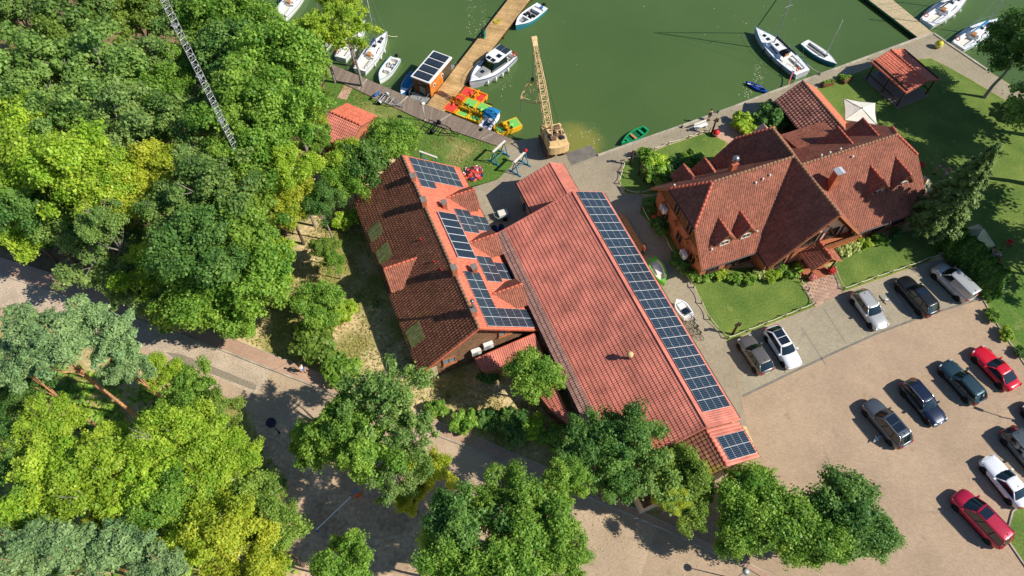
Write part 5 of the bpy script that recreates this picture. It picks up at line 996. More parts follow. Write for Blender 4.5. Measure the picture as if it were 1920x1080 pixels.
for x in (Lh * .5 + 1.0, -Lh * .5 - 1.0):
    grow(hb, 'deck_rail', MB().path([(x - math.copysign(.9, x), Wh * .44, 1.25), (x, Wh * .44, 1.25), (x, -Wh * .44, 1.25), (x - math.copysign(.9, x), -Wh * .44, 1.25)], .03, 6), 'metal')
    for y in (-.44, 0, .44): grow(hb, 'deck_post', MB().tube((x, y * Wh, .3), (x, y * Wh, 1.25), .025, .025, 6), 'metal')
# covered blue rowing boat
rt, L, b, z = boat('rowing_boat', 'rowing boat under a blue cover squeezed beside the houseboat', (776, 135), (752, 178), 1.5, 'boat_blue', 'gel_white', 'canvas_blue', .7, 2.0, .5, [(.05, .72, .86, .06)], 'boat_blue')
grow(rt, 'boat_cover', MB().loft([[(-.47 * L, -.5, .52), (-.47 * L, 0, .66), (-.47 * L, .5, .52)], [(0, -.66, .54), (0, 0, .78), (0, .66, .54)], [(.22 * L, -.52, .56), (.22 * L, 0, .66), (.22 * L, .52, .56)]], closed=False, caps=False), 'canvas_blue', True)
# cabin cruiser
rt, L, b, z = boat('cabin_cruiser', 'white cabin cruiser with a hard top tied to the right side of the jetty', (956, 98), (882, 156), 3.2, 'hull_grey', 'gel_white', 'offwhite', .82, 2.3, .95, [(.02, .2, .74, .5)], 'canvas_navy', zs=.4, railr=.05)
zd = z(.5); grow(rt, 'foredeck', MB().loft([[(.02 * L, y, zz) for y, zz in ((-.95, zd), (-.7, zd + .3), (.7, zd + .3), (.95, zd))], [(.33 * L, y, zz) for y, zz in ((-.55, zd + .05), (-.4, zd + .22), (.4, zd + .22), (.55, zd + .05))]], closed=False, caps=True), 'deck_grey')
cabin(rt, -.28 * L, .12 * L, 1.08, .95, zd, .95, 'glass_dark', .75, 'windscreen', .84)
grow(rt, 'hard_top', MB().loft([[(x, y, zd + 1.02 + h_) for x, y in [(-.4 * L, -.95), (-.4 * L, .95), (-.05 * L, .98), (.02 * L, .6), (.04 * L, 0), (.02 * L, -.6), (-.05 * L, -.98)]] for h_ in (0, .14)]), 'gel_white')
for j in (-1, 1): grow(rt, 'solar_panel', MB().box((-.33 * L, j * .44, zd + 1.2), (.13 * L, .82, .04)), 'pv_glass'); grow(rt, 'roof_hatch', MB().box((-.02 * L, j * .36, zd + 1.18), (.07 * L, .6, .03)), 'glass_dark')
grow(rt, 'roof_hatch', MB().box((-.16 * L, .4, zd + 1.18), (.08 * L, .6, .03)), 'glass_dark'); grow(rt, 'deck_hatch', MB().box((.2 * L, 0, zd + .29), (.45, .45, .05)), 'glass_dark')
grow(rt, 'helm_seat', MB().box((-.12 * L, -.4, zd + .3), (.5, .5, .5)), 'teak')
for sg in (-1, 1):
    grow(rt, 'guard_rail', MB().path([(-.2 * L, sg * 1.3, zd + .5), (.15 * L, sg * 1.22, zd + .6), (.35 * L, sg * .75, zd + .7), (.49 * L, 0, zd + .75)], .02, 5), 'metal')
    for t in (.3, .45, .6, .75): grow(rt, 'fender', MB().tube(((t - .5) * L, sg * (b(t) + .1), .1), ((t - .5) * L, sg * (b(t) + .1), .75), .1, .1, 8), 'white', True)
lr = MB(); c = Vector((-.47 * L, 1.0, zd + .35)); lr.path([c + Vector((.05, .3 * math.cos(a), .3 * math.sin(a))) for a in np.linspace(0, 6.283, 13)], .07, 6); grow(rt, 'life_ring', lr, 'red')
# speedboat at the top edge
rt, L, b, z = boat('speedboat', 'white speedboat with turquoise hull side and grey cushions at the top of the jetty', (1017, 10), (968, 48), 2.1, 'hull_teal', 'gel_white', 'deck_grey', .85, 2.6, .7, [(.12, .52, .78, .4), (.64, .86, .55, .25)], 'gel_white', zs=.2); outboard(rt, -L / 2 - .1, .1, .6)
for y in (-.4, .4): grow(rt, 'seat', MB().box((-.02 * L, y, .62), (.55, .5, .45)), 'black'); grow(rt, 'windscreen', MB().box((.08 * L, y, .92), (.06, .6, .3), ry=R(-30)), 'glass_dark')
grow(rt, 'rear_bench', MB().box((-.28 * L, 0, .58), (.5, 1.4, .35)), 'white'); grow(rt, 'bow_cushion', MB().box((.24 * L, .2, .58), (.6, .4, .1)), 'canvas_dark'); grow(rt, 'cool_box', MB().box((-.4 * L, .3, .85), (.35, .3, .25)), 'blue')
# pedal boats
def pedalo(label, c, deg, body, floor, L=3.1, W=1.55, lid=None):
    p = at(*c, 0); rt = thing('pedal_boat', label, 'pedal boat', (p.x, p.y, -.55), R(deg), 'pedal boats by the jetty')
    for sg in (-1, 1):
        rings = [[(x, sg * W * .33 + y, zz) for y, zz in ((-w_, .02), (w_, .02), (w_ * 1.05, h_), (-w_ * 1.05, h_))] for x, w_, h_ in ((-L / 2, .22, .42), (L * .3, .26, .42), (L / 2, .14, .5))]
        grow(rt, 'float', MB().loft(rings), body)
    grow(rt, 'floor', MB().box((0, 0, .36), (L * .94, W * .9, .08)), floor)
    for sg in (-1, 1): grow(rt, 'side_wall', MB().box((0, sg * W * .47, .52), (L, .14, .3)), body)
    grow(rt, 'bow_wall', MB().box((L * .48, 0, .5), (.14, W, .28)), body); grow(rt, 'stern_wall', MB().box((-L * .48, 0, .5), (.14, W, .24)), body)
    for sg in (-1, 1):
        se = grow(rt, 'seat', MB().box((-.15, sg * W * .22, .58), (.5, .5, .3)), body); grow(se, 'seat_back', MB().box((-.42, sg * W * .22, .85), (.14, .5, .5), ry=R(-14)), body)
    grow(rt, 'wheel_housing', MB().loft([[(x, y, zz) for x, zz in ((.05, .4), (.12, .72), (.4, .86), (.68, .72), (.75, .4))] for y in (-.16, .16)]), lid or body, True)
    for sg in (-1, 1): grow(rt, 'pedal_crank', MB().tube((.55, sg * .3, .6), (.55, sg * .5, .6), .05, .05, 6).box((.7, sg * .42, .5), (.25, .2, .05)), 'black')
    grow(rt, 'rear_deck', MB().box((-L * .36, 0, .56), (L * .2, W * .72, .06)), floor)
    if lid: grow(rt, 'sun_deck', MB().box((L * .3, 0, .66), (L * .34, W * .84, .07)), lid)
    return rt
pedalo('orange pedal boat with red deck lid moored closest to the cruiser bow', (888, 178), 152, 'ped_orange', 'ped_red', lid='ped_red')
pedalo('orange and red pedal boat in the corner between jetty and boardwalk', (853, 194), -118, 'ped_orange', 'ped_red', lid='ped_red')
pedalo('yellow pedal boat with green floor next to the red one in the corner', (876, 203), 62, 'yellow', 'ped_green', lid='ped_green')
pedalo('yellow pedal boat with green floor beside the blue canopy boat', (899, 211), 62, 'yellow', 'ped_green', lid='ped_green')
pedalo('yellow and green pedal boat moored alone at the end of the boardwalk', (952, 237), 28, 'yellow', 'ped_green', lid='ped_green')
# inflatable with blue canopy
p = at(917, 225, 0); rt = thing('inflatable_boat', 'white inflatable boat with a raised blue canopy between the pedal boats', 'boat', (p.x, p.y, -.55), R(62)); L = 3.6
tb = MB()
for sg in (-1, 1): tb.path([(-L / 2, sg * .62, .3), (L * .25, sg * .62, .32), (L * .42, sg * .4, .36), (L * .5, 0, .4)], .24, 12)
grow(rt, 'tube', tb, 'gel_white', True); grow(rt, 'floor', MB().box((-.1, 0, .2), (L * .8, 1.1, .1)), 'hull_grey'); grow(rt, 'canopy', MB().loft([[(-.1, y, zz) for y, zz in ((-.8, 1.0), (0, 1.12), (.8, 1.0))], [(.6, y, zz) for y, zz in ((-.85, 1.3), (0, 1.45), (.85, 1.3))], [(1.5, y, zz) for y, zz in ((-.8, 1.05), (0, 1.2), (.8, 1.05))]], closed=False, caps=False), 'canvas_blue', True)
for x in (0, 1.4):
    for sg in (-1, 1): grow(rt, 'canopy_pole', MB().tube((x, sg * .62, .4), (x, sg * .78, 1.05), .025, .025, 6), 'metal')
grow(rt, 'bench', MB().box((-.5, 0, .42), (.35, 1.0, .1)), 'canvas_navy'); outboard(rt, -L / 2 - .05, 0, .4)
# green rowing boat, white dinghy, blue kayak
rt, L, b, z = boat('rowing_boat', 'bright green rowing boat tied up along the stone quay', (1212, 241), (1166, 270), 1.35, 'boat_green', 'boat_green', 'boat_green_dark', .6, 2.0, .45, [(.06, .9, .84, .32)], 'boat_green', zs=-.2)
for x in (-.28, .02, .26): grow(rt, 'thwart', MB().box((x * L, 0, .36), (.28, b(.5 + x) * 1.7, .05)), 'teak' if x == .02 else 'boat_green')
rt, L, b, z = boat('sailing_dinghy', 'open white sailing dinghy with a bare mast beside the large yacht', (1508, 79), (1566, 121), 1.7, 'hull_teal', 'gel_white', 'deck_grey', .8, 2.2, .5, [(.08, .7, .62, .3)], 'gel_white', zs=-.1)
grow(rt, 'mast', MB().tube((.18 * L, 0, .4), (.18 * L, 0, 6.0), .05, .035, 8), 'galv', True); grow(rt, 'boom', MB().tube((.16 * L, .1, .75), (-.35 * L, .2, .62), .045, .045, 8), 'galv', True)
grow(rt, 'sail_bundle', MB().tube((.12 * L, .16, .66), (-.3 * L, .25, .58), .1, .07, 8), 'white', True); grow(rt, 'rigging', MB().tube((.48 * L, 0, .6), (.18 * L, 0, 5.6), .012, .012, 4).tube((.1 * L, .7, .5), (.18 * L, 0, 5.0), .012, .012, 4).tube((.1 * L, -.7, .5), (.18 * L, 0, 5.0), .012, .012, 4), 'galv'); grow(rt, 'sheet_rope', MB().path([(-.3 * L, -.2, .28), (-.1 * L, .1, .3), (0, -.2, .3), (.1 * L, 0, .3)], .02, 5), 'black')
rt, L, b, z = boat('kayak', 'dark blue sit-on kayak floating at the quay below the large yacht', (1437, 173), (1399, 155), .85, 'kayak_blue', 'kayak_blue', 'canvas_navy', .35, 1.8, .3, [(.12, .42, .6, .15), (.5, .8, .6, .15)], None, zs=-.4)
for x in (-.3, .08): grow(rt, 'seat_back', MB().box((x * L, 0, .42), (.08, .4, .3), ry=R(-15)), 'black')
grow(rt, 'paddle', MB().tube((-.3 * L, -.2, .42), (.3 * L, .25, .42), .02, .02, 6).box((.33 * L, .28, .42), (.4, .16, .03), .2), 'offwhite')
# ================================================================== lattice mast and crane
def lattice(mb, A, B, w0, w1, bays, r=.03, rl=.018, sides=4):
    A, B = Vector(A), Vector(B); d = (B - A).normalized(); ref = Vector((0, 0, 1)) if abs(d.z) < .9 else Vector((1, 0, 0)); u = d.cross(ref).normalized(); v = d.cross(u)
    def cor(t, i):
        w_ = (w0 + (w1 - w0) * t) / 2; a = 2 * math.pi * (i + .5) / sides; return A.lerp(B, t) + (u * math.cos(a) + v * math.sin(a)) * w_ * 1.3
    for i in range(sides): mb.tube(cor(0, i), cor(1, i), r, r, 6)
    for k in range(bays):
        t0, t1 = k / bays, (k + 1) / bays
        for i in range(sides):
            j = (i + 1) % sides; mb.tube(cor(t0, i) if k % 2 else cor(t0, j), cor(t1, j) if k % 2 else cor(t1, i), rl, rl, 4, cap=False); mb.tube(cor(t1, i), cor(t1, j), rl, rl, 4, cap=False)
    return mb
bm_ = at(508, 418); ms = thing('radio_mast', 'tall grey lattice radio mast rising out of the wood', 'mast', bm_)
for k in range(7): grow(ms, 'mast_section', lattice(MB(), (0, 0, k * 5), (0, 0, k * 5 + 5), .5, .5, 9, .03, .016, 3), 'galv')
grow(ms, 'base', MB().box((0, 0, .15), (1.4, 1.4, .3)), 'concrete'); grow(ms, 'cable', MB().tube((.18, 0, 0), (.18, 0, 35), .03, .03, 6), 'black')
for k in range(1, 7): grow(ms, 'section_plate', MB().tube((0, 0, k * 5 - .04), (0, 0, k * 5 + .04), .38, .38, 3), 'galv')
cb = at(1036, 276); B0, TP = at(1030, 247, 2.4), at(1003, 84, 9.6); dd = TP - B0; ca = math.atan2(dd.y, dd.x)
fc = Fr(cb.x, cb.y, math.degrees(ca)); cr = thing('crane', 'rusty beige lattice boom crane standing on the slip and reaching over the lake', 'crane', fc.o, fc.a)
l0, l1 = fc.l(B0), fc.l(TP)
for sg in (-1, 1):
    grow(cr, 'track', MB().loft([[(x, sg * .95 + y, zz) for x, zz in ((-1.6, .2), (-1.8, .5), (-1.5, .85), (1.5, .85), (1.8, .5), (1.6, .2), (1.3, .04), (-1.3, .04))] for y in (-.25, .25)]), 'rust_metal')
    for i in range(5): grow(cr, 'track_roller', MB().tube((-1.2 + i * .6, sg * 1.22, .42), (-1.2 + i * .6, sg * 1.26, .42), .24, .24, 12), 'steel_dark')
grow(cr, 'chassis', MB().box((0, 0, .95), (2.6, 2.0, .3)), 'rust_metal'); grow(cr, 'turntable', MB().tube((0, 0, 1.05), (0, 0, 1.25), .9, .9, 20), 'steel_dark')
grow(cr, 'engine_house', MB().loft([[(-1.9, -1.15, 1.25), (-1.9, 1.15, 1.25), (.6, 1.15, 1.25), (.6, -1.15, 1.25)], [(-1.95, -1.15, 2.2), (-1.95, 1.15, 2.2), (.6, 1.15, 2.2), (.6, -1.15, 2.2)], [(-1.8, -1.0, 2.75), (-1.8, 1.0, 2.75), (.5, 1.0, 2.75), (.5, -1.0, 2.75)]]), 'crane_yellow')
grow(cr, 'counterweight', MB().loft([[(-1.95 - .35 * math.cos(a), 1.2 * math.sin(a), zz) for a in np.linspace(-1.5, 1.5, 7)] + [(-1.9, 1.2, zz), (-1.9, -1.2, zz)] for zz in (1.25, 2.3)]), 'crane_yellow')
cbn = grow(cr, 'cab', MB().box((.95, .72, 1.9), (.9, .8, 1.3)), 'crane_yellow'); grow(cbn, 'cab_window', MB().box((1.41, .72, 2.1), (.04, .65, .7)), 'glass_dark'); grow(cbn, 'cab_window', MB().box((.95, 1.13, 2.1), (.65, .04, .6)), 'glass_dark')
grow(cr, 'grille', MB().box((-.7, -1.1, 2.45), (1.3, .05, .5), rx=R(-16)), 'panel_frame')
for i in range(8): grow(cr, 'louvre', MB().box((-1.2 + i * .16, -1.13, 2.47), (.07, .03, .46), rx=R(-16)), 'steel_dark')
for i, (x, y, sx_, sy_, sz_, mt_) in enumerate(((-1.3, .5, .5, .6, .35, 'rust_metal'), (-.2, .65, .7, .35, .25, 'crane_yellow'), (-1.4, -.5, .45, .5, .2, 'steel_dark'), (.3, -.75, .4, .3, .4, 'crane_yellow'), (-.6, -.75, .6, .25, .18, 'rust_metal'), (-.8, .8, .3, .25, .3, 'steel_dark'))): grow(cr, 'machinery', MB().box((x, y, 2.75 + sz_ / 2), (sx_, sy_, sz_), .1 * i), mt_)
grow(cr, 'exhaust', MB().tube((-1.1, .1, 2.7), (-1.1, .1, 3.5), .07, .07, 8), 'rust_metal'); grow(cr, 'roof_hatch', MB().box((-.5, .25, 2.78), (.9, .7, .05)), 'black')
for i in range(6): grow(cr, 'ladder_rung', MB().tube((-.3, 1.22, 1.2 + i * .26), (.2, 1.22, 1.2 + i * .26), .02, .02, 5), 'steel_dark')
for sg in (-1, 1): grow(cr, 'catwalk', MB().box((-.5, sg * 1.35, 1.25), (2.6, .35, .05)), 'rust_metal')
for x, y in ((-.2, .2), (-.9, -.1), (.1, -.5)): grow(cr, 'winch_drum', MB().tube((x, y - .4, 2.85), (x, y + .4, 2.85), .2, .2, 12), 'rust_metal')
grow(cr, 'gantry_frame', MB().path([(-1.3, .6, 2.7), (-.4, .45, 4.0), (.5, .5, 2.7)], .06, 6).path([(-1.3, -.6, 2.7), (-.4, -.45, 4.0), (.5, -.5, 2.7)], .06, 6).tube((-.4, .45, 4.0), (-.4, -.45, 4.0), .06, .06, 6), 'crane_yellow')
mid = l0.lerp(l1, .55)
grow(cr, 'boom_section', lattice(MB(), l0, mid, .85, .8, 9, .055, .032), 'crane_yellow'); grow(cr, 'boom_section', lattice(MB(), mid, l1, .8, .4, 8, .055, .03), 'crane_yellow')
hd = MB(); hd.X = Matrix.Translation(l1) @ (l1 - l0).to_track_quat('X', 'Z').to_matrix().to_4x4(); hd.box((.35, 0, 0), (1.0, .55, .5)).tube((.6, -.3, 0), (.6, .3, 0), .3, .3, 14); grow(cr, 'boom_head', hd, 'crane_yellow')
for y in (-.12, .12): grow(cr, 'pendant_cable', MB().tube((-.4, y * 3, 4.0), l1 + Vector((0, y, .3)), .015, .015, 4), 'steel_dark')
hk = Vector((l1.x + .5, l1.y, 0)); grow(cr, 'hoist_cable', MB().tube((hk.x, hk.y, l1.z), (hk.x, hk.y, 4.6), .02, .02, 5), 'steel_dark')
hb_ = grow(cr, 'hook_block', MB().box((hk.x, hk.y, 4.3), (.2, .34, .6)), 'black'); grow(hb_, 'hook', MB().path([(hk.x, hk.y, 4.0), (hk.x, hk.y, 3.7), (hk.x, hk.y + .15, 3.55), (hk.x, hk.y + .28, 3.68)], .05, 6), 'yellow')
ja, jb, jc, jd = (fc.px(*q) for q in ((976, 187, 4.6), (989, 157, 5.6), (1004, 195, 4.4), (1018, 178, 4.8))); b1, b2 = l0.lerp(l1, .36), l0.lerp(l1, .56)
grow(cr, 'side_jib', MB().path([ja, jb, b2, jc, ja], .05, 6).path([jb, jc], .04, 6).path([ja, b2], .04, 6).path([jc, b1], .05, 6).path([ja + Vector((0, 0, .4)), jb + Vector((0, 0, .3)), b2 + Vector((0, 0, .4))], .035, 6).path([ja + Vector((0, 0, .4)), jc + Vector((0, 0, .4)), b1], .035, 6), 'crane_yellow')
grow(cr, 'hanging_rod', MB().tube(ja, ja + Vector((0, 0, -2.2)), .035, .035, 6), 'galv')
# ================================================================== cars
def carpaint(name, col, metal=.25):
    return M(name, col, .32, .02, 1.0, metal=metal, coat=.8, spec=.5)
for nm, c, mt in (('paint_white', s(236, 238, 240), 0), ('paint_silver', s(196, 196, 192), .35), ('paint_grey', s(112, 108, 102), .35), ('paint_black', s(32, 34, 38), .2), ('paint_graphite', s(92, 98, 106), .4), ('paint_navy', s(22, 36, 62), .3), ('paint_teal', s(48, 74, 84), .4), ('paint_red', s(214, 20, 44), .05), ('paint_crimson', s(184, 20, 58), .2), ('paint_slate', s(84, 92, 96), .35)): carpaint(nm, c, mt)
M('tail_red', s(170, 20, 24), .2, .05); M('headlamp', s(210, 216, 220), .1, .05, spec=.8); M('sunroof', s(22, 34, 42), .05, .05, spec=.8, coat=.6); M('plate_white', s(232, 232, 226), .5, .02)
def wheel_meshes(r):
    t = MB().loft([[(rr * math.cos(a), yy, rr * math.sin(a)) for a in np.linspace(0, 2 * math.pi, 20, endpoint=False)] for rr, yy in ((r * .62, -.11), (r * .96, -.11), (r, -.07), (r, .07), (r * .96, .11), (r * .62, .11))]).mesh('tyre', 'rubber', True)
    m = MB().tube((0, .06, 0), (0, .1, 0), r * .16, r * .13, 10); m.loft([[(rr * math.cos(a), yy, rr * math.sin(a)) for a in np.linspace(0, 2 * math.pi, 20, endpoint=False)] for rr, yy in ((r * .64, .1), (r * .56, .1), (r * .56, .02))], caps=False)
    for i in range(6):
        a = i * math.pi / 3; m.add([(r * .1 * math.cos(a + d_), .1, r * .1 * math.sin(a + d_)) for d_ in (-.6, .6)] + [(r * .58 * math.cos(a + d_), .085, r * .58 * math.sin(a + d_)) for d_ in (.14, -.14)], [(0, 1, 2, 3)])
    m.tube((0, -.1, 0), (0, 0, 0), r * .6, r * .6, 16)
    return t, m.mesh('rim', 'galv')
TY, RI = wheel_meshes(.34)
STY = {  # belt z, roof z, cowl x, roof front x, roof rear x, rear base x (fractions of L, + is front), hood z, tail z
 'suv': dict(bz=1.02, rz=1.66, cx=.24, rf=.10, rr=-.37, rb=-.475, hz=.98, tz=1.02, W=1.86), 'hatch': dict(bz=.94, rz=1.47, cx=.23, rf=.07, rr=-.33, rb=-.475, hz=.9, tz=.95, W=1.8),
 'wagon': dict(bz=.92, rz=1.46, cx=.20, rf=.05, rr=-.38, rb=-.485, hz=.88, tz=.93, W=1.84), 'coupe': dict(bz=.88, rz=1.36, cx=.17, rf=.0, rr=-.2, rb=-.39, hz=.86, tz=.93, W=1.86),
 'sedan': dict(bz=.92, rz=1.44, cx=.18, rf=.02, rr=-.22, rb=-.37, hz=.88, tz=.98, W=1.82), 'mpv': dict(bz=1.02, rz=1.74, cx=.33, rf=.15, rr=-.42, rb=-.485, hz=1.0, tz=1.02, W=1.92), 'van': dict(bz=1.1, rz=1.86, cx=.30, rf=.14, rr=-.475, rb=-.492, hz=1.05, tz=1.1, W=1.86)}
def car(label, c, deg, L, style, paint, sunroof=0, rails=None, roofmat=None, name='parked_car', cat='car'):
    q = STY[style]; W = q['W']; rt = thing(name, label, cat, (c[0], c[1], .015), R(deg), 'cars parked in the car park'); h = L / 2
    # lower body: stations along x
    xs = [-1, -.985, -.94, -.86, -.7, -.45, -.2, 0, .2, .4, .55, .7, .82, .9, .955, .99, 1]; rings = []
    for f in xs:
        a = abs(f); x = f * h; w_ = W / 2 * (1 - .20 * max(0, (a - .55) / .45) ** 2.6 - (.28 if a == 1 else .10 if a > .98 else .03 if a > .93 else 0))
        if f > q['cx'] * 2: u = (f - q['cx'] * 2) / (1 - q['cx'] * 2); zt = q['bz'] + (q['hz'] - q['bz']) * min(1, u * 1.6) - .22 * u ** 3.2
        elif f < q['rb'] * 2 + .02: u = max(0, (q['rb'] * 2 - f) / max(.04, 1 + q['rb'] * 2)); zt = q['tz'] - .12 * u ** 2
        else: zt = q['bz']
        if a == 1: zt = min(zt, .72); zl = .40
        elif a > .98: zt -= .05; zl = .30
        else: zl = .22 if a < .9 else .26
        rings.append([(x, yy * w_, zz) for yy, zz in ((-.9, zl), (-1, zl + .2), (-1.0, .62), (-.965, zt - .14), (-.86, zt - .015), (-.45, zt + .02), (0, zt + .03), (.45, zt + .02), (.86, zt - .015), (.965, zt - .14), (1.0, .62), (1, zl + .2), (.9, zl))])
    body = grow(rt, 'body', MB().loft(rings), paint, True); body.data.polygons.foreach_set('use_smooth', [True] * len(body.data.polygons))
    # greenhouse
    bz, rz, w1, w0 = q['bz'], q['rz'], W / 2 * .90, W / 2 * .70; cx, rf, rr, rb = (q[k] * L for k in ('cx', 'rf', 'rr', 'rb'))
    FB = [(cx - .22, -w1), (cx - .04, -w1 * .62), (cx, 0), (cx - .04, w1 * .62), (cx - .22, w1)]; FT = [(rf - .1, -w0), (rf - .02, -w0 * .6), (rf, 0), (rf - .02, w0 * .6), (rf - .1, w0)]
    RB = [(rb + .14, w1 * .94), (rb + .03, w1 * .6), (rb, 0), (rb + .03, -w1 * .6), (rb + .14, -w1 * .94)]; RT = [(rr + .06, w0), (rr + .01, w0 * .6), (rr, 0), (rr + .01, -w0 * .6), (rr + .06, -w0)]
    zt = rz - .07
    def band(n_, Bp, Tp, mat):
        m = MB(); k = len(Bp); m.add([(x, y, bz - .02) for x, y in Bp] + [(x, y, zt) for x, y in Tp], [(i, i + 1, k + i + 1, k + i) for i in range(k - 1)]); return grow(rt, n_, m, mat, True)
    band('windscreen', FB, FT, 'glass_dark'); band('rear_window', RB, RT, 'glass_dark')
    for sg in (-1, 1):
        fb, ft_, rb_, rt_ = (FB[-1], FT[-1], RB[0], RT[0]) if sg == 1 else (FB[0], FT[0], RB[-1], RT[-1])
        m = MB(); m.add([(fb[0], fb[1], bz - .02), (rb_[0], rb_[1], bz - .02), (rt_[0], rt_[1], zt), (ft_[0], ft_[1], zt)], [(0, 1, 2, 3) if sg == 1 else (3, 2, 1, 0)]); grow(rt, 'side_window', m, 'glass_dark')
        for f in ((.34, .68) if style not in ('coupe',) else (.55,)):
            p0 = Vector((fb[0], fb[1], bz)).lerp(Vector((rb_[0], rb_[1], bz)), f); p1 = Vector((ft_[0], ft_[1], zt)).lerp(Vector((rt_[0], rt_[1], zt)), f); grow(rt, 'pillar', MB().tube(p0, p1, .045, .04, 6), paint if style == 'van' else 'black')
        for (a0, a1) in ((fb, ft_), (rb_, rt_)): grow(rt, 'pillar', MB().tube((a0[0], a0[1] * .99, bz - .03), (a1[0], a1[1] * .99, zt + .01), .06, .055, 7), paint, True)
        if style == 'van':
            m = MB(); m.add([(L * .02, sg * w1 * 1.0, bz - .02), (rb_[0], rb_[1] * 1.03, bz - .02), (rt_[0], rt_[1] * 1.06, zt), (L * .0, sg * w0 * 1.04, zt)], [(0, 1, 2, 3) if sg == 1 else (3, 2, 1, 0)]); grow(rt, 'side_panel', m, paint)
        mi = grow(rt, 'mirror', MB().loft([[(cx - .3 + dx, sg * (w1 + .06 + dy), bz + dz) for dx, dz in ((-.07, -.02), (.09, 0), (.09, .12), (-.07, .13))] for dy in (0, .2)]), paint)
        grow(rt, 'headlight', MB().loft([[(h * .90, sg * W * .30, .70), (h * .90, sg * W * .44, .70), (h * .90, sg * W * .44, .80), (h * .90, sg * W * .30, .80)], [(h * .975, sg * W * .26, .66), (h * .945, sg * W * .41, .66), (h * .935, sg * W * .41, .78), (h * .965, sg * W * .26, .77)]]), 'headlamp')
        grow(rt, 'tail_light', MB().box((-h * .965, sg * W * .37, q['tz'] - .18), (.1, .3, .16), -sg * .35), 'tail_red')
        if rails: grow(rt, 'roof_rail', MB().path([(rf - .15, sg * w0 * .92, rz + .0), (rf - .3, sg * w0 * .93, rz + .06), (rr + .25, sg * w0 * .93, rz + .06), (rr + .1, sg * w0 * .92, rz)], .022, 6), rails)
        grow(rt, 'sill', MB().box((0, sg * W * .475, .25), (L * .46, .06, .12)), 'black')
        for x in (.60, -.60):
            wx = x * h + (.02 * L if x > 0 else 0); ar = MB(); ar.tube((wx, sg * (W / 2 - .12), .36), (wx, sg * (W / 2 - .012), .36), .42, .415, 22); grow(rt, 'wheel_arch', ar, 'black')
            wl = link('wheel', None, rt, (wx, sg * (W / 2 - .1), .34), 0 if sg == 1 else math.pi); link('tyre', TY, wl); link('rim', RI, wl)
        for f in ((.30, -.02) if style == 'coupe' else (.36, .04, -.28)): grow(rt, 'door_seam', MB().box((f * h, sg * (W / 2 + .001), .62), (.012, .006, .55)), 'black')
    top = [(x, y) for x, y in FT] + [(x, y) for x, y in RT]
    def ringz(k, zz): cx0 = (rf + rr) / 2; return [(cx0 + (x - cx0) * k, y * k, zz) for x, y in top]
    grow(rt, 'roof', MB().loft([ringz(1.012, zt - .01), ringz(1.0, zt + .03), ringz(.93, rz - .012), ringz(.7, rz + .008), ringz(.3, rz + .018)]), roofmat or paint, True)
    if sunroof:
        for i in range(sunroof):
            x1 = rf - .22 - i * .78; grow(rt, 'sunroof', MB().box((x1 - .36, 0, rz + .012), (.72, w0 * 1.5, .03)), 'sunroof')
    ant = grow(rt, 'antenna', MB().loft([[(rr + .38, -.02, rz), (rr + .38, .02, rz), (rr + .22, .025, rz), (rr + .22, -.025, rz)], [(rr + .24, -.006, rz + .07), (rr + .24, .006, rz + .07), (rr + .2, .008, rz + .07), (rr + .2, -.008, rz + .07)]]), 'black')
    grow(rt, 'front_bumper', MB().box((h * .955, 0, .38), (.12, W * .72, .16)), 'black'); grow(rt, 'number_plate', MB().box((-h - .005, 0, .62), (.02, .5, .11)), 'plate_white'); grow(rt, 'grille', MB().box((h * .975, 0, .6), (.05, W * .42, .12)), 'black')
    grow(rt, 'wiper', MB().tube((cx - .05, -.1, bz + .04), (cx - .3, .45, bz + .2), .012, .012, 4), 'black'); return rt
car('grey brown compact car parked against the lawn beside the white one', (22.94, 29.3), 113, 4.1, 'hatch', 'paint_grey')
car('white hatchback with dark panorama roof facing out of the bay', (25.7, 30.1), -69, 4.5, 'hatch', 'paint_white', 2)
car('silver estate car parked alone in the bay right of the entrance path', (35.05, 34.2), -70, 4.45, 'wagon', 'paint_silver', 0, 'metal')
car('black off-road car with sunroof next to the silver van', (40.1, 35.7), 114, 4.75, 'suv', 'paint_black', 1, 'black')
car('silver delivery van parked along the evergreen hedge', (44.3, 37.3), 119, 4.6, 'van', 'paint_silver', name='delivery_van', cat='van')
car('graphite grey off-road car with glass roof, left end of the middle row', (33.4, 22.5), 118, 4.8, 'suv', 'paint_graphite', 2, 'metal')
car('dark navy estate car facing the camera in the middle row', (37.3, 24.5), -64, 4.6, 'wagon', 'paint_navy', 0, 'metal')
car('dark teal grey estate car with black roof edge next to the red coupe', (41.5, 26.5), 117, 4.55, 'wagon', 'paint_teal', 0, 'black')
car('bright red coupe at the right end of the middle row', (45.1, 27.9), 117, 4.65, 'coupe', 'paint_red')
car('white saloon cut by the right edge in the lower row', (42.1, 17.3), 114, 4.6, 'sedan', 'paint_white')
car('slate grey estate car cut by the right edge above the white saloon', (44.8, 19.9), -66, 4.6, 'wagon', 'paint_slate', 0, 'metal')
car('dark car almost hidden at the right edge above the grey estate', (47.6, 22.4), 114, 4.5, 'hatch', 'paint_navy')
car('crimson people carrier in the lower right corner', (38.9, 14.2), 122, 5.0, 'mpv', 'paint_crimson', 1, 'black')
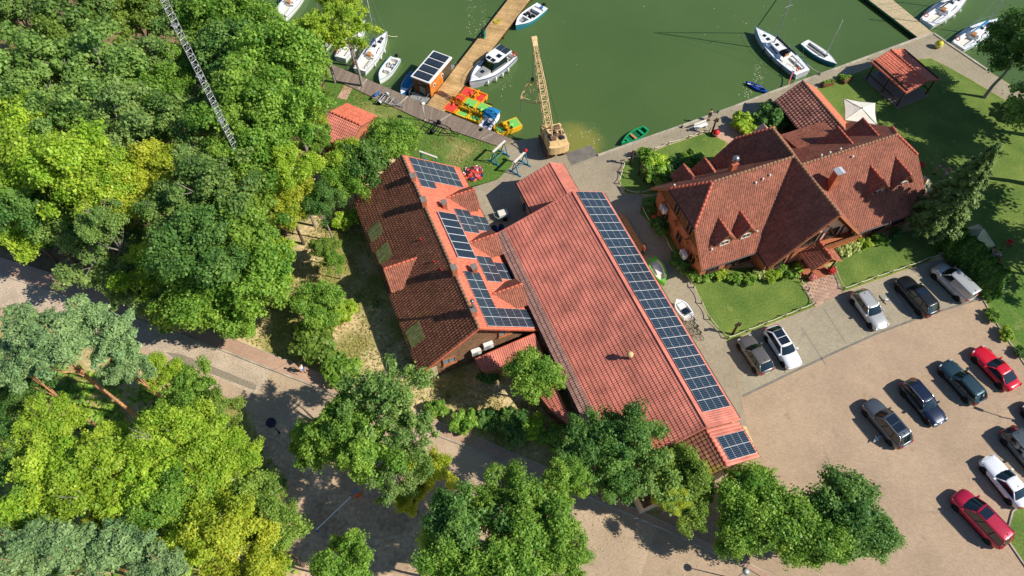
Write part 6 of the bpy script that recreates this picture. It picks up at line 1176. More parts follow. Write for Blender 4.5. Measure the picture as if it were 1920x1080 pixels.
# ================================================================== people
def skinned(name, joints, bones, parent, mat, grow_=0.0, root=0, sub=1):
    me = bpy.data.meshes.new(name); me.from_pydata([j[0] for j in joints], bones, []); me.materials.append(MATS[mat]); o = link(name, me, parent)
    md = o.modifiers.new('Skin', 'SKIN'); md.use_smooth_shade = True
    sv = me.skin_vertices[0].data if me.skin_vertices else None
    if sv is None:
        bmx = bmesh.new(); bmx.from_mesh(me); bmx.verts.layers.skin.verify(); bmx.to_mesh(me); bmx.free(); sv = me.skin_vertices[0].data
    for i, j in enumerate(joints): sv[i].radius = (j[1] + grow_, j[1] * (j[2] if len(j) > 2 else 1) + grow_); sv[i].use_root = (i == root)
    o.modifiers.new('Sub', 'SUBSURF').levels = sub; o.modifiers['Sub'].render_levels = sub; return o
def hand(parent, p, d, mat='skin'):
    """palm with five unequal bent fingers"""
    mb = MB(); p = Vector(p); d = Vector(d).normalized(); sd_ = d.cross(Vector((0, 0, 1))); sd_ = sd_.normalized() if sd_.length > .1 else Vector((1, 0, 0)); up = sd_.cross(d)
    mb.tube(p, p + d * .09, .032, .036, 8)
    for i, ln in enumerate((.065, .075, .07, .055)):
        b = p + d * .085 + sd_ * (-.03 + .02 * i); k = b + d * ln * .55; mb.tube(b, k, .01, .009, 6); mb.tube(k, k + (d * .6 - up * .8).normalized() * ln * .5, .009, .007, 6)
    b = p + d * .03 + sd_ * -.035; mb.tube(b, b + (d * .6 - sd_ * .7).normalized() * .045, .011, .01, 6); mb.tube(b + (d * .6 - sd_ * .7).normalized() * .045, b + (d * .9 - sd_ * .75).normalized() * .08, .01, .008, 6)
    return grow(parent, 'hand', mb, mat, True)
def person(label, px, deg, pose, shirt, legs, hair='hair', z=0.0, scale=1.0, short=True):
    p = at(*px, z); rt = thing('person', label, 'person', (p.x, p.y, z), R(deg)); rt.scale = (scale,) * 3
    w = {'stand': (0, .02, -.02, .04, -.04), 'walk': (0, .3, -.34, -.28, .3), 'sit': (0, 0, 0, .2, .2)}[pose]
    if pose == 'sit':
        hip = .45; J = [((0, 0, hip), .13, 1.1), ((-.04, 0, hip + .22), .125, 1.2), ((-.08, 0, hip + .46), .14, 1.25), ((-.08, 0, hip + .58), .05), ((-.06, 0, hip + .66), .075), ((-.05, 0, hip + .78), .085),
             ((-.08, .19, hip + .48), .055), ((.1, .24, hip + .24), .043), ((.3, .16, hip + .2), .035), ((-.08, -.19, hip + .48), .055), ((.1, -.24, hip + .24), .043), ((.3, -.16, hip + .2), .035),
             ((.05, .1, hip - .02), .085), ((.45, .12, hip + .02), .06), ((.5, .12, .08), .042), ((.62, .13, .04), .035), ((.05, -.1, hip - .02), .085), ((.45, -.12, hip + .02), .06), ((.5, -.12, .08), .042), ((.62, -.13, .04), .035)]
    else:
        a, b = w[1], w[2]; hip = .92; J = [((0, 0, hip), .125, 1.1), ((.01, 0, hip + .24), .12, 1.2), ((.02, 0, hip + .48), .135, 1.3), ((.02, 0, hip + .6), .05), ((.03, 0, hip + .67), .078), ((.04, 0, hip + .79), .088),
             ((.02, .19, hip + .5), .055), ((.02 + w[3] * .5, .25, hip + .24), .043), ((.06 + w[3], .24, hip + .02), .034), ((.02, -.19, hip + .5), .055), ((.02 + w[4] * .5, -.25, hip + .24), .043), ((.06 + w[4], -.24, hip + .02), .034),
             ((0, .09, hip - .08), .085), ((a * .6 + .03, .1, .5), .06), ((a, .1, .09), .042), ((a + .14, .11, .04), .036), ((0, -.09, hip - .08), .085), ((b * .4 + .03, -.1, .5), .06), ((b - .05, -.1, .1), .042), ((b + .09, -.11, .04), .036)]
    E_ = [(0, 1), (1, 2), (2, 3), (3, 4), (4, 5), (2, 6), (6, 7), (7, 8), (2, 9), (9, 10), (10, 11), (0, 12), (12, 13), (13, 14), (14, 15), (0, 16), (16, 17), (17, 18), (18, 19)]
    skinned('body', J, E_, rt, 'skin')
    def sub(ix, ed, nm, mat, g):
        m = {k: i for i, k in enumerate(ix)}; skinned(nm, [J[k] for k in ix], [(m[a], m[b]) for a, b in ed], rt, mat, g)
    sub([1, 0, 2, 6, 9], [(1, 0), (1, 2), (2, 6), (2, 9)], 'shirt', shirt, .018)
    mids = list(J)
    kn = [((Vector(J[12][0]).lerp(Vector(J[13][0]), .8)), .075), ((Vector(J[16][0]).lerp(Vector(J[17][0]), .8)), .075)] if short else None
    if short: skinned('shorts', [J[0], J[12], (tuple(kn[0][0]), .075), J[16], (tuple(kn[1][0]), .075)], [(0, 1), (1, 2), (0, 3), (3, 4)], rt, legs, .02)
    else: sub([0, 12, 13, 14, 16, 17, 18], [(0, 12), (12, 13), (13, 14), (0, 16), (16, 17), (17, 18)], 'trousers', legs, .016)
    hd = Vector(J[5][0]); grow(rt, 'hair', MB().ball(hd + Vector((-.025, 0, .035)), .105, 12, 8, squash=(1, .92, 1)), hair, True)
    fc_ = MB().ball(hd + Vector((.1, 0, -.01)), .018, 6, 4); fc_.ball(hd + Vector((.085, .035, .02)), .012, 6, 4, 1).ball(hd + Vector((.085, -.035, .02)), .012, 6, 4, 1).box(hd + Vector((.088, 0, -.05)), (.012, .045, .01), mi=2); fc_.ball(hd + Vector((0, .09, 0)), .02, 6, 4).ball(hd + Vector((0, -.09, 0)), .02, 6, 4); grow(rt, 'face', fc_, ['skin', 'black', 'pink'], True)
    for i, e in ((8, 7), (11, 10)): hand(rt, J[i][0], Vector(J[i][0]) - Vector(J[e][0]))
    for i, k in ((14, 15), (18, 19)):
        a_, b_ = Vector(J[i][0]), Vector(J[k][0]); m_ = MB(); dv = (b_ - a_); dv.z = 0; dv = dv.normalized() if dv.length > .01 else Vector((1, 0, 0)); c = a_ + dv * .08; m_.X = Matrix.Translation((c.x, c.y, a_.z - .04)) @ Matrix.Rotation(math.atan2(dv.y, dv.x), 4, 'Z'); m_.box((0, 0, 0), (.27, .1, .08)); grow(rt, 'shoe', m_, 'black')
    return rt
person('person in dark clothes standing at the quay edge looking over the lake', (1328, 226), 110, 'stand', 'cloth_navy', 'cloth_navy')
person('person in white shirt and blue shorts walking on the footpath below the lodge', (570, 699), -30, 'walk', 'cloth_white', 'cloth_blue')
person('person in red top beside the shaded wall of the hall', (1205, 476), 200, 'stand', 'cloth_red', 'cloth_navy', short=False)
person('person in blue top on the lawn behind the restaurant', (1750, 326), -60, 'stand', 'cloth_blue', 'cloth_tan')
person('person with bare arms on the lawn beside the spruce', (1769, 332), 200, 'walk', 'cloth_tan', 'cloth_white')
person('person in navy sitting behind the evergreen hedge', (1853, 478), -20, 'sit', 'cloth_navy', 'cloth_blue')
person('person in pale top sitting next to the one in navy behind the hedge', (1864, 482), 10, 'sit', 'cloth_white', 'cloth_blue')
# ================================================================== lamps, posts, fences
def lamp(name, label, px, h, head, mat='offwhite', r=.05, z=0, hr=.22):
    p = at(*px, z); rt = thing(name, label, 'lamp', (p.x, p.y, z)); grow(rt, 'base', MB().tube((0, 0, 0), (0, 0, .3), .1, .08, 10), mat); grow(rt, 'pole', MB().tube((0, 0, .2), (0, 0, h), r, r * .7, 10), mat, True)
    if head == 'globe': grow(rt, 'globe', MB().ball((0, 0, h + hr * .8), hr, 14, 8), 'cloth_navy' if mat == 'steel_dark' else 'white', True); grow(rt, 'cap', MB().tube((0, 0, h + hr * 1.65), (0, 0, h + hr * 1.85), hr * .5, .02, 10), mat)
    elif head == 'disc': grow(rt, 'lamp_head', MB().tube((0, 0, h), (0, 0, h + .1), .26, .3, 14).tube((0, 0, h + .1), (0, 0, h + .2), .3, .06, 14), mat, True)
    else:
        for a in (0, 1): 
            dx = -1 if a else 1; grow(rt, 'arm', MB().path([(0, 0, h), (dx * .5, .1, h + .25), (dx * 1.1, .2, h + .3)], .035, 6), mat); grow(rt, 'lamp_head', MB().loft([[(dx * (1.0 + t), .2 + y, h + .3 + zz) for y, zz in ((-.1, 0), (.1, 0), (.08, .1), (-.08, .1))] for t in (0, .6)]), mat)
    return rt
lamp('lamp_post', 'white lamp post on the lawn edge of the boardwalk', (797, 227), 2.7, 'disc')
lamp('street_lamp', 'globe lamp beside the shady lane below the road', (524, 812), 2.2, 'globe', 'steel_dark', hr=.45)
p = at(1857, 778) + Vector((sd.x, sd.y, 0)).normalized() * 7.4; q = thing('street_lamp', 'street lamp beyond the right edge whose shadow crosses the car park', 'lamp', p)
grow(q, 'pole', MB().tube((0, 0, 0), (0, 0, 5.8), .08, .05, 10), 'steel_dark', True); grow(q, 'arm', MB().path([(0, 0, 5.4), (-.6, .3, 5.8), (-1.3, .6, 5.9)], .04, 6), 'steel_dark'); grow(q, 'lamp_head', MB().box((-1.5, .7, 5.9), (.7, .28, .12), 2.7), 'steel_dark')
lamp('lamp_post', 'lamp post beside the hornbeams at the bottom edge', (1377, 1085), 3.2, 'disc', 'galv')
def totem(label, px, h, name='timber_post'):
    p = at(*px); rt = thing(name, label, 'post', p); grow(rt, 'shaft', MB().tube((0, 0, -.1), (0, 0, h), .13, .1, 9), 'wood_dark', True); grow(rt, 'crossbar', MB().box((0, 0, h - .25), (.7, .14, .14), .4), 'wood_dark'); grow(rt, 'lantern', MB().box((.22, .1, h - .5), (.18, .18, .3)).tube((.22, .1, h - .35), (.22, .1, h - .2), .14, .02, 8), 'black')
    return rt
totem('carved timber lamp post at the left end of the quay lawn', (1182, 309), 2.3); totem('timber lamp post at the right end of the quay lawn beside the red buoy', (1334, 251), 2.5); totem('timber lamp post at the corner of the lawn by the car park', (1373, 627), 2.3)
def rope_fence(label, px, closed=False, gap=1.9):
    P_ = [at(u, v) for u, v in px]; rt = thing('rope_fence', label, 'fence', P_[0]); pts = []
    for a, b in zip(P_, P_[1:]):
        k = max(1, round((b - a).length / gap)); pts += [a.lerp(b, i / k) for i in range(k)]
    pts.append(P_[-1]); o = P_[0]
    for q_ in pts: grow(rt, 'post', MB().tube(q_ - o + Vector((0, 0, -.1)), q_ - o + Vector((0, 0, .55)), .06, .05, 7), 'wood_brown')
    for a, b in zip(pts, pts[1:]):
        grow(rt, 'rope', MB().path([a.lerp(b, t) - o + Vector((0, 0, .5 - .22 * (1 - (2 * t - 1) ** 2))) for t in (0, .2, .4, .6, .8, 1)], .035, 6), 'rope')
    return rt
rope_fence('rope fence round the lawn on the quay', [(1330, 246), (1290, 260), (1252, 272), (1200, 293), (1173, 302), (1160, 345), (1172, 360), (1200, 365), (1222, 358)])
rope_fence('rope fence between the shaded path and the restaurant planting', [(1203, 392), (1222, 425), (1248, 452), (1262, 478)])
rope_fence('rope fence round the lawn left of the entrance path', [(1270, 495), (1300, 540), (1330, 600), (1364, 636), (1400, 622), (1470, 594), (1526, 571), (1515, 545), (1500, 530)])
rope_fence('rope fence round the lawn right of the entrance path', [(1563, 503), (1581, 544), (1640, 522), (1700, 502), (1736, 489), (1768, 477)])
# ================================================================== yard things
def trailer(label, px, deg, mat, L=4.2, W=1.7, accent=None):
    p = at(*px); rt = thing('boat_trailer', label, 'trailer', p, R(deg)); h = L / 2
    for sg in (-1, 1): grow(rt, 'side_rail', MB().tube((-h, sg * W * .36, .5), (h * .35, sg * W * .36, .5), .05, .05, 6).tube((h * .35, sg * W * .36, .5), (h, 0, .45), .05, .05, 6), mat)
    for x in (-.9, -.45, 0, .33): grow(rt, 'cross_bar', MB().tube((x * h, -W * .36, .5), (x * h, W * .36, .5), .045, .045, 6), mat)
    grow(rt, 'axle', MB().tube((-.35 * h, -W / 2, .33), (-.35 * h, W / 2, .33), .05, .05, 8), mat)
    for sg in (-1, 1):
        wl = link('wheel', None, rt, (-.35 * h, sg * W / 2, .3), 0 if sg == 1 else math.pi); o = link('tyre', TY, wl); o.scale = (.85, .8, .85); o = link('rim', RI, wl); o.scale = (.85, .8, .85)
        grow(rt, 'mudguard', MB().loft([[(-.35 * h + .36 * math.cos(a), sg * W / 2 + y, .33 + .36 * math.sin(a)) for a in np.linspace(.4, 2.74, 7)] for y in (-.12, .12)], closed=False, caps=False), mat)
    grow(rt, 'tow_bar', MB().tube((h, 0, .45), (h + .5, 0, .45), .05, .05, 6).tube((h + .35, .12, .1), (h + .35, .12, .9), .03, .03, 6), mat); grow(rt, 'winch_post', MB().tube((h * .8, 0, .45), (h * .74, 0, 1.2), .05, .05, 6), accent or mat)
    if accent: grow(rt, 'support_pad', MB().box((-.8 * h, 0, .68), (.2, .9, .2)), accent)
trailer('silver boat trailer with blue pads on the grass below the boardwalk', (727, 192), -28, 'galv', 3.6, 1.6, 'blue'); trailer('black boat trailer on the grass right of the white lamp post', (826, 246), -26, 'black', 3.8, 1.7)
def trestle(label, px, deg, top='offwhite', H_=1.9, W=2.2, flag=None):
    p = at(*px); rt = thing('boat_trestle', label, 'trestle', p, R(deg))
    for sg in (-1, 1): grow(rt, 'foot', MB().box((sg * W * .42, 0, .06), (.14, 1.7, .12)), 'trestle_blue'); grow(rt, 'leg', MB().tube((sg * W * .42, -.45, .1), (sg * W * .42, 0, H_), .06, .06, 6).tube((sg * W * .42, .45, .1), (sg * W * .42, 0, H_), .06, .06, 6), 'trestle_blue')
    grow(rt, 'stretcher', MB().tube((-W * .42, 0, .5), (W * .42, 0, .5), .05, .05, 6), 'trestle_blue'); grow(rt, 'padded_beam', MB().box((0, 0, H_ + .05), (W, .2, .14)), top)
    if flag: grow(rt, 'red_pad', MB().ball((W * .45, 0, H_ + .2), .22, 10, 6), flag, True)
trestle('blue boat trestle with white beam on the lawn near the boardwalk end', (936, 297), 52); trestle('blue boat trestle with a red pad on its end beside the crane', (975, 316), 52, flag='red'); trestle('blue trestle mostly hidden behind the north corner of the lodge', (806, 312), -25)
# heap of life jackets
LJ = []
for i, mt in enumerate(('orange', 'ped_red', 'pink', 'canvas_navy', 'cloth_white')):
    j = MB(); j.loft([[(-.26, -.2, 0), (-.26, .2, 0), (-.26, .17, .1), (-.26, -.17, .1)], [(.05, -.22, .02), (.05, .22, .02), (.05, .19, .13), (.05, -.19, .13)], [(.26, -.14, 0), (.26, .14, 0), (.26, .1, .08), (.26, -.1, .08)]])
    j.box((.32, 0, .06), (.14, .2, .08)); j.box((-.05, 0, .135), (.05, .4, .02), mi=1); j.box((-.16, 0, .13), (.05, .4, .02), mi=1); LJ.append(j.mesh('life_jacket', [mt, 'black']))
cj = at(888, 327)
for i in range(46):
    a, rr = random.uniform(0, 6.28), .95 * math.sqrt(random.random()); zz = max(.02, .42 * (1 - rr) + random.uniform(-.05, .08)); k = random.choice((0, 0, 1, 1, 2, 2, 0, 1, 3, 4) if rr < .7 else (0, 1, 2, 3, 4, 4, 3))
    o = link('life_jacket', LJ[k], None, (cj.x + rr * math.cos(a), cj.y + rr * math.sin(a), zz)); o.rotation_euler = (random.uniform(-.5, .5), random.uniform(-.5, .5), random.uniform(0, 6.28))
    tag(o, ('orange', 'red', 'pink', 'navy', 'white')[k] + ' life jacket lying in the heap on the lawn beside the lodge', 'life jacket', 'heap of life jackets on the lawn')
# shaded yard between lodge and hall
p = at(943, 408); rt = thing('hand_cart', 'grey hand cart loaded with a pale crate in the paved yard', 'cart', p, R(20)); grow(rt, 'tray', MB().box((0, 0, .45), (1.3, .9, .12)), 'hull_teal'); grow(rt, 'crate', MB().box((0, 0, .72), (1.0, .75, .42)), 'offwhite'); grow(rt, 'handle', MB().path([(-.6, .4, .5), (-1.0, .3, 1.0), (-1.0, -.3, 1.0), (-.6, -.4, .5)], .03, 6), 'galv')
for sg in (-1, 1): wl = link('wheel', None, rt, (.1, sg * .5, .27), 0 if sg == 1 else math.pi); link('tyre', TY, wl).scale = (.75, .6, .75); link('rim', RI, wl).scale = (.75, .6, .75)
def barrel(label, px, mat, r=.3, h=.9):
    p = at(*px); rt = thing('barrel', label, 'barrel', p); grow(rt, 'drum', MB().loft([[(rr * math.cos(a), rr * math.sin(a), zz) for a in np.linspace(0, 6.283, 16, endpoint=False)] for rr, zz in ((r * .92, 0), (r, .1), (r, h * .5), (r * 1.03, h * .5 + .03), (r, h * .9), (r * .9, h))]), mat, True); grow(rt, 'lid', MB().tube((0, 0, h), (0, 0, h + .04), r * .85, r * .85, 14), 'black')
barrel('pale blue barrel in the shade of the annex', (985, 392), 'boat_blue'); barrel('blue barrel in the corner between lodge and hall', (927, 436), 'kayak_blue', .35); barrel('second blue barrel squeezed against the hall eave', (940, 432), 'kayak_blue', .3, .8)
def table_set(label, px, deg, mat, name='picnic_table'):
    p = at(*px); rt = thing(name, label, 'table', p, R(deg)); 
    for i in range(5): grow(rt, 'table_board', MB().box((0, -.32 + i * .16, .74), (1.8, .14, .04)), mat)
    for sg in (-1, 1):
        for k in range(2): grow(rt, 'bench_board', MB().box((0, sg * (.7 + k * .15), .44), (1.8, .13, .04)), mat)
        grow(rt, 'leg_frame', MB().tube((sg * .7, -.7, 0), (sg * .7, -.25, .72), .05, .05, 6).tube((sg * .7, .7, 0), (sg * .7, .25, .72), .05, .05, 6).tube((sg * .7, -.8, .4), (sg * .7, .8, .4), .045, .045, 6), mat)
table_set('dark timber picnic table under the leaning tree at the right edge', (1893, 212), 20, 'wood_dark'); table_set('timber table inside the open garden shelter', (1690, 150), -42, 'wood_brown')
for i, (u, v) in enumerate(((1650, 143), (1660, 139))):
    p = at(u, v); rt = thing('canvas_chair', ('left', 'right')[i] + ' blue canvas chair at the corner of the garden shelter', 'chair', p, R(40 + 30 * i)); grow(rt, 'seat', MB().box((0, 0, .45), (.5, .5, .05)), 'blue'); grow(rt, 'backrest', MB().box((-.26, 0, .75), (.05, .5, .5), ry=R(-12)), 'cloth_white' if i else 'blue')
    for x in (-.2, .2):
        for y in (-.2, .2): grow(rt, 'leg', MB().tube((x, y, 0), (x, y, .45), .02, .02, 5), 'black')
# parasols
def parasol(name, label, c, half, deg, h, drop, mat, ribs='offwhite', pole=True, zp=2.6):
    p = at(*c, zp); rt = thing(name, label, 'parasol', (p.x, p.y, 0), R(deg)); cr_ = [(-half, -half), (half, -half), (half, half), (-half, half)]; ap = (0, 0, h + drop)
    for i in range(4):
        a, b = cr_[i], cr_[(i + 1) % 4]; m = ((a[0] + b[0]) / 2 * .94, (a[1] + b[1]) / 2 * .94, h - .02); mb_ = MB(); am = (a[0] * .5, a[1] * .5, h + drop * .42); bm2 = (b[0] * .5, b[1] * .5, h + drop * .42)
        mb_.add([(*a, h), m, (*b, h), am, bm2, ap, ((a[0] + b[0]) * .25, (a[1] + b[1]) * .25, h + drop * .40)], [(0, 1, 6, 3), (1, 2, 4, 6), (3, 6, 5), (6, 4, 5)]); mb_.add([(*a, h), (*b, h), (b[0], b[1], h - .16), (a[0], a[1], h - .16)], [(0, 3, 2, 1)]); grow(rt, 'canopy_panel', mb_, mat)
        grow(rt, 'rib', MB().tube((*a, h + .02), ap, .03, .03, 5), ribs)
    grow(rt, 'pole', MB().tube((0, 0, 0), (0, 0, h + drop), .05, .045, 8), 'galv'); grow(rt, 'finial', MB().ball((0, 0, h + drop + .05), .08, 8, 5), 'black'); grow(rt, 'foot', MB().box((0, 0, .05), (.9, .9, .1)), 'concrete'); return rt
parasol('market_parasol', 'large cream square parasol behind the restaurant', (1613, 209), 1.75, -12, 2.6, .5, 'canvas_cream', 'canvas_cream')
parasol('garden_parasol', 'beige parasol with white ribs half hidden by the restaurant eave', (1733, 344), 1.15, 20, 1.7, 1.3, 'canvas_beige', 'white', zp=2.2); parasol('garden_parasol', 'beige parasol with white ribs between the hedge and the spruce', (1832, 440), 1.4, 15, 1.7, 1.6, 'canvas_beige', 'white', zp=2.2)
def deckchair(label, px, deg):
    p = at(*px); rt = thing('deck_chair', label, 'deck chair', p, R(deg), 'red deck chairs on the lawn')
    grow(rt, 'sling', MB().add([(-.55, -.28, .85), (-.55, .28, .85), (-.2, .28, .4), (-.2, -.28, .4), (.15, .28, .28), (.15, -.28, .28), (.5, .28, .38), (.5, -.28, .38)], [(0, 3, 2, 1), (3, 5, 4, 2), (5, 7, 6, 4)]), 'red')
    for sg in (-1, 1): grow(rt, 'frame', MB().path([(-.58, sg * .3, .88), (.3, sg * .3, .05)], .025, 5).path([(-.45, sg * .3, .02), (.52, sg * .3, .4)], .025, 5), 'teak')
    for x, z_ in ((-.58, .88), (.52, .4), (-.45, .03), (.3, .05)): grow(rt, 'cross_rail', MB().tube((x, -.3, z_), (x, .3, z_), .022, .022, 5), 'teak')
deckchair('red deck chair standing alone on the lawn by the tree shade', (1890, 460), 60); deckchair('red deck chair nearest the two sitting people', (1862, 490), -10); deckchair('red deck chair in the middle of the row behind the hedge', (1867, 502), -10); deckchair('red deck chair at the lower end of the row behind the hedge', (1874, 519), -10); deckchair('red deck chair beside the east wall of the restaurant', (1724, 314), 40)
# air conditioners
def aircon(label, w_, deg):
    rt = thing('air_conditioner', label, 'air conditioner', w_, R(deg)); grow(rt, 'case', MB().box((0, 0, .38), (.9, .38, .7)), 'white'); f_ = MB(); f_.X = Matrix.Translation((-.1, -.2, .38)) @ Matrix.Rotation(R(90), 4, 'X'); f_.tube((0, 0, 0), (0, 0, .02), .27, .27, 18); grow(rt, 'fan_grille', f_, 'deck_grey')
    for x in (-.3, .3): grow(rt, 'bracket', MB().box((x, .08, .0), (.05, .5, .05)), 'galv')
a1 = FA.w(21.05, -.35, 2.15); a2 = FA.w(21.05, .85, 2.55); aircon('left white air conditioner on the timber gable of the lodge', a1, -67.4 + 90); aircon('right white air conditioner on the timber gable of the lodge', a2, -67.4 + 90)
aircon('upper white air conditioner on the shaded side of the restaurant', FR.w(-11.35, 2.9, 2.2), 20.8 - 90); aircon('lower white air conditioner beside the shaded restaurant wall', FR.w(-11.6, -2.4, 1.2), 20.8 - 90)
p = FR.w(-11.7, 3.4, 0); rt = thing('red_hose_reel', 'red hose reel by the upper air conditioner', 'hose reel', p); grow(rt, 'reel', MB().tube((0, -.12, .6), (0, .12, .6), .3, .3, 14), 'red'); grow(rt, 'stand', MB().tube((0, 0, 0), (0, 0, .6), .05, .05, 6), 'galv')
# flower tubs at the porch
def flowers(label, px, mat, r=.45):
    p = at(*px); rt = thing('flower_tub', label, 'flowers', p); grow(rt, 'tub', MB().loft([[(rr * math.cos(a), rr * math.sin(a), zz) for a in np.linspace(0, 6.283, 14, endpoint=False)] for rr, zz in ((r * .6, 0), (r * .8, .4))]), 'wood_brown'); k = 420; d_ = sph(k); d_[:, 2] = np.abs(d_[:, 2]); C_ = d_ * rng.uniform(.7, 1.05, (k, 1)) * np.array([r, r, r * .8]) + np.array([0, 0, .5])
    link('blossom', quads_mesh('blossom', C_, d_ + rng.normal(size=(k, 3)) * .4, .06, .06, rng.normal(size=k) * .2, mat), rt); link('foliage', quads_mesh('foliage', C_[:200] * .95, d_[:200], .07, .08, rng.normal(size=200) * .2, 'leaf_green'), rt)
flowers('tub of bright red flowers right of the porch', (1556, 512), 'flower_red'); flowers('tub of pink flowers left of the porch steps', (1519, 524), 'flower_pink')
# buoys, planters, benches, frames on the quay
def buoy(label, px, mat, r=.45):
    p = at(*px); rt = thing('buoy', label, 'buoy', p); grow(rt, 'float', MB().ball((0, 0, r), r, 16, 10, squash=(1, 1, 1.1)), mat, True); grow(rt, 'eye', MB().tube((0, 0, r * 2), (0, 0, r * 2.3), .06, .06, 8), 'steel_dark'); grow(rt, 'band', MB().tube((0, 0, r * .9), (0, 0, r * 1.1), r * 1.02, r * 1.02, 16), 'offwhite')
buoy('red buoy on the quay lawn beside the timber lamp post', (1341, 254), 'red', .42); buoy('yellow buoy on the grass by the moored sailboats', (1757, 89), 'buoy_yellow', .5)
def planter(label, px, deg):
    p = at(*px); rt = thing('planter', label, 'planter', p, R(deg)); grow(rt, 'box', MB().box((0, 0, .25), (1.6, .6, .5)), 'wood_brown'); grow(rt, 'soil', MB().box((0, 0, .5), (1.45, .45, .04)), 'forest_floor'); k = 240; C_ = np.stack([rng.uniform(-.7, .7, k), rng.uniform(-.22, .22, k), rng.uniform(.5, .8, k)], 1); link('foliage', quads_mesh('foliage', C_, rng.normal(size=(k, 3)) + np.array([0, 0, 1]), .06, .08, rng.normal(size=k) * .2, 'leaf_green'), rt)
planter('timber planter at the lawn corner by the old wing', (1550, 160), 20); planter('timber planter further along the quay toward the garden shelter', (1586, 152), 35)
def bench(label, px, deg, mat, back=True):
    p = at(*px); rt = thing('bench', label, 'bench', p, R(deg))
    for k in range(3): grow(rt, 'seat_slat', MB().box((0, -.16 + k * .16, .45), (1.7, .13, .04)), mat)
    if back:
        for k in range(2): grow(rt, 'back_slat', MB().box((0, .3, .62 + k * .18), (1.7, .04, .13)), mat)
    for sg in (-1, 1): grow(rt, 'leg', MB().box((sg * .65, 0, .22), (.08, .4, .44)), mat)
bench('white slatted bench on the quay beside the timber lamp post', (1313, 241), 25, 'white'); bench('timber bench along the shaded hall wall, upper one', (1172, 418), 112, 'teak', False); bench('timber bench along the shaded hall wall, middle one', (1185, 440), 112, 'teak', False); bench('timber bench along the shaded hall wall, lower one', (1198, 462), 112, 'teak', False)
p = at(1197, 329); rt = thing('swing_frame', 'brown timber frame with two uprights on the quay lawn', 'swing', p)
e = at(1207, 340) - p; 
for q_ in (Vector((0, 0, 0)), e): grow(rt, 'upright', MB().tube(q_, q_ + Vector((0, 0, 2.0)), .09, .08, 8), 'wood_dark')
grow(rt, 'cross_beam', MB().tube(Vector((0, 0, 2.0)), e + Vector((0, 0, 2.0)), .08, .08, 8), 'wood_dark')
# jetty and shore fittings
p = at(907, 70, .1); rt = thing('power_pedestal', 'green service pedestal on the edge of the wooden jetty', 'pedestal', p, R(62)); grow(rt, 'cabinet', MB().box((0, 0, .6), (.5, .4, 1.2)), 'teal_green'); grow(rt, 'cap', MB().box((0, 0, 1.24), (.56, .46, .08)), 'steel_dark'); grow(rt, 'cable_coil', MB().path([(-.28, .22 * math.cos(a), .6 + .22 * math.sin(a)) for a in np.linspace(0, 6.283, 13)], .05, 6), 'black')
p = at(932, 41, .12); rt = thing('hose_coil', 'yellow hose lying in a coil on the jetty', 'hose', p)
hc = MB(); hc.path([((.18 + .035 * k * .2) * math.cos(k * .7) + random.uniform(-.08, .08), (.18 + .035 * k * .2) * math.sin(k * .7) + random.uniform(-.08, .08), .03 + .002 * k) for k in range(48)], .025, 5); grow(rt, 'hose', hc, 'buoy_yellow')
for i, (u, v, lab) in enumerate(((931, 27, 'grey mooring bollard on the jetty above the yellow hose'), (1278, 240, 'black mooring ring post on the quay'), (1345, 213, 'small mooring post at the quay edge behind the standing person'), (1535, 142, 'mooring post at the quay edge by the old wing'))):
    p = at(u, v, .1 if i == 0 else 0); rt = thing('mooring_post', lab, 'mooring post', p); grow(rt, 'post', MB().tube((0, 0, 0), (0, 0, .45), .09, .07, 10), 'steel_dark'); grow(rt, 'cross_pin', MB().tube((-.2, 0, .32), (.2, 0, .32), .035, .035, 6), 'steel_dark')
for u0, v0, u1, v1, z0, z1, lab, mt in ((1514, 121, 1540, 137, .3, .1, 'pale mooring line from the large yacht to the quay', 'rope'), (1487, 134, 1478, 159, .4, .1, 'red gangplank rope from the yacht to the quay', 'pink'), (706, 158, 733, 165, -.3, .1, 'pale mooring line of the motor dinghy', 'rope'), (884, 160, 872, 162, .5, .15, 'dark mooring line at the bow of the cruiser', 'black'), (727, 66, 745, 68, .5, -.5, 'pale mooring line from the bow of the left sailboat', 'rope')):
    a, b = at(u0, v0, z0), at(u1, v1, z1); o = MB().path([a.lerp(b, t) - Vector((0, 0, .15 * (1 - (2 * t - 1) ** 2))) for t in (0, .25, .5, .75, 1)], .06 if mt == 'pink' else .03, 6).build('mooring_line', mt); tag(o, lab, 'rope')
# road barrier
p = at(671, 928); rt = thing('road_barrier', 'white lifting barrier with orange housing across the shady lane', 'barrier', p); e = at(598, 998) - p; grow(rt, 'housing', MB().box((0, 0, .55), (.5, .45, 1.1), .7), 'orange'); grow(rt, 'cap', MB().box((0, 0, 1.13), (.56, .5, .08), .7), 'deck_grey')
n_ = 8
for i in range(n_): grow(rt, 'boom_segment', MB().tube(e * (i / n_) + Vector((0, 0, .95)), e * ((i + 1) / n_) + Vector((0, 0, .95)), .05, .05, 8), 'white' if i else 'red')
grow(rt, 'rest_post', MB().tube(e, e + Vector((0, 0, .92)), .05, .05, 8), 'blue')
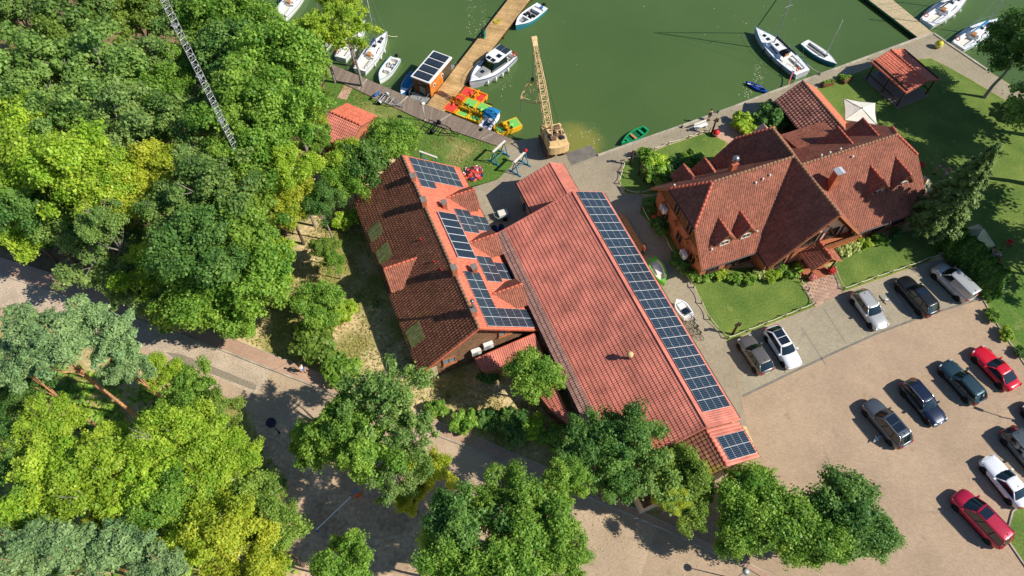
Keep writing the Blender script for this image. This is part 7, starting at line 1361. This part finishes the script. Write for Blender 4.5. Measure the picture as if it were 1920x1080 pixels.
# things stored along the east wall of the hall
rt, L, b, z = boat('stored_boat', 'lime green open boat standing on the paving beside the hall', (1222, 487), (1244, 536), 1.5, 'boat_lime', 'boat_lime', 'offwhite', .45, 2.0, .5, [(.1, .85, .8, .3)], 'boat_lime', zs=.4); rt.location.z = .3
grow(rt, 'bench', MB().box((-.05 * L, 0, .42), (.35 * L, .45, .1)), 'white'); grow(rt, 'cradle', MB().box((-.2 * L, 0, -.27), (.2, 1.2, .2)).box((.2 * L, 0, -.27), (.2, 1.0, .2)), 'wood_brown')
rt, L, b, z = boat('stored_boat', 'small white boat with black solar lid standing beside the hall', (1291, 596), (1266, 566), 1.45, 'gel_white', 'gel_white', 'offwhite', .85, 2.8, .5, [(.1, .8, .75, .25)], 'deck_grey', zs=.4); rt.location.z = .3
grow(rt, 'engine_box', MB().box((.1 * L, 0, .5), (.6, .7, .3)), 'white'); grow(rt, 'solar_lid', MB().box((-.2 * L, 0, .5), (.55, .7, .06)), 'collector'); grow(rt, 'cradle', MB().box((0, 0, -.27), (.9, 1.0, .2)), 'wood_brown')
def bicycle(label, px, deg, mat):
    p = at(*px); rt = thing('bicycle', label, 'bicycle', p, R(deg), 'bicycles along the hall')
    for x in (-.52, .52):
        wm = MB(); wm.path([(x + .33 * math.cos(a), 0, .34 + .33 * math.sin(a)) for a in np.linspace(0, 6.283, 17)], .022, 5); w_ = grow(rt, 'wheel', wm, 'rubber'); sp_ = MB()
        for k in range(8): sp_.tube((x, 0, .34), (x + .32 * math.cos(k * .785), 0, .34 + .32 * math.sin(k * .785)), .006, .006, 3)
        grow(w_, 'spokes', sp_, 'galv')
    grow(rt, 'frame', MB().path([(-.52, 0, .34), (-.1, 0, .34), (.38, 0, .82), (-.18, 0, .85), (-.1, 0, .34)], .025, 6).path([(-.52, 0, .34), (-.18, 0, .85)], .02, 6).path([(.52, 0, .34), (.38, 0, .95)], .025, 6), mat); grow(rt, 'handlebar', MB().path([(.3, -.28, 1.0), (.4, 0, .96), (.3, .28, 1.0)], .02, 6), 'black'); grow(rt, 'saddle', MB().loft([[(-.34, -.09, .93), (-.34, .09, .93), (-.34, .07, .98), (-.34, -.07, .98)], [(-.04, -.03, .93), (-.04, .03, .93), (-.04, .02, .97), (-.04, -.02, .97)]]), 'black'); grow(rt, 'pedals', MB().tube((-.1, -.18, .3), (-.1, .18, .38), .02, .02, 5).box((-.1, -.2, .3), (.12, .1, .03)).box((-.1, .2, .38), (.12, .1, .03)), 'black')
for i, (u, v, m_, l_) in enumerate(((1296, 603, 'blue', 'blue bicycle in front of the white stored boat'), (1302, 616, 'black', 'black bicycle in the middle of the row by the hall'), (1307, 628, 'steel_dark', 'grey bicycle at the lower end of the row by the hall'))): bicycle(l_, (u, v), 112 + 6 * i, m_)
# gulls resting on the paving
def gull(label, px, deg):
    p = at(*px); rt = thing('gull', label, 'bird', (p.x, p.y, .02), R(deg))
    J = [((-.24, 0, .2), .02), ((-.1, 0, .2), .065), ((.04, 0, .21), .075), ((.15, 0, .26), .045), ((.2, 0, .33), .042), ((.26, 0, .33), .02)]; skinned('body', J, [(i, i + 1) for i in range(5)], rt, 'gull_white', root=2)
    for sg in (-1, 1): grow(rt, 'wing', MB().loft([[(.1, sg * .07, .24), (-.1, sg * .07, .25), (-.1, sg * .075, .22)], [(.06, sg * .3, .34), (-.14, sg * .3, .34), (-.14, sg * .3, .33)], [(-.06, sg * .58, .3), (-.16, sg * .58, .3), (-.16, sg * .58, .295)]]), 'gull_grey'); grow(rt, 'leg', MB().tube((0, sg * .03, 0), (0, sg * .03, .15), .008, .008, 5).box((.03, sg * .03, .005), (.08, .05, .01)), 'orange')
    grow(rt, 'beak', MB().tube((.26, 0, .33), (.33, 0, .32), .014, .004, 6), 'yellow')
gull('white gull with spread wings between the silver estate and the black car', (1660, 564), 200); gull('white gull with spread wings beside the graphite car', (1642, 824), 120)
# floating weed and foam specks on the water
fx = []
for (u, v, su, sv_, k) in ((883, 22, 4, 22, 40), (907, 35, 4, 25, 40), (1420, 140, 5, 12, 40), (1402, 178, 9, 6, 26), (945, 150, 6, 16, 22), (900, 60, 8, 6, 14), (1340, 30, 60, 30, 16), (1100, 255, 14, 12, 30), (1000, 120, 40, 50, 8)):
    for _ in range(k): q_ = at(u + random.gauss(0, su), v + random.gauss(0, sv_), -.545); fx.append((q_.x, q_.y, q_.z))
fx = np.array(fx); o = link('floating_foam', quads_mesh('floating_foam', fx, np.tile([0., 0, 1], (len(fx), 1)) + rng.normal(size=(len(fx), 3)) * .05, .05 * rng.uniform(.3, 1.3, len(fx)), .08 * rng.uniform(.3, 1.3, len(fx)), np.zeros(len(fx)), 'rope')); tag(o, 'specks of foam and weed floating on the lake', 'foam', kind='stuff')
# fallen leaves on road and paving
fl = []
for (u, v, su, sv_, k) in ((1180, 960, 90, 40, 260), (1080, 1010, 60, 40, 160), (860, 870, 60, 30, 150), (520, 720, 80, 35, 160), (680, 1000, 80, 50, 220), (1300, 1010, 60, 30, 120), (700, 640, 50, 60, 150), (1200, 560, 60, 60, 40), (400, 680, 60, 30, 80)):
    for _ in range(k): q_ = at(u + random.gauss(0, su), v + random.gauss(0, sv_), .115); fl.append((q_.x, q_.y, .115))
fl = np.array(fl); o = link('fallen_leaves', quads_mesh('fallen_leaves', fl, np.tile([0., 0, 1], (len(fl), 1)) + rng.normal(size=(len(fl), 3)) * .25, .035, .045, rng.uniform(-.5, .5, len(fl)), 'leaf_pale')); tag(o, 'yellow fallen leaves scattered on road and footpath', 'leaves', kind='stuff')
